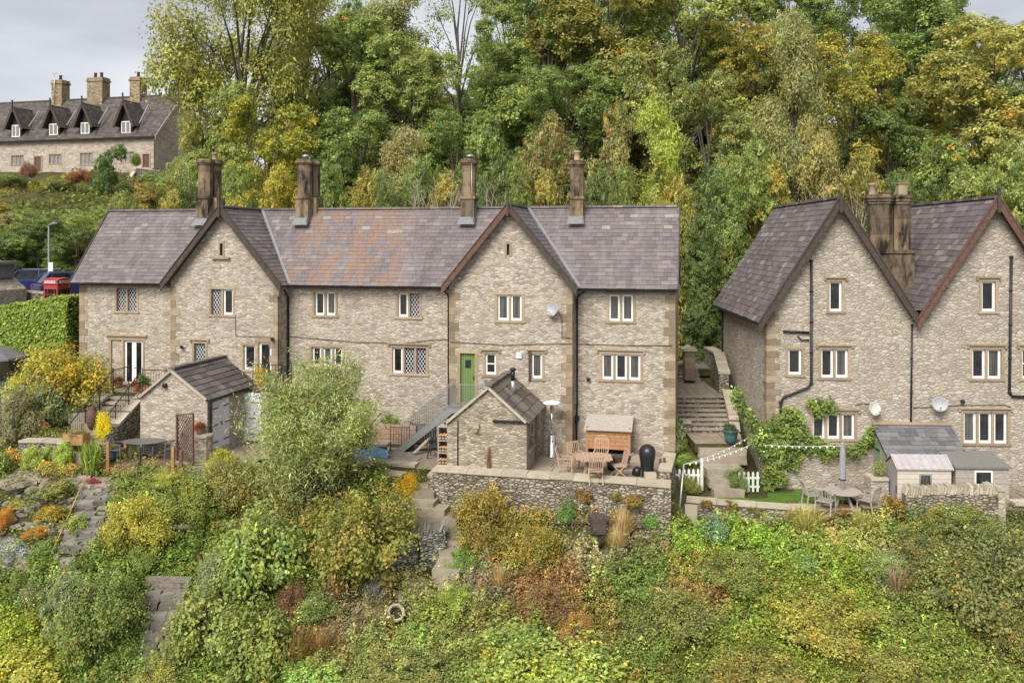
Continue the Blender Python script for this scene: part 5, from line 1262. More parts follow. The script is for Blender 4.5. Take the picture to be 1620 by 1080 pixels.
part(T, 'tabletop', 'coping', lambda b: b.cbox((0,0,.5),(1.25,.8,.07),0,0,0,.04)); part(T, 'support', 'drywall', lambda b: b.box(-.5,-.3,-.3,.3,0,.465)); part(T, 'support', 'drywall', lambda b: b.box(.3,.5,-.3,.3,0,.465))
def tarp(b):
    n, m_ = 26, 10; vs = []
    for j in range(m_):
        for i in range(n):
            u, v_ = i/(n-1), j/(m_-1); vs.append((-.72+1.5*u+.04*math.sin(9*v_+3*u), -.42-.35*v_+.04*math.sin(17*u), .44*(1-v_)*(1-.35*abs(math.sin(5*u)))+.03+.05*math.sin(21*u+5*v_)*math.sin(7*v_)+.03))
    b.sm = True; b.add(vs, [(j*n+i, j*n+i+1, (j+1)*n+i+1, (j+1)*n+i) for j in range(m_-1) for i in range(n-1)]); b.sm = False
o = MB(); tarp(o); o = o.build('tarpaulin', M['tarp'], None, loc=T.location, rz=-.1); tag(o, 'crumpled blue tarpaulin hanging below the stone slab table', 'tarpaulin')
# patio heater
p = onpx(873,722,PZ); T = thing('patio_heater', 'stainless steel patio heater with round reflector by the outhouse', 'heater', (p.x,p.y,PZ), 0)
part(T, 'gas_housing', 'steel', lambda b: b.lathe([(.20,0),(.20,.04),(.15,.06),(.15,.80),(.13,.83),(.03,.84)], (0,0,0), 20)); part(T, 'pole', 'steel', lambda b: b.tube([(0,0,.83),(0,0,1.75)], .022, 8))
part(T, 'burner', 'steel', lambda b: b.lathe([(.04,1.7),(.07,1.75),(.07,2.0),(.09,2.02)], (0,0,0), 12)); part(T, 'reflector', 'white', lambda b: b.lathe([(.36,2.05),(.28,2.10),(.05,2.16),(.01,2.165)], (0,0,0), 24)); part(T, 'knob', 'black', lambda b: b.lathe([(.035,0),(.035,.03)], (0,-.17,.62), 8))
# patio table and chairs
tp = onpx(939,722,PZ+.72); tx_, ty_ = tp.x, tp.y
T = thing('patio_table', 'round teak patio table on crossed legs', 'table', (tx_,ty_,PZ), 0)
part(T, 'tabletop', 'wood_pink', lambda b: [b.prism([(x0_:=-.64+i*.128, -(h0_:=math.sqrt(max(.0,.66**2-min(abs(x0_),abs(x0_+.12))**2)))),(x0_+.12,-h0_),(x0_+.12,h0_),(x0_,h0_)], .69, .72, 'z') for i in range(10)])
for a in (.4, 1.97, 3.54, 5.11): part(T, 'leg', 'wood_pink', lambda b: (b.bar((.38*math.cos(a),.38*math.sin(a),0),(.22*math.cos(a),.22*math.sin(a),.69),.08), b.bar((.24*math.cos(a+.35),.24*math.sin(a+.35),0),(.24*math.cos(a+.35),.24*math.sin(a+.35),.69),.05)))
for ax, ay, rot, lab, fn in ((-.95,.15,1.45,'teak chair at the left of the round patio table','a'), (-.5,.85,.5,'teak chair behind the patio table, nearest the black downpipe','b'), (.35,.95,-.2,'arched back teak chair behind the patio table before the wooden bench store','c'), (.0,-.75,3.14,'teak folding chair on the near side of the patio table','d'), (.85,-.1,-1.4,'teak folding chair at the right of the patio table','e')):
    loc = (tx_+ax, ty_+ay, PZ)
    if fn in 'de': fold_chair('patio_chair', lab, loc, rot, 'wood_pink', 'teak chairs round the patio table')
    else: slat_chair('patio_chair', lab, loc, rot, 'wood_pink', 'arch' if fn == 'c' else 'slats', 'teak chairs round the patio table', bh=.52 if fn != 'c' else .62)
p = FM.wld(FM.x(963,.1), .25, zf); T = thing('storage_bench', 'wooden store with a grey sloping lid against the patio wall', 'garden store', p, FM.rz)
part(T, 'front', 'wood', lambda b: [b.box(-.78,.78,-.36,-.33,.25+i*.145,.25+i*.145+.135) for i in range(5)]); part(T, 'frame', 'wood', lambda b: [b.box(x,x+.07,-.38,.3,0,1.1) for x in (-.85,.78)]); part(T, 'back', 'timber', lambda b: b.box(-.78,.78,.27,.3,0,1.2))
part(T, 'lid', 'wood_grey', lambda b: [b.add([(-.92,-.48+i*.115,1.0+i*.055),(.92,-.48+i*.115,1.0+i*.055),(.92,-.375+i*.115,1.05+i*.055),(-.92,-.375+i*.115,1.05+i*.055),(-.92,-.48+i*.115,.97+i*.055),(.92,-.48+i*.115,.97+i*.055)], [(0,1,2,3),(4,5,1,0)]) for i in range(8)])
p = onpx(925,728,PZ); p.z = PZ
T = thing('barrow', 'dark garden barrow parked before the wooden store', 'wheelbarrow', (tx_+1.05, ty_+1.0, PZ), .4); part(T, 'tray', 'timber', lambda b: b.prism([(-.2,.25),(.25,.25),(.35,.5),(-.3,.5)], -.22, .22)); part(T, 'wheel', 'rubber', lambda b: b.tube([(-.35,-.04,.17),(-.35,.04,.17)], .17, 14)); part(T, 'handle', 'wood_grey', lambda b: (b.bar((-.35,-.15,.2),(.7,-.22,.48),.035), b.bar((-.35,.15,.2),(.7,.22,.48),.035)))
# covered barbecue
p = onpx(1024,754,PZ); T = thing('barbecue', 'barbecue hidden under a black fitted cover at the patio corner', 'barbecue', (p.x,p.y,PZ), .1)
def cov(b):
    n = 18; prof = [(.30,.12),(.26,.3),(.27,.5),(.33,.72),(.33,.92),(.25,1.06),(.12,1.13),(.01,1.15)]; vs = []
    for r_, z in prof:
        for j in range(n): t = 2*math.pi*j/n; k_ = 1+.16*math.sin(5*t+2*z)*(1.15-z)+.05*math.sin(9*t-4*z); vs.append((r_*k_*math.cos(t)*.85, r_*k_*math.sin(t), z+.05*math.sin(3*t)*(z < .1)))
    b.sm = True; b.add(vs, [(i*n+j, i*n+(j+1)%n, (i+1)*n+(j+1)%n, (i+1)*n+j) for i in range(len(prof)-1) for j in range(n)] + [tuple((len(prof)-1)*n+j for j in range(n))]); b.sm = False
part(T, 'cover', 'cover', cov); part(T, 'leg', 'steel', lambda b: (b.bar((-.3,-.2,0),(-.25,-.2,.3),.03), b.bar((.3,-.2,0),(.25,-.2,.3),.03))); 
p = onpx(1008,752,PZ); T = thing('garden_bag', 'black crumpled bag slumped left of the covered barbecue', 'bag', (p.x,p.y,PZ), 0); part(T, 'bag', 'cover', lambda b: b.lathe([(.12,0),(.2,.08),(.15,.25),(.05,.33)], (0,0,0), 9, smooth=True))
p = onpx(1024,757,PZ); T = thing('stone_block', 'pale stone block in front of the covered barbecue', 'stone block', (p.x+.05,p.y-.35,PZ), 0); part(T, 'block', 'coping', lambda b: b.cbox((0,0,.15),(.4,.3,.3),0,0,0,.06))
p = onpx(1050,756,PZ); T = thing('short_post', 'red brown timber gate post at the right end of the patio', 'post', (p.x,p.y+.2,PZ), 0); part(T, 'post', 'timber_red', lambda b: (b.box(-.12,-.04,-.05,.05,0,.62), b.box(.02,.10,-.05,.05,0,.66)))
# wheelbarrow leaning up against the patio wall
p = onpx(948,845,-9.75); T = thing('wheelbarrow', 'rusty dark wheelbarrow standing on end against the patio wall', 'wheelbarrow', (p.x,p.y,gz(p.x,p.y)), .1)
part(T, 'tray', 'timber', lambda b: b.add([(-.26,.12,.35),(.26,.12,.35),(.32,.25,1.05),(-.32,.25,1.05),(-.2,-.12,.45),(.2,-.12,.45),(.24,-.05,.95),(-.24,-.05,.95)], [(4,5,6,7),(0,1,5,4),(1,2,6,5),(2,3,7,6),(3,0,4,7)]))
part(T, 'wheel', 'rubber', lambda b: b.tube([(-.05,-.05,.2),(.05,-.05,.2)], .19, 14)); part(T, 'frame', 'cast', lambda b: (b.bar((-.06,-.05,.2),(-.28,.2,1.2),.035), b.bar((.06,-.05,.2),(.28,.2,1.2),.035), b.bar((-.24,-.1,.5),(-.2,-.35,.72),.03), b.bar((.24,-.1,.5),(.2,-.35,.72),.03)))
# ---- deck with its furniture
DZ = -8.3; dk = W0; dxa, dxb = pix(172,740,32.35).x, pix(292,740,32.35).x
T = thing('timber_deck', 'raised timber deck with short corner posts', 'deck', ((dxa+dxb)/2, 33.4, DZ), -.03); h = (dxb-dxa)/2
part(T, 'boards', 'decking', lambda b: [b.box(-h,h,-1.05+i*.145,-1.05+i*.145+.135,-.03,0) for i in range(15)]); part(T, 'fascia', 'wood', lambda b: (b.box(-h,h,-1.09,-1.055,-.2,-.005), b.box(-h-.04,-h,-1.09,1.1,-.2,-.005)))
part(T, 'joist', 'timber', lambda b: [b.box(-h+.1+i*(2*h-.2)/4,-h+.16+i*(2*h-.2)/4,-1.0,1.0,-.55,-.035) for i in range(5)])
for x_, y_, hh, m_ in ((-h+.02,-1.12,.95,'orange_post'), (-h+.05,.2,.6,'orange_post'), (-.15*h,-1.12,.75,'timber'), (h-.35,-1.12,.8,'wood'), (h-.15,-.9,.6,'decking')): part(T, 'post', m_, lambda b: b.box(x_-.05,x_+.05,y_-.05,y_+.05,-.4,hh))
tp = onpx(228,697,DZ+.72)
T = thing('garden_table', 'oval grey metal table on the timber deck', 'table', (tp.x,tp.y,DZ), 0)
part(T, 'tabletop', 'cast', lambda b: b.prism([(.82*math.cos(2*math.pi*i/24), .5*math.sin(2*math.pi*i/24)) for i in range(24)], .70, .72, 'z'))
for sx in (-1,1):
    for sy_ in (-1,1): part(T, 'leg', 'cast', lambda b: b.tube([(sx*.35,sy_*.2,.7),(sx*.45,sy_*.26,.45),(sx*.38,sy_*.22,.2),(sx*.52,sy_*.3,0)], .02, 6))
for ax, ay, rot, lab in ((-.95,-.1,1.5,'grey metal chair at the left of the oval deck table'), (-.05,.75,.05,'grey metal chair behind the oval deck table'), (1.0,.15,-1.35,'grey metal chair right of the oval deck table by the trellis')):
    slat_chair('metal_chair', lab, (tp.x+ax, tp.y+ay, DZ), rot, 'cast', 'slats', 'grey metal chairs on the deck', thin=.028, w=.5)
# trellis screen, round stone pillar with red pot
p = pix(293,720,33.1); T = thing('trellis_screen', 'red brown diamond trellis screen at the end of the deck', 'trellis', (p.x,p.y,-8.3), -.62)
part(T, 'post', 'timber_red', lambda b: (b.box(-.55,-.47,-.04,.04,0,1.75), b.box(.47,.52,-.03,.03,0,1.9), b.bar((-.5,0,1.72),(.5,0,1.88),.05), b.bar((-.5,0,.12),(.5,0,.12),.04)))
part(T, 'lattice', 'timber_red', lambda b: [lattice(b, -.47, .47, .12, 1.76, y_, pw=.15, ph=.17, t=.022) for y_ in (0,)])
p = pix(322,720,33.4); T = thing('stone_pillar', 'round topped stone pillar beside the trellis', 'pillar', (p.x,p.y,-8.35), 0)
part(T, 'shaft', 'wall_dark', lambda b: b.lathe([(.34,-.2),(.33,.3),(.33,.95)], (0,0,0), 10, smooth=False)); part(T, 'cap', 'coping', lambda b: b.lathe([(.36,.95),(.36,1.03),(.02,1.05)], (0,0,0), 10, smooth=False))
RP = pot('flower_pot', 'terracotta pot of red flowers on the stone pillar', (p.x-.15,p.y,-7.3), .14, .24, 'terracotta')
BP = pot('flower_pot', 'blue glazed pot at the left end of the deck', tuple(onpx(176,728,-8.3)), .2, .42, 'blue_pot')
TP = pot('flower_pot', 'teal glazed pot at the foot of the long stairs', tuple(onpx(1156,700,-7.86)), .28, .5, 'teal_pot')
T = thing('planter', 'rusty orange square wooden planter on the low wall', 'planter', tuple(pix(121,702,33.6)), -.1); part(T, 'box', 'wood', lambda b: (b.box(-.4,.4,-.25,-.22,0,.42), b.box(-.4,.4,.22,.25,0,.42), b.box(-.4,-.37,-.22,.22,0,.42), b.box(.37,.4,-.22,.22,0,.42))); part(T, 'soil', 'soil', lambda b: b.box(-.37,.37,-.22,.22,.05,.38)); PLW = T
T = thing('planter', 'terracotta trough of plants right of the glazed door', 'planter', tuple(FM.wld(FM.x(236,-.9),-1.3,-6.3-Z)), FM.rz); part(T, 'box', 'terracotta', lambda b: (b.box(-.3,.3,-.15,-.12,0,.3), b.box(-.3,.3,.12,.15,0,.3), b.box(-.3,-.27,-.12,.12,0,.3), b.box(.27,.3,-.12,.12,0,.3))); part(T, 'soil', 'soil', lambda b: b.box(-.27,.27,-.12,.12,.03,.26)); PLT = T
P2 = pot('flower_pot', 'terracotta pot of dark red flowers left of the glazed door', tuple(FM.wld(FM.x(190,-.9),-1.0,-6.3-Z)), .17, .32, 'terracotta')
P3 = pot('flower_pot', 'terracotta pot of red flowers at the top of the terrace stairs', tuple(FM.wld(FM.x(222,-1.2),-1.45,-6.3-Z)), .15, .3, 'terracotta')
T = thing('water_butt', 'dark blue water butt against the wall behind the store', 'water butt', tuple(FM.wld(FM.x(263,-.3),-.35,-6.75-Z)), 0); part(T, 'barrel', 'plastic', lambda b: b.lathe([(.20,-.6),(.24,0),(.25,.75),(.26,.78),(.26,.82)], (0,0,0), 16)); part(T, 'lid', 'plastic', lambda b: b.lathe([(.27,.82),(.26,.88),(.02,.9)], (0,0,0), 16))
T = thing('oil_jar', 'large brown pottery jar beside the terrace stairs', 'jar', tuple(pix(146,678,35.0)), 0); part(T, 'jar', 'timber_red', lambda b: b.lathe([(.12,0),(.2,.2),(.24,.45),(.19,.7),(.12,.8),(.14,.86)], (0,0,0), 16))
p = onpx(199,694,-8.1); T = thing('bistro_table', 'pale blue folding bistro table planted with flowers', 'table', (p.x,p.y,-8.12), .3)
M['pale_blue'] = plain('pale_blue_paint', (.26,.47,.62), .5, 0, .1)
part(T, 'tabletop', 'pale_blue', lambda b: b.lathe([(.36,.68),(.36,.71),(.01,.715)], (0,0,0), 18)); 
for sx in (-1,1): part(T, 'leg', 'pale_blue', lambda b: (b.bar((-.28,sx*.16,0),(.28,sx*.16,.68),.03), b.bar((.28,sx*.14,0),(-.28,sx*.14,.68),.03)))
TRAY = pot('flower_bowl', 'dark blue bowl of yellow flowers on the bistro table', (p.x,p.y,-7.4), .3, .13, 'blue_pot')
T = thing('blue_chair', 'slate blue garden chair tucked beside the bistro table', 'chair', (p.x+.62,p.y+.2,-8.12), -1.4); part(T, 'backrest', 'blue_paint', lambda b: b.box(-.22,.22,.2,.23,.4,1.05)); part(T, 'seat', 'blue_paint', lambda b: b.box(-.22,.22,-.22,.2,.42,.45)); 
for sx in (-1,1): part(T, 'leg', 'blue_paint', lambda b: (b.bar((sx*.2,-.2,0),(sx*.2,-.2,.42),.03), b.bar((sx*.2,.2,0),(sx*.2,.2,.42),.03)))
p = onpx(379,698,-8.28); M['yellow_green'] = plain('faded_yellow_green', (.50,.52,.22), .5, 0, .1)
T = thing('watering_can', 'yellow tub with a green watering can beside the lilac gate', 'tub', (p.x,p.y,-8.3), 0); part(T, 'tub', 'yellow_green', lambda b: b.lathe([(.16,0),(.19,.35),(.2,.36)], (0,0,0), 14)); part(T, 'can', 'sage' if 'sage' in M else 'green_paint', lambda b: (b.lathe([(.13,.36),(.13,.52),(.06,.58)], (0,0,0), 12), b.tube([(.1,0,.42),(.28,0,.6)], .02, 6)))
# ---- lawn furniture
LZ = -9.28; tp = onpx(1333,776,LZ+.62)
T = thing('lawn_table', 'round silvered teak table on the lawn with a pole through it', 'table', (tp.x,tp.y,LZ), 0)
part(T, 'tabletop', 'wood_grey', lambda b: b.prism([(.62*math.cos(2*math.pi*i/20), .62*math.sin(2*math.pi*i/20)) for i in range(20)], .60, .63, 'z'))
for a in (.6,2.2,3.8,5.3): part(T, 'leg', 'wood_grey', lambda b: b.bar((.45*math.cos(a),.45*math.sin(a),0),(.15*math.cos(a),.15*math.sin(a),.6),.06))
for ax, ay, rot, lab in ((-.75,-.45,2.5,'silvered teak armchair left of the lawn table'), (-.95,.25,1.6,'silvered teak armchair behind the left of the lawn table'), (.72,-.35,-2.4,'silvered teak armchair right of the lawn table')):
    slat_chair('lawn_chair', lab, (tp.x+ax, tp.y+ay, LZ), rot, 'wood_grey', 'slats', 'silvered teak chairs round the lawn table', w=.52, bh=.45)
T = thing('parasol', 'closed grey parasol standing through the lawn table', 'parasol', (tp.x,tp.y,LZ), 0)
part(T, 'pole', 'wood_grey', lambda b: b.tube([(0,0,0),(0,0,2.3)], .022, 8)); part(T, 'canopy', 'parasol', lambda b: b.lathe([(.05,.85),(.11,1.0),(.12,1.3),(.10,1.9),(.06,2.25),(.01,2.32)], (0,0,0), 9, smooth=False)); part(T, 'strap', 'black', lambda b: b.lathe([(.12,1.0),(.125,1.04)], (0,0,0), 9))
# picket fence pieces
def picket(label, px0, px1, Y, zb, h=.8, m='white', rot=0.0):
    a, c = pix(px0,700,Y), pix(px1,700,Y); L = c.x-a.x; T = thing('picket_fence', label, 'fence', (a.x, Y, zb), rot, None)
    n = max(3, int(L/.15)); part(T, 'picket', m, lambda b: [b.prism([(x_-.04,0.05),(x_+.04,0.05),(x_+.04,h-.06),(x_,h),(x_-.04,h-.06)], -.02, 0) for x_ in [L*(i+.5)/n for i in range(n)]]); part(T, 'rail', m, lambda b: (b.box(0,L,0,.03,.2,.27), b.box(0,L,0,.03,h-.28,h-.21)))
M['pale_green'] = plain('pale_green_paint', (.55,.60,.52), .5, 0, .08)
picket('pale picket fence left of the path to the lawn', 1064, 1108, 32.6, -9.2); picket('pale green picket fence before the creeper, right of the path', 1166, 1202, 32.4, -9.25, m='pale_green')
T = thing('gate_post', 'pale wooden gate post by the path to the lawn', 'post', tuple(pix(1110,766,32.4)), 0); part(T, 'post', 'pale_green', lambda b: b.box(-.05,.05,-.05,.05,-.2,.95))
# washing pole and strings of lights
p0 = pix(1071,836,30.25); p1 = pix(1082,734,30.6)
T = thing('leaning_pole', 'pale leaning pole at the left end of the lawn wall', 'pole', p0, 0); part(T, 'pole', 'galv', lambda b: b.tube([(0,0,-.2), p1-p0], .028, 8))
def lights(label, a, c, n, sag):
    a, c = Vector(a), Vector(c); T = thing('string_lights', label, 'string lights', a, 0); pts = [a.lerp(c, i/n) - Vector((0,0,sag*4*(i/n)*(1-i/n))) - a for i in range(n+1)]
    part(T, 'cable', 'string', lambda b: b.tube(pts, .008, 4, False)); [part(T, 'bulb', 'string', lambda b: b.lathe([(.012,.0),(.03,-.035),(.028,-.06),(.01,-.08)], q_, 7)) for q_ in pts[1:-1:1]]
q1 = FH.wld(FH.x(1188,-.1), -.1, 0); lights('string of small bulbs rising from the pole to the house corner', p1, tuple(pix(1186,690,34.0)), 12, .12)
lights('string of small bulbs from the pole to the creeper', p1, tuple(pix(1190,702,33.0)), 12, .1); lights('string of small bulbs stretched over the lawn to the parasol', tuple(pix(1190,702,33.0)), tuple(pix(1331,705,31.6)), 13, .05)
# ---- by the road: phone box, cars, lamp post
p = pix(91,440,46.5); bz_ = p.z - 2.45; T = thing('phone_box', 'red telephone box showing above the clipped hedge', 'phone box', (p.x,p.y,bz_), math.radians(-18))
def fr_(b):
    for sx in (-1,1):
        for sy_ in (-1,1): b.box(sx*.45-.07*(sx>0),sx*.45+.07*(sx<0),sy_*.45-.07*(sy_>0),sy_*.45+.07*(sy_<0),0,2.15)
    for s_ in (-1,1):
        for z0,z1 in ((0,.35),(1.9,2.15)): b.box(-.38,.38,s_*.43-.02,s_*.43+.02,z0,z1); b.box(s_*.43-.02,s_*.43+.02,-.38,.38,z0,z1)
        for z0 in (.6,.85,1.1,1.35,1.6): b.box(-.38,.38,s_*.42-.015,s_*.42+.015,z0,z0+.03); b.box(s_*.42-.015,s_*.42+.015,-.38,.38,z0,z0+.03)
        for x_ in (-.22,.22): b.box(x_-.012,x_+.012,s_*.42-.015,s_*.42+.015,.35,1.9); b.box(s_*.42-.015,s_*.42+.015,x_-.012,x_+.012,.35,1.9)
part(T, 'frame', 'red_paint', fr_); part(T, 'pane', 'glass', lambda b: b.box(-.405,.405,-.405,.405,.36,1.9))
def rf_(b):
    b.box(-.5,.5,-.5,.5,2.152,2.19)
    pr = [(-.48,2.19),(.48,2.19),(.48,2.36),(.36,2.43),(0,2.47),(-.36,2.43),(-.48,2.36)]
    b.prism(pr, -.48, .48); b.prism([(p_[0]*.99,p_[1]+.002) for p_ in pr], -.478, .478, 'x')
part(T, 'roof', 'red_paint', rf_)
for k_ in range(4):
    q_ = MB(); q_.T = Matrix.Rotation(k_*math.pi/2, 4, 'Z'); q_.box(-.34,.34,-.50,-.483,2.21,2.33); sg = q_.build('sign', M['white'], T)
    tcv = bpy.data.curves.new('lettering', 'FONT'); tcv.body = 'TELEPHONE'; tcv.size = .115; tcv.align_x = 'CENTER'; tcv.align_y = 'CENTER'; tcv.extrude = .003
    to = bpy.data.objects.new('lettering', tcv); COL.objects.link(to); dg = bpy.context.evaluated_depsgraph_get(); me = bpy.data.meshes.new_from_object(to.evaluated_get(dg)); bpy.data.objects.remove(to)
    me.materials.clear(); me.materials.append(M['black']); to = bpy.data.objects.new('lettering', me); COL.objects.link(to); to.parent = sg
    to.matrix_local = Matrix.Rotation(k_*math.pi/2, 4, 'Z') @ Matrix.Translation((0,-.505,2.27)) @ Matrix.Rotation(math.pi/2, 4, 'X')
def car(label, loc, rot, m):
    T = thing('parked_car', label, 'car', loc, rot, 'cars parked by the road')
    def body(b):
        prof = [(-2.15,.35),(-2.2,.75),(-2.05,.98),(-1.2,1.04),(1.75,1.02),(2.05,.95),(2.15,.6),(2.1,.32)]
        n = len(prof); vs = []
        for y_, k_ in ((-.9,1),(-.82,1.0),(.82,1.0),(.9,1)):
            for x_, z_ in prof: vs.append((x_*(1 if abs(y_) < .85 else .985), y_, z_-(.0 if abs(y_) < .85 else .06)*(z_ > .7)))
        b.sm = False; b.add(vs, [(j*n+i, j*n+(i+1)%n, (j+1)*n+(i+1)%n, (j+1)*n+i) for j in range(3) for i in range(n)] + [tuple(range(n-1,-1,-1)), tuple(3*n+i for i in range(n))])
    part(T, 'body', m, body, bevel=.03)
    part(T, 'cabin', 'glass', lambda b: b.add([(-1.25,-.78,1.03),(1.95,-.78,1.02),(1.95,.78,1.02),(-1.25,.78,1.03),(-.55,-.62,1.52),(1.55,-.62,1.53),(1.55,.62,1.53),(-.55,.62,1.52)], [(0,1,5,4),(1,2,6,5),(2,3,7,6),(3,0,4,7),(4,5,6,7)]))
    def rf(b):
        b.box(-.5,1.55,-.63,.63,1.525,1.575)
        for sy_ in (-1,1):
            b.bar((-1.28,sy_*.79,1.02),(-.52,sy_*.64,1.54),.07); b.bar((1.98,sy_*.79,1.0),(1.55,sy_*.64,1.54),.12); b.bar((.45,sy_*.79,1.02),(.45,sy_*.64,1.54),.08)
    part(T, 'roof', m, rf, bevel=.02); part(T, 'roof_rail', 'steel', lambda b: (b.bar((-.4,-.6,1.60),(1.4,-.6,1.60),.03), b.bar((-.4,.6,1.60),(1.4,.6,1.60),.03)))
    for x_ in (-1.35,1.35):
        for sy_ in (-1,1):
            w_ = part(T, 'wheel', 'rubber', lambda b: b.tube([(x_,sy_*.72,.33),(x_,sy_*.93,.33)], .33, 20)); part(w_, 'rim', 'steel', lambda b: b.tube([(x_,sy_*.931,.33),(x_,sy_*.94,.33)], .22, 12))
    for sy_ in (-1,1):
        part(T, 'headlight', 'white', lambda b: b.box(-2.19,-2.0,sy_*.75-.14,sy_*.75+.14,.72,.86)); part(T, 'tail_light', 'red_paint', lambda b: b.box(2.05,2.13,sy_*.75-.1,sy_*.75+.1,.7,.92))
    return T
c1 = pix(76,440,54.0); car('dark blue estate car parked behind the red telephone box', (c1.x, c1.y, -3.35), math.pi + .45, 'car_blue')
c2 = pix(116,440,50.5); car('dark blue car with pale nose half hidden by the terrace roof', (c2.x, c2.y+.3, -3.40), math.pi + .75, 'car_blue')
p = pix(77,440,49.5); T = thing('street_lamp', 'tall grey street lamp beside the blue car', 'street lamp', (p.x,p.y,-3.6), 0)
zt = (HY-357)/F*49.5 + 3.6; part(T, 'post', 'lamp_grey', lambda b: b.tube([(0,0,0),(0,0,1.5),(0,0,1.52),(0,0,zt)], [.09,.09,.055,.045], 8)); part(T, 'lamp_head', 'lamp_grey', lambda b: b.tube([(0,0,zt),(.25,-.05,zt+.12),(.55,-.1,zt+.13)], [.05,.08,.06], 8)); part(T, 'notice', 'white', lambda b: b.box(.02,.26,-.06,-.03,zt-2.55,zt-2.05))
wall_run('stone_wall', 'roadside stone wall below the parked blue car', [W_(-30,462,48.3), W_(30,458,48.3), W_(74,462,47.8)], 1.3, .4, m='drywall', cop_len=.5)
o = flags('village_road', W0, -40, -14, 49.5, 58.5, -3.42, 'tarmac', (20,9), base=.6)
# terraces and walls of the upper cottages
wall_run('stone_wall', 'distant grey garden wall below the grass terrace', [W_(70,313,92), W_(120,314,92), W_(170,314,92)], 1.6, .4, m='drywall', cop_len=1.2)
wall_run('stone_wall', 'distant tall stone wall right of the ivy clad tree', [W_(200,290,96), W_(215,266,97), W_(252,270,98)], 3.0, .5, m='drywall', cop_len=1.2)
wall_run('stone_wall', 'distant low wall in front of the cottage windows', [W_(110,296,96), W_(160,290,96)], .9, .4, m='drywall', cop_len=1.2)
b = MB(); b.box(-4.6,1.3,-.5,3.2,-.3,0); o = b.build('grass_terrace', M['lawn'], None, loc=tuple(pix(150,312,92.5))); o['kind'] = 'structure'
c3 = pix(55,296,94); T = car('small distant blue car in the garden of the upper cottages', (c3.x, c3.y, c3.z-1.0), .2, 'car_blue')
# concrete ring and garden hose line
p = at(626,978); T = thing('stone_ring', 'pale round stone trough tipped on the slope', 'trough', p+Vector((0,0,.1)), 0)
b = MB(); b.T = Matrix.Rotation(math.radians(50), 4, 'X') @ Matrix.Rotation(.2, 4, 'Y'); b.lathe([(.22,-.12),(.27,-.12),(.28,.1),(.25,.13),(.20,.12),(.19,-.05)], (0,0,0.1), 16, cap=False); b.cur = 1; b.lathe([(.19,-.04),(.01,-.04)], (0,0,.1), 12, cap=False); b.build('ring', [M['coping'], M['soil']], T)
p = [at(140,752), at(112,820), at(85,880), at(74,905), at(40,975)]; T = thing('garden_hose', 'yellow rope lying down the rockery slope', 'rope', p[0], 0); M['yellow'] = plain('yellow_rope', (.62,.40,.08), .6)
part(T, 'rope', 'yellow', lambda b: b.tube([q_-p[0]+Vector((0,0,.25)) for q_ in p], .014, 5))
p = at(272,855); T = thing('log', 'pale fallen log lying right of the feathery shrub', 'log', p, 0); part(T, 'log', 'wood_grey', lambda b: b.tube([(-.6,-.2,.55),(.75,.2,.35)], [.07,.09], 8))
# ------------------------------------------------------------ leaves
ORD = ['leftmost','second','third','fourth','fifth','sixth','seventh','eighth','ninth','tenth','eleventh','twelfth','thirteenth','fourteenth','fifteenth','sixteenth','seventeenth','eighteenth','nineteenth','twentieth','twenty first','twenty second','twenty third','twenty fourth','twenty fifth','twenty sixth','twenty seventh','twenty eighth','twenty ninth','thirtieth','thirty first','rightmost']
LB = 1.92
def leaf_mat(name, trans=.42, rough=.6):
    k = N(name); oi = k.n('ObjectInfo'); at_ = k.n('Attribute'); at_.attribute_name = 'tint'
    c = k.mix(1.0, oi.outputs['Color'], at_.outputs['Color'], 'MULTIPLY')
    k.l(c, k.b.inputs['Base Color']); k.b.inputs['Roughness'].default_value = rough; k.b.inputs['Specular IOR Level'].default_value = .25
    t = k.n('BsdfTranslucent'); k.l(c, t.inputs[0]); m = k.n('MixShader'); m.inputs[0].default_value = trans
    k.l(k.b.outputs[0], m.inputs[1]); k.l(t.outputs[0], m.inputs[2]); k.l(m.outputs[0], k.o.inputs[0]); return k.m
M['leaf'] = leaf_mat('leaf')
k = N('bark'); v = k.coord((1,1,.3)); f = k.noise(v, 6, 6, .7); c = k.ramp(f, [(.3, (.05,.042,.032)), (.7, (.15,.13,.105))]); k.bump(f, .5, .03); M['bark'] = k.set(c, .9, 0, .15)
k = N('pale_twig'); M['twig'] = k.set((.30,.26,.20), .9, 0, .15)

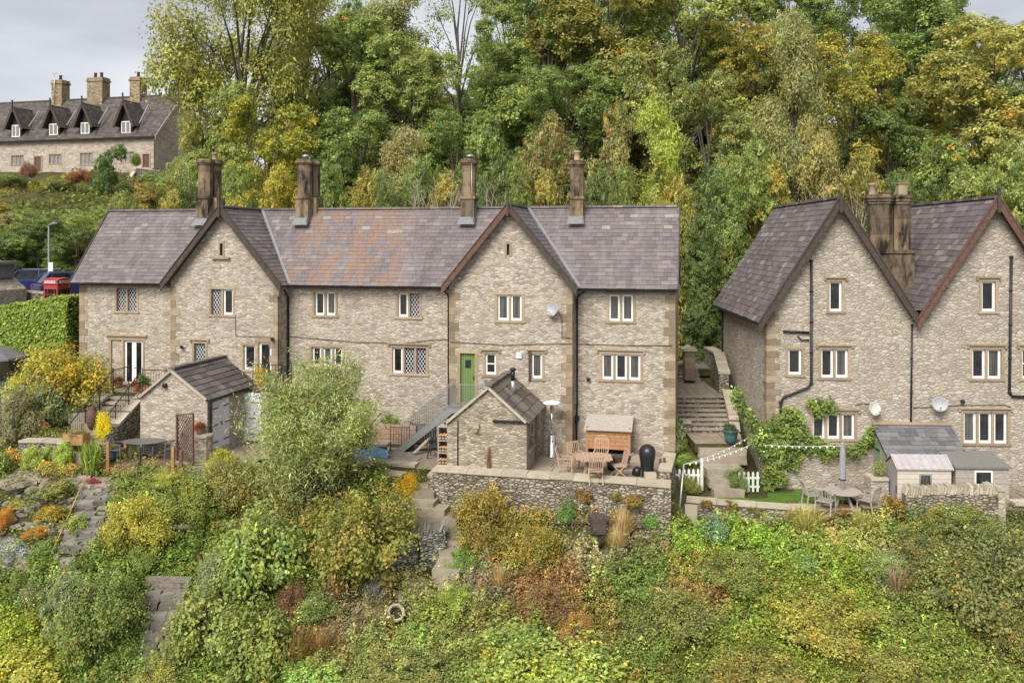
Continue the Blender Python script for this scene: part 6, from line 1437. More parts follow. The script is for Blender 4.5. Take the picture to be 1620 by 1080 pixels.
k = N('dead_twig'); M['twig2'] = k.set((.21,.155,.105), .9, 0, .15)
def quads(rg, C, size, asp=1.6, up=.5, hang=0.0, sv=.22, nrm=None):
    """one rhombic leaf per centre; returns (n*4, 3) corners"""
    n = len(C); nv = rg.normal(size=(n,3)); nv[:,2] = np.abs(nv[:,2]) + up
    if nrm is not None: nv += nrm
    nv /= np.linalg.norm(nv, axis=1)[:,None]
    t = rg.normal(size=(n,3)); t[:,2] -= hang
    t -= nv * (t*nv).sum(1)[:,None]; t /= np.linalg.norm(t, axis=1)[:,None] + 1e-9
    b = np.cross(nv, t); s = size * np.exp(rg.normal(size=(n,1))*sv)
    P = np.stack([C - t*s*asp*.5, C + b*s*.5 - t*s*.05, C + t*s*asp*.5, C - b*s*.5 - t*s*.05], 1)
    return P.reshape(-1, 3)
def leaf_mesh(name, V, tint):
    n = len(V)//4; me = bpy.data.meshes.new(name)
    me.vertices.add(len(V)); me.vertices.foreach_set('co', V.astype(np.float32).ravel())
    me.loops.add(n*4); me.loops.foreach_set('vertex_index', np.arange(n*4, dtype=np.int32))
    me.polygons.add(n); me.polygons.foreach_set('loop_start', np.arange(0, n*4, 4, dtype=np.int32)); me.polygons.foreach_set('loop_total', np.full(n, 4, dtype=np.int32))
    a = me.attributes.new('tint', 'FLOAT_COLOR', 'FACE'); c = np.ones((n,4), np.float32); c[:,:3] = tint; a.data.foreach_set('color', c.ravel())
    me.materials.append(M['leaf']); me.update(); me.validate(); return me
YEL, ORA, BRN, PAL, DRK = np.array([1.25,1.14,.85]), np.array([1.8,1.05,.6]), np.array([1.2,.92,1.0]), np.array([1.2,1.22,1.5]), np.array([.62,.75,.8])
def tinted(rg, n_cl, per, mixes, leafv=.13, clv=.20):
    """tints: each clump leans towards one of the mixes [(weight, colour)]"""
    base = np.ones((n_cl, 3)); r = rg.random(n_cl); acc = 0
    for w_, c in mixes:
        s = (r >= acc) & (r < acc + w_); base[s] = c; acc += w_
    base = base * np.exp(rg.normal(size=(n_cl,1))*clv)
    t = np.repeat(base, per, 0) if np.isscalar(per) else np.repeat(base, per, 0)
    t = t * np.exp(rg.normal(size=(len(t),1))*leafv) * (1 + rg.normal(size=(len(t),3))*.045)
    return np.clip(t, .05, 4)
def crown_np(seed, H, Rr, lobes, cl_per, lv_per, size, asp=1.7, base=.25, lr=.38, cr=.42, up=.5, hang=0.0, mixes=(), shape='dome', droop=0.0, flat=.75, open_=0.0):
    rg = np.random.default_rng(seed); L = []
    for i in range(lobes):
        for _ in range(30):
            u = (i + rg.random())/lobes; z = base + (1-base)*u*.98
            if shape == 'dome': rr = math.sqrt(max(0, 1-((z-base)/(1-base)*1.0-.35)**2/.75))*.78
            elif shape == 'cone': rr = (1-(z-base)/(1-base))**.7*.85+.08
            else: rr = .8
            a = rg.random()*6.283+i*2.4; q = rr*math.sqrt(rg.uniform(.25,1)); break
        L.append((q*math.cos(a)*Rr, q*math.sin(a)*Rr, z*H-lr*Rr*.5, lr*Rr*rg.uniform(.7,1.25)))
    L = np.array(L); N_ = lobes*cl_per; li = np.repeat(np.arange(lobes), cl_per)
    d = rg.normal(size=(N_,3)); d[:,2] = d[:,2]*.9+.25; d /= np.linalg.norm(d, axis=1)[:,None]
    C = L[li,:3] + d*L[li,3:4]*rg.uniform(.62,1.0,size=(N_,1))*np.array([1,1,flat])
    if droop: C[:,2] -= droop*rg.random(N_)*np.linalg.norm(C[:,:2], axis=1)/Rr
    cs = cr*rg.uniform(.6,1.3,size=(N_,1))
    P = np.repeat(C, lv_per, 0) + rg.normal(size=(N_*lv_per,3))*np.repeat(cs, lv_per, 0)*np.array([.62,.62,.42+hang*.3])
    V = quads(rg, P, size, asp, up, hang, nrm=np.repeat(d*1.4, lv_per, 0)); t = tinted(rg, N_, lv_per, mixes)
    return V, t, L
def limbs(mb, H, L, r0, seed, bare=.0, lean=0.0):
    rr = random.Random(seed); tz = H*.62
    mb.tube([(0,0,-.6),(0,0,0),(rr.uniform(-.1,.1)*H*.1,0,H*.25),(rr.uniform(-.3,.3)*H*.08,rr.uniform(-.3,.3)*H*.08,tz),(rr.uniform(-.4,.4)*H*.1,rr.uniform(-.4,.4)*H*.1,H*.88)], [r0*1.3,r0,r0*.75,r0*.4,r0*.08], 8)
    for x, y, z, r in L:
        z0 = min(max(H*.15, z*.55), tz); m = Vector((x*.45, y*.45, (z0+z)*.5+.04*H)); mb.tube([(0,0,z0), m, (x,y,z)], [r0*.38, r0*.22, r0*.06], 5, False)
        for _ in range(3):
            e = Vector((x,y,z)) + Vector((rr.uniform(-1,1), rr.uniform(-1,1), rr.uniform(-.4,1)))*r*.9; mb.tube([m.lerp(Vector((x,y,z)),.5), (m.lerp(Vector((x,y,z)),.5)+e)/2+Vector((0,0,r*.12)), e], [r0*.14, r0*.09, r0*.02], 4, False)
class Proto:
    def __init__(s, name, seed, H, Rr, r0, **kw):
        V, t, L = crown_np(seed, H, Rr, **kw); s.crown = leaf_mesh(name + '_crown', V, t); s.H, s.R = H, Rr
        b = MB(); limbs(b, H, L, r0, seed); o = b.build('trunk', M['bark']); s.trunk = o.data; bpy.data.objects.remove(o)
MX = [(.12, YEL), (.006, ORA), (.03, BRN), (.18, PAL), (.12, DRK)]
PB = [Proto('broad', 11+i, 16, 5.2, .32, lobes=19, cl_per=64, lv_per=36, size=.125, mixes=MX, lr=.33, cr=.36) for i in range(4)]
PW = Proto('weeping', 31, 16, 6.0, .3, lobes=22, cl_per=44, lv_per=42, size=.095, asp=2.2, hang=1.6, droop=1.4, mixes=MX, lr=.27, cr=.55, base=.55)
PF = [Proto('feathery', 41+i, 14, 4.2, .2, lobes=16, cl_per=40, lv_per=44, size=.085, asp=3.2, hang=.8, mixes=[(.2,PAL),(.12,YEL),(.1,BRN)], lr=.34, cr=.5, shape='cone') for i in range(2)]
PS = [Proto('thicket', 51+i, 8, 3.4, .12, lobes=15, cl_per=58, lv_per=32, size=.095, mixes=MX, lr=.42, cr=.26, base=.04) for i in range(3)]
PP = Proto('sparse', 61, 17, 4.6, .26, lobes=14, cl_per=14, lv_per=34, size=.11, mixes=MX, lr=.30, cr=.5, base=.35)
PA = Proto('autumn', 71, 13, 4.2, .2, lobes=16, cl_per=56, lv_per=34, size=.105, mixes=[(.20, np.array([1.38,1.06,.65])), (.25, YEL), (.05, BRN)], lr=.36, cr=.32)
def tree(proto, px, ytop, Y, wpx, col, label, name='tree', cat='tree', group='trees of the wood behind the houses', zb=None, dx=0, trunkm=None):
    x = (px-CX)/F*Y; z0 = gz(x, Y)-.2 if zb is None else zb; zt = (HY-ytop)/F*Y; z0 = min(z0, zt-3.4) if proto in PS else z0; h = max(1.5, zt - z0); wd = wpx/F*Y/2
    T = thing(name, label, cat, (x, Y, z0), R.uniform(0, 6.28), group); sx = wd/proto.R; sz = h/proto.H
    for nm, me in (('trunk', proto.trunk), ('crown', proto.crown)):
        o = bpy.data.objects.new(nm, me); COL.objects.link(o); o.parent = T; o.scale = (sx, sx, sz); o.color = (*[c_*LB for c_ in col], 1)
    return T
G1, G2, G3, G4 = (.152,.188,.050), (.132,.172,.047), (.172,.198,.058), (.12,.158,.044)
OLV, GLD, DKG, LIM, PGR = (.165,.185,.055), (.29,.215,.035), (.10,.13,.04), (.20,.235,.055), (.19,.20,.075)
TREES = [
 (PB[3],372,128,62,150,G3,'rounded olive tree under the weeping beech'),
 (PF[1],300,175,72,70,(.18,.19,.07),'slim pale tree beside the distant cottage gable'),
 (PB[2],1500,60,66,190,G1,'green tree between the maple and the large pale sycamore'),
 (PB[1],1390,60,68,170,G2,'green tree behind the orange topped maple'),
 (PW,386,-90,64,318,(.20,.205,.05),'tall weeping beech with thin hanging twigs against the sky, leftmost of the wood'),
 (PP,480,-60,70,190,G1,'sparse tall tree whose bare limbs show against the sky behind the beech'),
 (PS[0],322,150,70,100,(.19,.19,.05),'olive rounded tree right beside the distant cottage gable'),
 (PA,430,148,55,190,(.16,.175,.035),'golden yellow tree rising behind the second chimney'),
 (PB[0],565,25,68,230,G1,'broad mid green tree above the golden tree'),
 (PF[0],625,-20,72,180,PGR,'pale green feathery tree at the top left of centre'),
 (PB[1],655,55,62,190,G3,'olive green tree left of the sky gap'),
 (PB[2],570,160,56,150,G4,'dark green bushy tree behind the orange stained roof'),
 (PF[1],640,200,51,130,(.20,.195,.08),'greyish green willow like tree between second and third chimney'),
 (PP,728,-95,70,150,G1,'tall thin tree with dark forked trunk and sky showing through'),
 (PB[3],720,170,56,150,G2,'green tree behind the third chimney'),
 (PB[0],868,-60,68,250,G1,'large sycamore with pale leaf clusters right of the sky gap'),
 (PB[1],960,-80,66,280,(.175,.17,.045),'large sycamore at top centre of the wood'),
 (PB[2],1085,-70,70,270,G3,'yellowing sycamore right of top centre'),
 (PB[3],900,90,60,200,G4,'dark green sycamore below the top centre trees'),
 (PB[0],1030,70,58,170,OLV,'olive tree behind the bright ash'),
 (PS[1],800,190,52,130,G2,'mid green thicket tree between third and fourth chimney'),
 (PS[2],865,185,50,110,(.19,.165,.06),'brown tinged hazel left of the fourth chimney'),
 (PS[0],955,170,51,110,(.18,.17,.06),'brown tinged tall hazel right of the fourth chimney'),
 (PF[0],1038,158,49.5,125,(.23,.27,.055),'bright yellow green ash tree above the terrace right end'),
 (PB[1],1120,120,56,150,OLV,'olive oak right of the bright ash'),
 (PS[1],1105,250,48,120,DKG,'dark ivy covered tree behind the terrace right corner'),
 (PB[3],1190,20,66,180,(.20,.185,.045),'yellow green tree left of the pale birch'),
 (PF[1],1255,15,58,150,PGR,'pale green birch with a light trunk above the right house'),
 (PS[2],1185,215,50,130,G1,'bushy green tree beside the left slope of the right house'),
 (PA,1345,35,60,190,(.175,.18,.04),'orange topped maple above the right house chimney'),
 (PF[0],1290,190,50,120,(.21,.20,.07),'light green ash behind the peak of the right house'),
 (PB[0],1450,-30,70,230,G2,'dark green tree at the upper right behind the maple'),
 (PB[2],1405,150,58,160,DKG,'dark tree behind the twin chimney'),
 (PB[1],1570,20,58,270,(.225,.215,.06),'large pale green sycamore at the right edge'),
 (PS[0],1480,215,52,150,G1,'green thicket between the two right roofs'),
 (PS[1],1580,210,50,150,G3,'pale green thicket behind the right hand gable'),
 (PB[3],1640,120,56,180,G1,'green tree cut by the right frame edge'),
 (PS[2],1350,245,49,110,(.19,.18,.05),'scrubby green tree behind the peak, left of the twin chimney'),
]
for t_ in TREES: tree(*t_)
far = [(560,-10,92),(800,-20,92),(1000,-70,94),(1250,-80,94),(1430,-60,94),(520,10,84),(610,60,86),(690,150,90),(790,60,86),(850,0,88),(940,-40,84),(1030,-50,88),(1120,-60,86),(1210,-50,90),(1300,-45,84),(1390,-50,88),(1480,-30,86),(1540,20,92),(1630,20,88),(600,130,74),(700,150,74),(790,120,76),(880,110,75),(980,100,76),(1080,120,74),(1170,90,76),(1270,100,74),(1370,120,76),(1460,110,75),(1550,130,74),(480,120,76),(390,180,76)]
for i, (px, yt, Y) in enumerate(sorted(far)):
    tree(PB[i % 4], px, yt, Y, R.uniform(150, 200)*70/Y, (G1, G2, OLV, G4)[i % 4], 'tree deep in the wood seen between nearer crowns, ' + ORD[i] + ' counted from the left', group='deep trees of the wood')
# undergrowth line right behind the roofs
lab = ['green bush behind the roof ridge', 'yellowish bush behind the roof ridge', 'dark green bush behind the roof ridge']
for i, (px, yt, Y, w_) in enumerate([(205,305,47,80),(250,290,48,90),(305,270,50,90),(370,265,49,110),(410,260,47,100),(455,262,48,100),(530,262,47,100),(575,255,48,90),(620,270,46,80),(670,258,48,100),(715,265,47,90),(775,250,47,90),(825,255,46,90),(885,262,46,80),(950,260,46,90),(1000,268,47,80),(1060,262,46.5,90),(1100,330,46,90),(1140,300,48,110),(1165,360,47,90),(1095,400,45.5,80),(1150,420,46,90),(1220,250,50,110),(1440,270,52,120),(1530,270,50,120)]):
    c_ = (G2, (.21,.19,.045), DKG)[i % 3] if px not in (410, 455) else (.25,.22,.04)
    tree(PS[i % 3], px, yt, Y, w_, c_, (lab[i % 3] + ', ' + ORD[i] + ' along the ridge from the left') if px < 1090 else {1100:'dark bush just right of the long terrace roof end',1140:'tall green bush in the middle of the gap between the houses',1165:'green bush touching the left eave of the right house',1095:'low bush beside the terrace end wall above the stairs',1150:'bush above the wall at the head of the long stairs',1220:'bush behind the left slope of the right house roof',1440:'bush between the twin chimney and the second right gable',1530:'bush behind the ridge of the second right gable'}[px], name='bush', cat='bush', group='bushes along the foot of the wood')
# left hillside between road and upper gardens
BK = ['front row, at the left frame edge','front row, above the blue car','front row, just left of the terrace roof','middle row, second from the left edge','middle row, behind the street lamp head','middle row, touching the terrace roof verge','yellowish one at the left edge under the upper hedge','dark one under the golden upper hedge','olive one under the grass terrace wall','dark low one at the left frame edge by the road','dark low one left of the street lamp','dark low one behind the blue car roof','yellowish one behind the left end of the ridge','green one beside the upper stone wall','round one left of the first chimney']
for i, (px, yt, Y, w_, c_) in enumerate([(20,332,62,110,G2),(80,336,62,110,DKG),(140,340,61,90,G1),(40,334,70,120,(.17,.16,.06)),(110,336,70,120,G3),(175,326,66,90,G1),(5,312,80,120,(.20,.18,.05)),(75,334,82,120,G2),(140,332,80,110,G3),(10,360,60.5,90,DKG),(60,370,60,90,G4),(120,360,60,90,DKG),(215,290,74,90,(.20,.17,.05)),(250,270,82,80,G2),(290,250,76,100,G1)]):
    tree(PS[i % 3], px, yt, Y, w_, c_, 'bank bush, ' + BK[i], name='bush', cat='bush', group='bushes on the bank above the road')
T = tree(PS[1], 176, 226, 90, 56, (.07,.12,.03), 'narrow ivy clad tree stump in front of the distant cottages', group=None)
# bare saplings
k_ = 0
def bare(px, ytop, Y, h, lab_, n=9, spread=.5, name='bare_sapling'):
    x = (px-CX)/F*Y; zt = (HY-ytop)/F*Y; z0 = zt - h; T = thing(name, lab_, 'sapling', (x, Y, z0), 0, 'bare pale saplings'); b = MB()
    for i in range(n):
        a = R.uniform(0, 6.28); s = R.uniform(.2, 1)*spread*h*.5; e = Vector((math.cos(a)*s, math.sin(a)*s*.5, h*R.uniform(.7, 1))); m_ = e*.5 + Vector((R.uniform(-.2,.2), 0, h*.06)); b.tube([(R.uniform(-.3,.3),0,0), m_, e], [.045,.03,.008], 4, False)
        for _ in range(4):
            q_ = m_.lerp(e, R.random()); b.tube([q_, q_+Vector((R.uniform(-.6,.6), R.uniform(-.3,.3), R.uniform(.3,.9)))], [.015,.005], 3, False)
    b.build('stems', M['twig'], T)
bare(700,262,44,4.5,'pale leafless sapling left of the third chimney', 10, .7); bare(775,285,44,3.5,'pale leafless sapling right of the third chimney', 8, .8); bare(655,275,44.3,3.2,'thin leafless sapling behind the middle roof', 5, .4)
bare(1300,280,44,5,'row of pale bare stems behind the peak of the right house', 7, .5); bare(1360,282,44,5,'pale bare stems left of the twin chimney', 9, .5); bare(1035,290,46,4,'pale twin stem under the bright ash', 3, .2)

# ------------------------------------------------------------ garden shrubs
def bush_np(seed, n_cl, lv, size, asp=1.6, up=.5, hang=0.0, mixes=MX, cr=.14, flat=.85, lob=7):
    """a shrub of radius 1 standing on its origin"""
    rg = np.random.default_rng(seed)
    lob = lob*2; lobe = rg.normal(size=(lob,3)); lobe[:,2] = np.abs(lobe[:,2])*.9+.1; lobe /= np.linalg.norm(lobe, axis=1)[:,None]; lobe *= rg.uniform(.35,.78,size=(lob,1)); lobe[:,2] = lobe[:,2]*flat+.20
    li = rg.integers(0, lob, n_cl); d = rg.normal(size=(n_cl,3)); d[:,2] = d[:,2]*.8+.25; d /= np.linalg.norm(d, axis=1)[:,None]; lr_ = rg.uniform(.2,.42,size=lob)
    C = lobe[li] + d*lr_[li][:,None]*rg.uniform(.6,1.05,size=(n_cl,1)); ns = n_cl//4
    u_ = rg.random(ns)**.7; g_ = np.floor(rg.random(ns)*26).astype(int); dv = rg.normal(size=(26,3)); dv[:,2] = np.abs(dv[:,2])+.25; dv /= np.linalg.norm(dv, axis=1)[:,None]; ln_ = rg.uniform(.85,1.22,26)
    C[:ns] = dv[g_]*(.55+u_*(ln_[g_]-.55))[:,None]; d[:ns] = dv[g_]; C[:,2] = np.maximum(C[:,2], .03)
    crs = np.full((n_cl,1), cr); crs[:ns] *= .62
    P = np.repeat(C, lv, 0) + rg.normal(size=(n_cl*lv,3))*np.repeat(crs, lv, 0)*np.array([1,1,.8]); P[:,2] = np.maximum(P[:,2], 0)
    return quads(rg, P, size, asp, up, hang, nrm=np.repeat(d*1.2, lv, 0)), tinted(rg, n_cl, lv, mixes)
SH = {}
def reg(name, *a, **k): V, t = bush_np(*a, **k); SH[name] = leaf_mesh(name, V, t)
reg('bush_a', 1, 420, 46, .032, cr=.11); reg('bush_b', 2, 420, 46, .030, cr=.11, mixes=[(.25,YEL),(.15,PAL),(.12,DRK)])
reg('big', 3, 340, 24, .058, asp=1.4, mixes=[(.2,YEL),(.25,PAL),(.12,DRK)], up=.9); reg('fine', 4, 420, 30, .030, asp=4.5, hang=.5, mixes=[(.2,PAL),(.15,YEL),(.1,BRN)])
reg('copper', 5, 400, 44, .032, cr=.11, mixes=[(.20,np.array([1.45,1.0,1.1])),(.2,YEL),(.1,BRN)]); reg('gold', 6, 400, 40, .034, mixes=[(.4,np.array([1.4,1.15,.6])),(.06,ORA),(.12,np.array([.6,.9,.8]))])
reg('flowery', 7, 400, 40, .032, mixes=[(.03,np.array([4,3.2,.8])),(.2,YEL),(.15,BRN)]); reg('white_fl', 8, 300, 26, .03, mixes=[(.12,np.array([4.5,4.2,7])),(.25,BRN),(.1,PAL)])
reg('small', 9, 160, 26, .07, mixes=[(.2,YEL),(.2,PAL),(.1,DRK)]); reg('small_fl', 10, 160, 18, .07, mixes=[(.14,np.array([5,1.6,.8])),(.12,np.array([5,3.4,1])),(.1,PAL)])
reg('small_red', 12, 140, 18, .08, mixes=[(.5,np.array([5,.6,.7])),(.15,PAL)]); reg('vine', 13, 300, 20, .06, mixes=[(.16,YEL),(.16,PAL),(.03,np.array([4,3.6,5]))], cr=.12)
def tuft_np(seed, n, lean=.45, wv=.035):
    rg = np.random.default_rng(seed); a = rg.random(n)*6.283; r = rg.random(n)*.25; V = []
    base = np.stack([r*np.cos(a), r*np.sin(a), np.zeros(n)], 1); l = rg.uniform(.5,1.15,n); ln = rg.uniform(.05,lean,n)*l
    tip = base + np.stack([ln*np.cos(a), ln*np.sin(a), l*(1-ln*.35)], 1); mid = (base+tip)/2 + np.stack([np.zeros(n)]*2+[l*.12], 1); sd = np.stack([-np.sin(a), np.cos(a), np.zeros(n)], 1)*wv
    V = np.stack([base, mid+sd, tip, mid-sd], 1).reshape(-1,3); return V, tinted(rg, n, 1, [(.3,YEL),(.15,PAL),(.15,BRN)])
V, t = tuft_np(1, 260); SH['tuft'] = leaf_mesh('tuft', V, t); V, t = tuft_np(2, 500, .9, .012); SH['wisp'] = leaf_mesh('wisp', V, t)
def shrub(kind, px, pyb, wpx, hpx, col, label, name='shrub', cat='shrub', group=None, loc=None, rz=None, stem=True, Y=None):
    """px, pyb: foot of the plant on the ground; width and height in pixels at that distance"""
    p = Vector(loc) if loc is not None else (at(px, pyb) if Y is None else Vector(pix(px, pyb, Y))); s = p.y/F
    w_, h_ = wpx*s, hpx*s
    T = thing(name, label, cat, p, R.uniform(0,6.28) if rz is None else rz, group)
    me = SH[kind]; hh = 1.28 if kind not in ('tuft','wisp') else 1.0; ww = 1.0 if kind not in ('tuft','wisp') else .62
    o = bpy.data.objects.new('foliage', me); COL.objects.link(o); o.parent = T; o.scale = (w_/2/ww, w_/2/ww, h_/hh); o.color = (*[c_*LB for c_ in col], 1)
    if stem:
        b = MB(); n = 5
        for i in range(n): a = i*1.3; b.tube([(0,0,-.1), (math.cos(a)*w_*.14, math.sin(a)*w_*.14, h_*.35), (math.cos(a)*w_*.26, math.sin(a)*w_*.26, h_*.7)], [.03*w_, .018*w_, .006*w_], 4, False)
        b.build('stem', M['bark'], T)
    return T
S = [
 ('gold',105,640,150,108,(.22,.205,.045),'large golden yellow shrub at the left corner of the terrace'),
 ('bush_b',45,650,90,85,(.24,.25,.05),'lime and yellow shrub by the blue summerhouse'),
 ('bush_a',60,560,90,60,(.16,.18,.07),'grey green shrub under the clipped hedge'),
 ('bush_a',15,545,70,70,(.13,.16,.06),'grey green shrub at the left edge under the hedge'),
 ('copper',575,905,200,165,(.15,.165,.04),'large olive shrub with copper tinged shoots left of the small dry wall'),
 ('bush_b',300,830,110,90,(.15,.17,.04),'green shrub beside the fallen log'),
 ('big',405,935,150,150,(.17,.21,.055),'tall hazel with large pale leaves left of the copper shrub'),
 ('bush_a',360,800,90,90,(.17,.16,.05),'loose olive shrub below the lilac gate'),
 ('bush_b',352,756,62,52,(.25,.25,.05),'yellow green shrub below the stone store door'),
 ('bush_b',222,872,120,104,(.25,.235,.05),'feathery yellow green acer below the timber deck'),
 ('bush_b',268,770,56,28,(.26,.27,.06),'small lime shrub at the corner of the deck'),
 ('bush_a',165,1020,135,140,(.135,.165,.045),'rounded bright green shrub at lower left'),
 ('bush_b',228,905,60,50,(.15,.19,.05),'green shrub left of the sleeper wall'),
 ('fine',115,1010,90,110,(.17,.20,.09),'grey green fine leaved shrub left of the rounded shrub'),
 ('big',330,1030,130,120,(.16,.18,.05),'broad green shrub right of the lower left steps'),
 ('fine',345,985,80,110,(.17,.20,.10),'pale grey green upright shrub above the lower left steps'),
 ('big',400,1060,130,120,(.15,.175,.045),'leafy green shrub near the bottom edge left of centre'),
 ('copper',462,985,55,80,(.13,.085,.045),'rust red shrub below the copper tinged one'),
 ('copper',535,960,30,95,(.15,.10,.045),'narrow rust coloured drooping spray under the copper shrub'),
 ('bush_b',500,985,90,55,(.14,.18,.055),'low green shrub between the two rust coloured plants'),
 ('flowery',770,856,112,98,(.175,.15,.04),'round olive hypericum with yellow flowers before the patio wall'),
 ('gold',641,802,46,62,(.32,.24,.02),'small bright yellow shrub beside the yard steps'),
 ('bush_b',422,692,40,50,(.36,.34,.03),'bright yellow shrub beside the lilac gate'),
 ('bush_a',855,1090,270,125,(.21,.25,.06),'wide pale green shrub at the bottom centre'),
 ('copper',868,985,95,75,(.15,.11,.05),'rusty red shrub in the middle of the slope'),
 ('copper',910,1025,70,70,(.22,.16,.05),'tawny shrub right of the rusty red one'),
 ('gold',850,905,85,90,(.17,.155,.045),'loose orange and olive shrub below the patio wall'),
 ('big',1126,858,50,50,(.13,.19,.10),'blue green broad leaved plant right of the standing slab'),
 ('big',1031,838,38,30,(.12,.21,.05),'deep green leafy clump at the right foot of the patio wall'),
 ('big',897,826,36,38,(.10,.17,.05),'dark green leafy clump at the foot of the patio wall'),
 ('big',703,797,26,26,(.14,.24,.04),'small bright green plant in the wall by the steps'),
 ('big',903,773,18,22,(.16,.26,.05),'small green plant growing out of the patio wall'),
 ('bush_b',945,860,22,18,(.25,.32,.05),'little lime plant beside the wheelbarrow'),
 ('bush_a',1560,960,190,150,(.14,.15,.05),'large dark bramble thicket at the right edge'),
 ('bush_a',1460,900,110,70,(.15,.15,.05),'bramble mound below the upright slab wall'),
 ('bush_b',1530,850,130,60,(.15,.17,.055),'green bramble shoots against the upright slab wall'),
 ('flowery',1490,842,50,45,(.21,.19,.05),'yellow flowered weeds below the upright slab wall'),
 ('bush_a',1610,1020,120,90,(.15,.15,.045),'bramble mound at the lower right edge'),
 ('bush_b',1410,910,90,42,(.17,.22,.08),'pale green nettle clump on the right of the slope'),
 ('big',1270,905,60,35,(.16,.23,.07),'low leafy clump right of centre of the slope'),
 ('bush_b',1160,930,130,60,(.15,.17,.05),'green weeds in the centre right of the slope'),
 ('bush_a',1300,1000,170,80,(.22,.21,.05),'wide yellow green bramble mound on the right slope'),
 ('bush_b',1080,1000,140,75,(.15,.16,.05),'green bramble mound below the tumbled stones'),
 ('bush_a',1200,1085,170,70,(.19,.175,.05),'olive bramble mound at the bottom right of centre'),
 ('bush_b',1400,1090,160,75,(.18,.18,.05),'bramble mound at the bottom right'),
 ('bush_a',640,1080,150,60,(.18,.19,.06),'low green weeds at the bottom centre'),
 ('big',500,1085,110,50,(.19,.26,.07),'pale green leafy plant at the bottom left of centre'),
 ('big',45,1090,120,70,(.24,.24,.05),'yellow green plants at the lower left corner'),
 ('bush_b',250,1095,90,60,(.22,.22,.07),'pale yellow green plant at the bottom left'),
 ('white_fl',595,985,58,48,(.15,.14,.06),'shrub dotted with white flowers above the stone ring'),
 ('white_fl',60,960,70,50,(.14,.16,.07),'pale flowered shrub at the left edge below the silver plant'),
 ('bush_b',735,905,70,40,(.14,.21,.05),'green clump right of the stone steps'),
 ('bush_a',725,960,70,45,(.22,.26,.06),'pale green euphorbia below the stone steps'),
 ('bush_a',1165,778,44,48,(.12,.16,.05),'dark rounded shrub beside the pale green fence'),
 ('bush_a',1086,778,42,36,(.15,.16,.045),'shrub with orange berries left of the path'),
 ('fine',1059,722,46,82,(.13,.17,.06),'tall grey green shrub at the right corner of the patio'),
 ('bush_a',1077,708,24,22,(.17,.22,.04),'clipped green ball beside the long stairs'),
 ('bush_b',1086,738,40,24,(.15,.21,.04),'small green shrub above the picket fence'),
 ('fine',620,700,44,50,(.12,.17,.04),'dark green fern like shrub beside the board wall'),
 ('fine',598,940,50,34,(.19,.205,.17),'silver grey plant below the small dry wall'),
 ('fine',18,888,60,36,(.22,.245,.20),'silver leaved mound at the left edge of the rockery'),
 ('small',72,876,42,22,(.12,.17,.05),'rounded green heather mound in the rockery'),
 ('small',66,895,56,22,(.12,.18,.03),'mossy green mound at the foot of the rockery'),
 ('small',92,788,64,30,(.15,.16,.05),'low grey green mat at the top of the rockery'),
 ('flowery',78,822,45,24,(.24,.19,.04),'yellowish creeping plant in the rockery'),
 ('gold',58,852,40,22,(.28,.18,.05),'orange tinted creeping plant in the rockery'),
 ('small',122,838,36,28,(.22,.26,.08),'pale variegated plant beside the rockery steps'),
 ('small',26,806,24,18,(.26,.24,.05),'yellow green cushion among the rockery stones'),
 ('gold',8,840,32,40,(.30,.17,.05),'orange cushion plant at the left edge of the rockery'),
 ('small_red',147,768,22,14,(.10,.055,.06),'small dark purple heuchera at the top of the rockery steps'),
 ('small',270,715,1,1,(.1,.1,.1),''),
 ('fine',78,672,70,70,(.16,.19,.09),'silvery shrub before the tall dry stone wall'),
 ('fine',30,700,70,90,(.15,.15,.07),'tall rose bush with a few pale flowers at the left edge'),
 ('bush_a',108,668,44,42,(.10,.14,.05),'dark green shrub beside the mossy steps'),
 ('small',80,700,50,22,(.18,.19,.06),'low plants growing over the flower bed wall'),
]
for s_ in S:
    if s_[-1]: shrub(*s_)
for px, py, w_, h_, c_, l_ in ((1420,812,62,30,(.20,.13,.04),'large rust brown moss cushion on the lawn wall by the cream shed'),(1160,806,34,16,(.17,.11,.04),'brown moss patch on the lawn wall left of centre'),(1195,812,30,14,(.16,.15,.05),'green brown moss patch on the middle of the lawn wall'),(1330,812,34,14,(.19,.12,.04),'brown moss patch on the lawn wall below the parasol'),(1118,802,22,14,(.18,.12,.04),'brown moss patch beside the standing slab'),(1265,815,26,12,(.17,.14,.05),'small moss patch on the lawn wall right of the lawn')):
    shrub('small', px, py, w_, h_, c_, l_, name='moss_cushion', cat='moss', group='moss cushions on the lawn wall', stem=False, Y={1420:30.15,1160:30.95,1195:30.8,1330:30.35,1118:31.1,1265:30.5}[px])
for px, py, w_, h_, c_, l_ in ((925,790,34,18,(.19,.12,.04),'brown moss patch high on the patio wall'),(1000,800,40,22,(.18,.13,.04),'rust moss patch on the right of the patio wall'),(975,790,22,14,(.17,.15,.05),'small moss patch on the patio wall above the rubble')):
    Yw = (FM.c-4.05)/(math.sin(FM.a)*(px-CX)/F+math.cos(FM.a)); shrub('small', px, py, w_, h_, c_, l_, name='moss_cushion', cat='moss', group='moss on the patio wall', stem=False, Y=Yw)
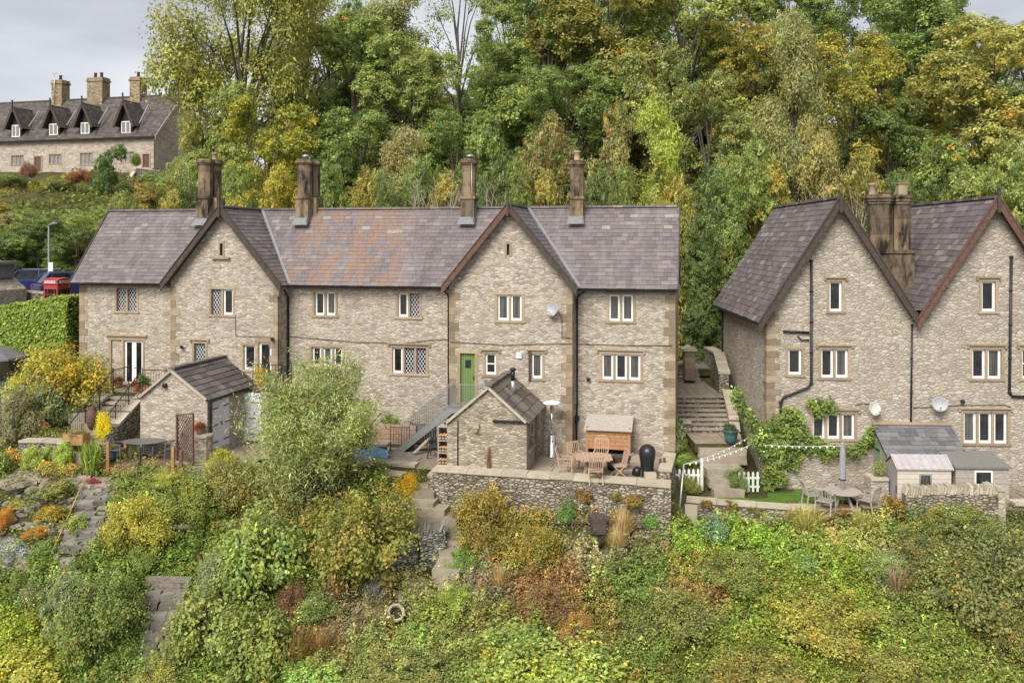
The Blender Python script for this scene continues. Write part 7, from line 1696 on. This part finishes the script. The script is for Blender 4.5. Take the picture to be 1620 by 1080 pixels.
# perennials of the flower bed
FB = [('tuft',145,752,50,55,(.15,.21,.04),'clump of upright sword shaped leaves left of the deck'),('fine',100,738,34,42,(.22,.28,.06),'feathery light green perennial in the flower bed'),('fine',50,742,36,38,(.22,.27,.06),'pale green perennial at the left of the flower bed'),
 ('small_fl',75,752,44,26,(.15,.17,.05),'orange marigolds in the middle of the flower bed'),('small_fl',110,755,44,24,(.15,.16,.06),'low orange flowers at the front of the flower bed'),('small_fl',20,740,40,34,(.16,.17,.06),'pink and orange flowers at the left of the flower bed'),
 ('small_fl',68,696,30,32,(.19,.18,.06),'apricot flowers against the bed wall'),('small',0,755,50,50,(.17,.2,.05),'green perennials at the left end of the bed'),('fine',78,730,22,30,(.22,.3,.07),'slim light green perennial behind the marigolds')]
for s_ in FB: shrub(*s_, name='perennial', cat='garden plant', group='perennials in the flower bed')
# dry grasses
for px, py, w_, h_, c_, l_ in ((470,1050,80,60,(.20,.155,.06),'orange brown ornamental grass at the bottom left of centre'), (510,1040,60,50,(.19,.14,.06),'second tuft of dry orange grass beside the ornamental grass'), (440,1030,50,40,(.17,.14,.07),'dry brown grass tuft left of the ornamental grass'), (1275,838,66,40,(.29,.27,.10),'tall straw coloured grass below the lawn wall'), (1365,838,56,32,(.27,.26,.10),'tuft of straw coloured grass right of the straw tuft below the wall'), (975,872,44,40,(.30,.25,.12),'straw coloured grass right of the wheelbarrow'), (985,850,40,50,(.30,.24,.12),'dry straw tuft above the pale rubble'), (660,885,30,34,(.25,.25,.07),'yellow green grass tuft at the small dry stone wall'), (790,935,50,40,(.26,.2,.09),'dry grass tuft below the hypericum'), (1420,935,70,55,(.26,.21,.13),'heap of dry brown bramble stems on the right slope')):
    shrub('wisp', px, py, w_, h_, c_, l_, name='grass_tuft', cat='grass tuft', stem=False)
shrub('fine', 770, 752, 7, 52, (.17,.10,.07), 'thin rusty red creeper stem up the front of the outhouse', name='creeper', cat='climber', loc=tuple(FM.wld(FM.x(772,-3.6), -3.50, -8.5-Z)), stem=False)
# plants in pots
def potted(T, kind, w_, h_, dz, col, dx=0.0):
    o = bpy.data.objects.new('plant', SH[kind]); COL.objects.link(o); o.parent = T; o.location = (dx,0,dz); o.scale = (w_/2,w_/2,h_/1.28); o.color = (*[c_*LB for c_ in col], 1)
potted(RP, 'small_red', .42, .35, .18, (.10,.09,.03)); potted(BP, 'small', .45, .3, .38, (.2,.22,.05)); potted(TP, 'small', .6, .4, .42, (.08,.10,.05)); potted(PLW, 'small', .75, .2, .36, (.2,.19,.08)); potted(PLT, 'small', .6, .55, .25, (.14,.2,.06)); potted(P2, 'small_red', .4, .3, .28, (.06,.05,.03)); potted(P3, 'small_red', .4, .3, .26, (.07,.05,.03)); potted(TRAY, 'gold', .6, .35, .1, (.34,.28,.04))
shrub('gold', 165, 712, 28, 52, (.38,.36,.03), 'bright yellow small standard shrub at the corner of the deck', loc=tuple(pix(165,695,34.0)))
shrub('gold', 415, 620, 26, 36, (.36,.28,.03), 'bright yellow plant on the balcony above the lilac gate', loc=tuple(FM.wld(FM.x(415,-.5), -.6, -6.0-Z)))
shrub('bush_a', 436, 640, 24, 60, (.14,.09,.06), 'brown twiggy shrub right of the balcony', loc=tuple(FM.wld(FM.x(442,-1.3), -1.5, -8.2-Z)))
shrub('small', 1393, 742, 24, 26, (.17,.19,.08), 'flowering plant on the stone planter pillar', loc=tuple(pix(1390,752,31.3)))
# ---- the big grey green willow in front of the terrace
rg = np.random.default_rng(77); wl = pix(488, 790, 31.0); wl.z = gz(wl.x, wl.y); ww = Vector(pix(525, 498, 31.0)); Hw = ww.z - wl.z
b = MB(); tips = []
for i in range(26):
    a = rg.uniform(0, 6.283); r = 2.0*math.sqrt(rg.random()); e = Vector((.50 + r*math.cos(a)*1.12, r*math.sin(a)*.9, Hw*(1.04 - .17*r) * rg.uniform(.55, 1.0))); m_ = Vector((e.x*.45, e.y*.45, e.z*.5)); b.tube([(rg.uniform(-.15,.15),0,-.2), m_, e], [.06,.035,.008], 5, False)
    tips.append((m_, e))
    for _ in range(6):
        t_ = rg.random(); q_ = m_.lerp(e, t_); e2 = q_ + Vector((rg.uniform(-.8,.8), rg.uniform(-.8,.8), rg.uniform(-.3,.7))); b.tube([q_, e2], [.016,.004], 3, False); tips.append((q_, e2))
T = thing('willow', 'large airy grey green willow standing in front of the terrace', 'tree', wl, 0); b.build('trunk', M['bark'], T)
C = []
for a_, e in tips:
    for _ in range(int(15 - 8*max(0, min(1, (e.z/Hw-.62)/.3)))): q_ = a_.lerp(e, rg.random()); C.append((q_.x, q_.y, q_.z))
C = np.array(C) + rg.normal(size=(len(C),3))*.12
ex = np.stack([rg.normal(-.15, .95, 1000), rg.normal(0, .8, 1000), rg.uniform(.5, Hw*.6, 1000)], 1); C = np.concatenate([C, ex])
P = np.repeat(C, 17, 0) + rg.normal(size=(len(C)*17, 3))*.16; P[:,2] -= np.abs(rg.normal(size=len(P)))*.08
me = leaf_mesh('willow_crown', quads(rg, P, .032, 4.5, .2, .9), tinted(rg, len(C), 17, [(.3,PAL),(.15,YEL),(.1,BRN),(.12,DRK)], .25, .2)); o = bpy.data.objects.new('crown', me); COL.objects.link(o); o.parent = T; o.color = (.38,.43,.15,1)
# ---- climbers on the right house
def climber(fr, pts, d, col, label, lv=16, size=.075, thick=.16):
    """pts: (px, py, radius px, clumps) painted on a facade plane as a real layer of leaves"""
    rg = np.random.default_rng(len(pts)+5); C = []
    for px, py, r, n in pts:
        for _ in range(n):
            a = rg.random()*6.283; q_ = r*math.sqrt(rg.random()); x, z = fr.on(px+q_*math.cos(a), py+q_*math.sin(a), d); C.append((x, d-abs(rg.normal())*thick-.02, z))
    C = np.array(C); o0 = C[0].copy(); o0[1] = d; P = np.repeat(C-o0, lv, 0) + rg.normal(size=(len(C)*lv,3))*np.array([.09,.05,.08])
    T = thing('climbing_plant', label, 'climber', fr.wld(*o0), fr.rz)
    me = leaf_mesh('vine', quads(rg, P, size, 1.4, .3, .3, nrm=np.array([[0,-1.2,0]])), tinted(rg, len(C), lv, [(.16,YEL),(.18,PAL),(.02,np.array([4,3.6,5])),(.12,DRK)])); o = bpy.data.objects.new('foliage', me); COL.objects.link(o); o.parent = T; o.color = (*[c_*LB for c_ in col], 1)
    b = MB(); b.tube([Vector(fr.wld(*C[i])) for i in ()] or [(0,-.05,0),(.2,-.06,-.6),(.15,-.05,-1.2)], [.02,.03,.04], 5); b.build('stem', M['bark'], T)
climber(FH, [(1248,668,22,95),(1225,690,26,120),(1262,692,15,45),(1205,700,18,60),(1245,715,25,80),(1222,740,16,45),(1290,645,14,22),(1310,643,10,12),(1285,705,14,25),(1305,712,12,20),(1325,714,9,14),(1345,713,8,12),(1362,706,8,12),(1374,694,8,14),(1377,682,6,8),(1215,765,8,14),(1232,760,9,14)], 0, (.115,.15,.038), 'large green climbing rose round the lower left window of the right house')
climber(Frame(0, 1190, 33.9, 0) if False else FH, [(1190,672,9,14),(1178,655,8,14),(1170,637,8,16),(1165,625,9,18),(1198,690,10,18),(1186,662,7,12)], .9, (.11,.145,.038), 'creeper hanging over the passage wall left of the right house')
# ---- hedges
def hedge(label, a, c, h0, h1, th, col, n, size=.07, name='hedge'):
    rg = np.random.default_rng(n); a, c = Vector(a), Vector(c); L = (c-a); u = L.normalized(); nn = Vector((-u.y, u.x, 0)).normalized(); T = thing(name, label, 'hedge', a, 0)
    s = rg.random(n); f = rg.random(n); ne_ = n//12; s[:ne_] = (rg.random(ne_) < .5)*1.0; C = np.zeros((n,3)); h = h0+(h1-h0)*s; side = rg.integers(0, 3, n); yy = np.where(side == 0, -th/2, np.where(side == 1, th/2, (f-.5)*th)); yy[:ne_] = (rg.random(ne_)-.5)*th; side[:ne_] = 0; zz = np.where(side == 2, h, f*h)
    rnd_ = .12; yy *= np.where(zz > h-rnd_*2, .93, 1)
    A = np.array(a)*0; C = np.outer(s, np.array(L)) + np.outer(yy, np.array(nn)); C[:,2] += zz; C += rg.normal(size=C.shape)*.035 + (np.sin(s*31)*.05)[:,None]*np.array([[0,0,1]])
    nr = np.outer(np.where(side == 0, -1, np.where(side == 1, 1, 0))*1.0, np.array(nn)) + np.outer((side == 2)*1.0, [0,0,1])
    me = leaf_mesh('hedge', quads(rg, C, size, 1.5, .2, 0, nrm=nr*1.2), tinted(rg, n, 1, [(.3,YEL),(.2,PAL),(.1,DRK)])); o = bpy.data.objects.new('foliage', me); COL.objects.link(o); o.parent = T; o.color = (*[c_*LB for c_ in col], 1)
    b = MB(); q = [Vector((0,0,0)), L]; b.add([q[0]-nn*(th/2-.12), q[1]-nn*(th/2-.12), q[1]+nn*(th/2-.12), q[0]+nn*(th/2-.12)] + [q[0]-nn*(th/2-.12)+Vector((0,0,h0-.12)), q[1]-nn*(th/2-.12)+Vector((0,0,h1-.12)), q[1]+nn*(th/2-.12)+Vector((0,0,h1-.12)), q[0]+nn*(th/2-.12)+Vector((0,0,h0-.12))], [(0,1,5,4),(1,2,6,5),(2,3,7,6),(3,0,4,7),(4,5,6,7)]); b.build('dark_core', M['hedge_in'], T)  # solid dark block stands in for the shaded inside of the hedge
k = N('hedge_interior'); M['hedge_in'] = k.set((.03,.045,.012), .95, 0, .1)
ha_ = pix(-30, 560, 43.5); hb2 = pix(128, 556, 42.6); hedge('long clipped bright green hedge left of the terrace', ha_, hb2, (HY-492)/F*43.5-ha_.z, (HY-467)/F*42.6-hb2.z, 2.2, (.155,.205,.042), 42000, .085)
ha_ = pix(36, 320, 93); hb2 = pix(118, 305, 93); hedge('golden topped clipped hedge in the upper garden', ha_, hb2, 1.6, 2.0, 1.6, (.19,.18,.035), 9000, .22)
for px, py, w_, h_, c_, l_ in ((18,292,50,22,(.13,.16,.05),'low green bush in the upper garden at the left edge'),(95,300,60,26,(.15,.17,.05),'green bush in the upper garden under the second cottage window'),(8,310,50,26,(.17,.16,.05),'olive bush at the left edge beside the golden hedge'),(140,303,40,22,(.15,.15,.06),'olive bush at the grass terrace end'),(60,330,60,26,(.12,.15,.05),'dark green bush below the golden hedge'),(110,335,60,24,(.14,.17,.05),'green bush below the distant grey garden wall'),(127,288,40,26,(.20,.10,.05),'russet shrub in the upper garden before the cottages'), (45,280,26,30,(.18,.10,.06),'small red brown shrub beside the cottage door'), (75,322,50,24,(.2,.17,.06),'tawny shrub under the golden hedge'), (215,262,16,26,(.13,.17,.04),'ivy beside the cottage right door'), (20,322,60,36,(.2,.19,.07),'bush below the upper garden at the left'), (150,325,50,22,(.2,.15,.07),'brownish bush under the grass terrace wall'),(225,312,60,34,(.2,.15,.07),'brown twiggy bush right of the grass terrace')):
    Yh = 92; shrub('bush_a', px, py, w_, h_, c_, l_, loc=tuple(pix(px, py, Yh)), stem=False)

# ------------------------------------------------------------ the overgrown slope
rg = np.random.default_rng(5)
PATCH = [(1200,845,60,(.23,.29,.06)),(1120,850,50,(.22,.27,.06)),(1230,870,70,(.21,.26,.06)),(1260,840,50,(.30,.29,.11)),(1340,850,60,(.30,.28,.11)),(840,880,70,(.26,.20,.06)),(950,880,60,(.27,.22,.13)),(1000,860,40,(.26,.21,.14)),(900,850,40,(.25,.21,.13)),
 (870,945,60,(.26,.15,.08)),(930,990,60,(.22,.17,.06)),(1090,960,60,(.27,.17,.08)),(1110,930,60,(.24,.20,.06)),(1000,930,60,(.16,.19,.06)),(1060,1010,80,(.17,.18,.06)),(1200,930,80,(.19,.21,.05)),(1330,950,80,(.22,.24,.05)),(1290,1010,90,(.24,.25,.05)),(1420,930,50,(.24,.20,.13)),(1450,1000,80,(.19,.20,.06)),(1560,1000,80,(.20,.21,.06)),
 (1200,1050,90,(.20,.21,.05)),(1100,1060,80,(.17,.18,.05)),(1400,1060,90,(.21,.22,.06)),(560,990,60,(.24,.19,.12)),(500,1030,70,(.27,.19,.09)),(620,1040,80,(.21,.22,.08)),(700,1000,60,(.22,.22,.07)),(760,940,50,(.21,.17,.12)),(700,940,50,(.25,.22,.10)),(760,1000,50,(.21,.19,.07)),(680,840,50,(.19,.21,.06)),
 (300,900,80,(.16,.19,.05)),(420,960,80,(.15,.17,.05)),(50,1050,90,(.24,.25,.05)),(160,1060,80,(.17,.20,.06)),(60,940,60,(.16,.19,.06)),(60,820,60,(.20,.20,.06)),(330,820,60,(.19,.20,.06)),(400,800,60,(.22,.20,.08)),(430,1060,80,(.19,.22,.06)),(1500,870,80,(.17,.19,.06)),(1600,880,80,(.16,.16,.06))]
NC = 19000
px_ = rg.uniform(-60, 1680, NC*2); py_ = rg.uniform(745, 1150, NC*2)
# march all sight lines down to the ground at once to find where they land
Y_ = np.full(len(px_), 22.0); hit = np.zeros(len(px_), bool); res = np.full(len(px_), np.nan)
for Yv in np.arange(22, 34, .05):
    X_ = (px_-CX)/F*Yv; Z_ = (HY-py_)/F*Yv; g = ground_np(X_, np.full_like(X_, Yv)); h_ = (g >= Z_) & ~hit; res[h_] = Yv; hit |= h_
ok = hit & (res < 32.5)
def keep(px, py):
    if px < 130 and 745 < py < 905: return R.random() < .13                        # rockery
    if 110 < px < 175 and 760 < py < 880: return False
    if 225 < px < 300 and 935 < py < 1070: return False
    if 270 < px < 332 and 735 < py < 890: return R.random() < .35
    if 615 < px < 740 and 740 < py < 905: return R.random() < .10
    if px < 110 and 880 < py < 912: return False
    if 880 < px < 1050 and 838 < py < 895: return R.random() < .30
    if 690 < px < 1065 and py < 825: return False
    if px > 1085 and py < (838 if px < 1430 else 826): return False
    if px > 1060 and px <= 1085 and py < 838: return False
    if 440 < px < 700 and py < 745: return False
    if 560 < px < 720 and 905 < py < 960: return R.random() < .45
    if 598 < px < 655 and 955 < py < 1005: return R.random() < .12
    return True
idx = [i for i in np.nonzero(ok)[0] if keep(px_[i], py_[i])][:NC]
px_, py_, Yv = px_[idx], py_[idx], res[idx]; X_ = (px_-CX)/F*Yv; G_ = ground_np(X_, Yv); n = len(idx)
pc = np.array([[p[0],p[1],p[2]] for p in PATCH]); cc = np.array([p[3] for p in PATCH])
d2 = ((px_[:,None]-pc[None,:,0])**2+((py_[:,None]-pc[None,:,1])*1.3)**2)/(pc[None,:,2]*.75)**2 + rg.gumbel(size=(n,len(PATCH)))*.55
ci = d2.argmin(1); base = cc[ci]*np.exp(rg.normal(size=(n,1))*.22); alt = rg.random(n); base[alt < .07] *= np.array([1.3,.85,.9]); base[(alt > .07) & (alt < .14)] *= np.array([.7,.85,.8]); base[(alt > .14) & (alt < .2)] *= np.array([.85,1.15,.9])
hgt = np.abs(rg.normal(size=n))*.22 + .05 + .10*np.sin(X_*1.9)*np.sin(Yv*2.3+X_)
lv = 30; C = np.stack([X_, Yv, G_+np.maximum(hgt,.03)], 1)
P = np.repeat(C, lv, 0) + rg.normal(size=(n*lv,3))*np.array([.105,.105,.075]); big = np.repeat(rg.random(n) < .3, lv); V = quads(rg, P, .042, 1.6, 1.0)
V = V.reshape(-1,4,3); cen = V.mean(1, keepdims=True); V = cen + (V-cen)*np.where(big, 1.5, 1.0)[:,None,None]; V = V.reshape(-1,3)
tint = np.repeat(base, lv, 0)*np.exp(rg.normal(size=(n*lv,1))*.15)
me = leaf_mesh('undergrowth', V, tint); o = bpy.data.objects.new('undergrowth', me); COL.objects.link(o); o.color = (1.8,1.98,1.7,1); tag(o, 'tangled mixed weeds and brambles covering the slope below the walls', 'undergrowth', kind='stuff')
for a_, b_, w_, h_, l_ in ((742,872,26,16,'small weed tuft at the edge of the lower yard steps'),(690,832,20,12,'weed tuft beside the middle yard step'),(660,806,22,12,'moss and weeds at the foot of the top yard slabs'),(730,842,22,12,'weed tuft on the right of the yard steps'),(700,905,26,14,'grassy weeds at the foot of the yard steps'),(300,1000,26,16,'weeds creeping over the sleeper steps'),(228,990,24,16,'weeds at the left edge of the sleeper steps'),(190,830,24,14,'weeds at the right edge of the rockery steps'),(118,848,20,12,'weeds at the left edge of the rockery steps')):
    shrub('small', a_, b_, w_, h_, (.15,.19,.05), l_, name='weed', cat='weed', group='weeds creeping over the garden steps', stem=False)
# tall weeds standing out of it
k3 = rg.choice(n, 1500); hs_ = rg.uniform(.3,.85,len(k3)); C4 = np.repeat(C[k3], 34, 0); u_ = rg.random(len(C4)); C4[:,2] += u_*np.repeat(hs_, 34); C4[:,:2] += rg.normal(size=(len(C4),2))*(.09*(1.15-u_))[:,None] + (u_**2)[:,None]*np.repeat(rg.normal(size=(len(k3),2))*.12, 34, 0)
me = leaf_mesh('tall_weeds', quads(rg, C4, .04, 2.4, .4), np.repeat(base[k3]*np.exp(rg.normal(size=(len(k3),1))*.25), 34, 0)*np.exp(rg.normal(size=(len(C4),1))*.22)); o = bpy.data.objects.new('tall_weeds', me); COL.objects.link(o); o.color = (1.75,1.9,1.6,1); tag(o, 'tall leafy weeds standing above the brambles on the slope', 'weeds', kind='stuff')
# heaps of dead stems
for px, py, w_, l_ in ((1430,945,1.5,'tangle of dead brown stems on the right of the slope'),(1150,985,1.1,'tangle of dead stems in the middle of the right slope'),(1010,1005,1.2,'tangle of dead stems below the tumbled stones'),(1300,925,.9,'small heap of dead stems below the lawn wall'),(790,985,1.0,'tangle of dead stems above the wide pale shrub'),(545,1000,1.3,'dead stems beside the dry orange grass'),(730,1015,.8,'bare dead stalks at the bottom centre'),(1560,1060,1.2,'tangle of dead stems in the lower right corner'),(960,850,.8,'dead stems at the wheelbarrow foot')):
    p = at(px, py); T = thing('dead_stems', l_, 'dead stems', p, 0, 'tangles of dead stems on the slope'); b = MB()
    for i in range(46):
        a = R.uniform(0,6.28); q_ = Vector((R.uniform(-.5,.5)*w_, R.uniform(-.35,.35)*w_, .05)); L_2 = R.uniform(.3,.8)*w_; e = q_ + Vector((math.cos(a)*L_2, math.sin(a)*L_2*.7, R.uniform(.0,.4))); b.tube([q_, (q_+e)/2+Vector((0,0,R.uniform(.1,.35))), e], [.009,.007,.003], 3, False)
    b.build('stems', M['twig2'], T)
# dry stems among the weeds
k2 = rg.choice(n, 2600); V = []; 
a = rg.random(len(k2))*6.283; l = rg.uniform(.25,.7,len(k2)); B0 = C[k2]-np.array([0,0,.05]); D_ = np.stack([np.cos(a)*l*.5, np.sin(a)*l*.5, l*.7], 1); sd = np.stack([-np.sin(a), np.cos(a), np.zeros(len(k2))], 1)*.007
V = np.stack([B0, B0+D_*.5+sd, B0+D_, B0+D_*.5-sd], 1).reshape(-1,3); me = leaf_mesh('dry_stems', V, np.tile(np.array([[.34,.27,.16]]), (len(k2),1))*np.exp(rg.normal(size=(len(k2),1))*.3))
o = bpy.data.objects.new('dry_stems', me); COL.objects.link(o); tag(o, 'thin dry brown stems scattered through the weeds', 'dry stems', kind='stuff')
# low cover on the bank behind the houses and beyond the road
n2 = 9000; X2 = rg.uniform(-48, 36, n2); Y2 = rg.uniform(43, 100, n2); z2 = ground_np(X2, Y2); m2 = ~((X2 < -14) & (Y2 > 49) & (Y2 < 59)) & ~((X2 > 5) & (X2 < 14) & (Y2 < 47.6)) & ~((X2 < -20) & (Y2 < 49))
C2 = np.stack([X2, Y2, z2+.2], 1)[m2]; lv = 9; P = np.repeat(C2, lv, 0)+rg.normal(size=(len(C2)*lv,3))*np.array([.5,.5,.2]); me = leaf_mesh('bank_cover', quads(rg, P, .24, 1.5, .6), np.repeat(np.exp(rg.normal(size=(len(C2),1))*.3), lv, 0)*np.ones((1,3)))
o = bpy.data.objects.new('bank_cover', me); COL.objects.link(o); o.color = (.20,.23,.06,1); tag(o, 'low green growth on the bank behind the houses', 'ground cover', kind='stuff')
# small plants of the left garden ground
n3 = 900; pxs = rg.uniform(-10, 300, n3); pys = rg.uniform(640, 760, n3); C3 = []
for a_, b_ in zip(pxs, pys):
    if (a_ > 165 and b_ > 690) or (105 < a_ < 330) : continue
    q_ = at(a_, b_); 
    if q_.y < 40: C3.append(tuple(q_ + Vector((0,0,.08))))
C3 = np.array(C3); P = np.repeat(C3, 22, 0)+rg.normal(size=(len(C3)*22,3))*np.array([.16,.16,.07]); me = leaf_mesh('garden_cover', quads(rg, P, .05, 1.6, .5), np.repeat(np.exp(rg.normal(size=(len(C3),1))*.35), 22, 0)*np.ones((1,3)))
o = bpy.data.objects.new('garden_cover', me); COL.objects.link(o); o.color = (.24,.27,.08,1); tag(o, 'low mixed plants covering the soil of the left garden', 'ground cover', kind='stuff')
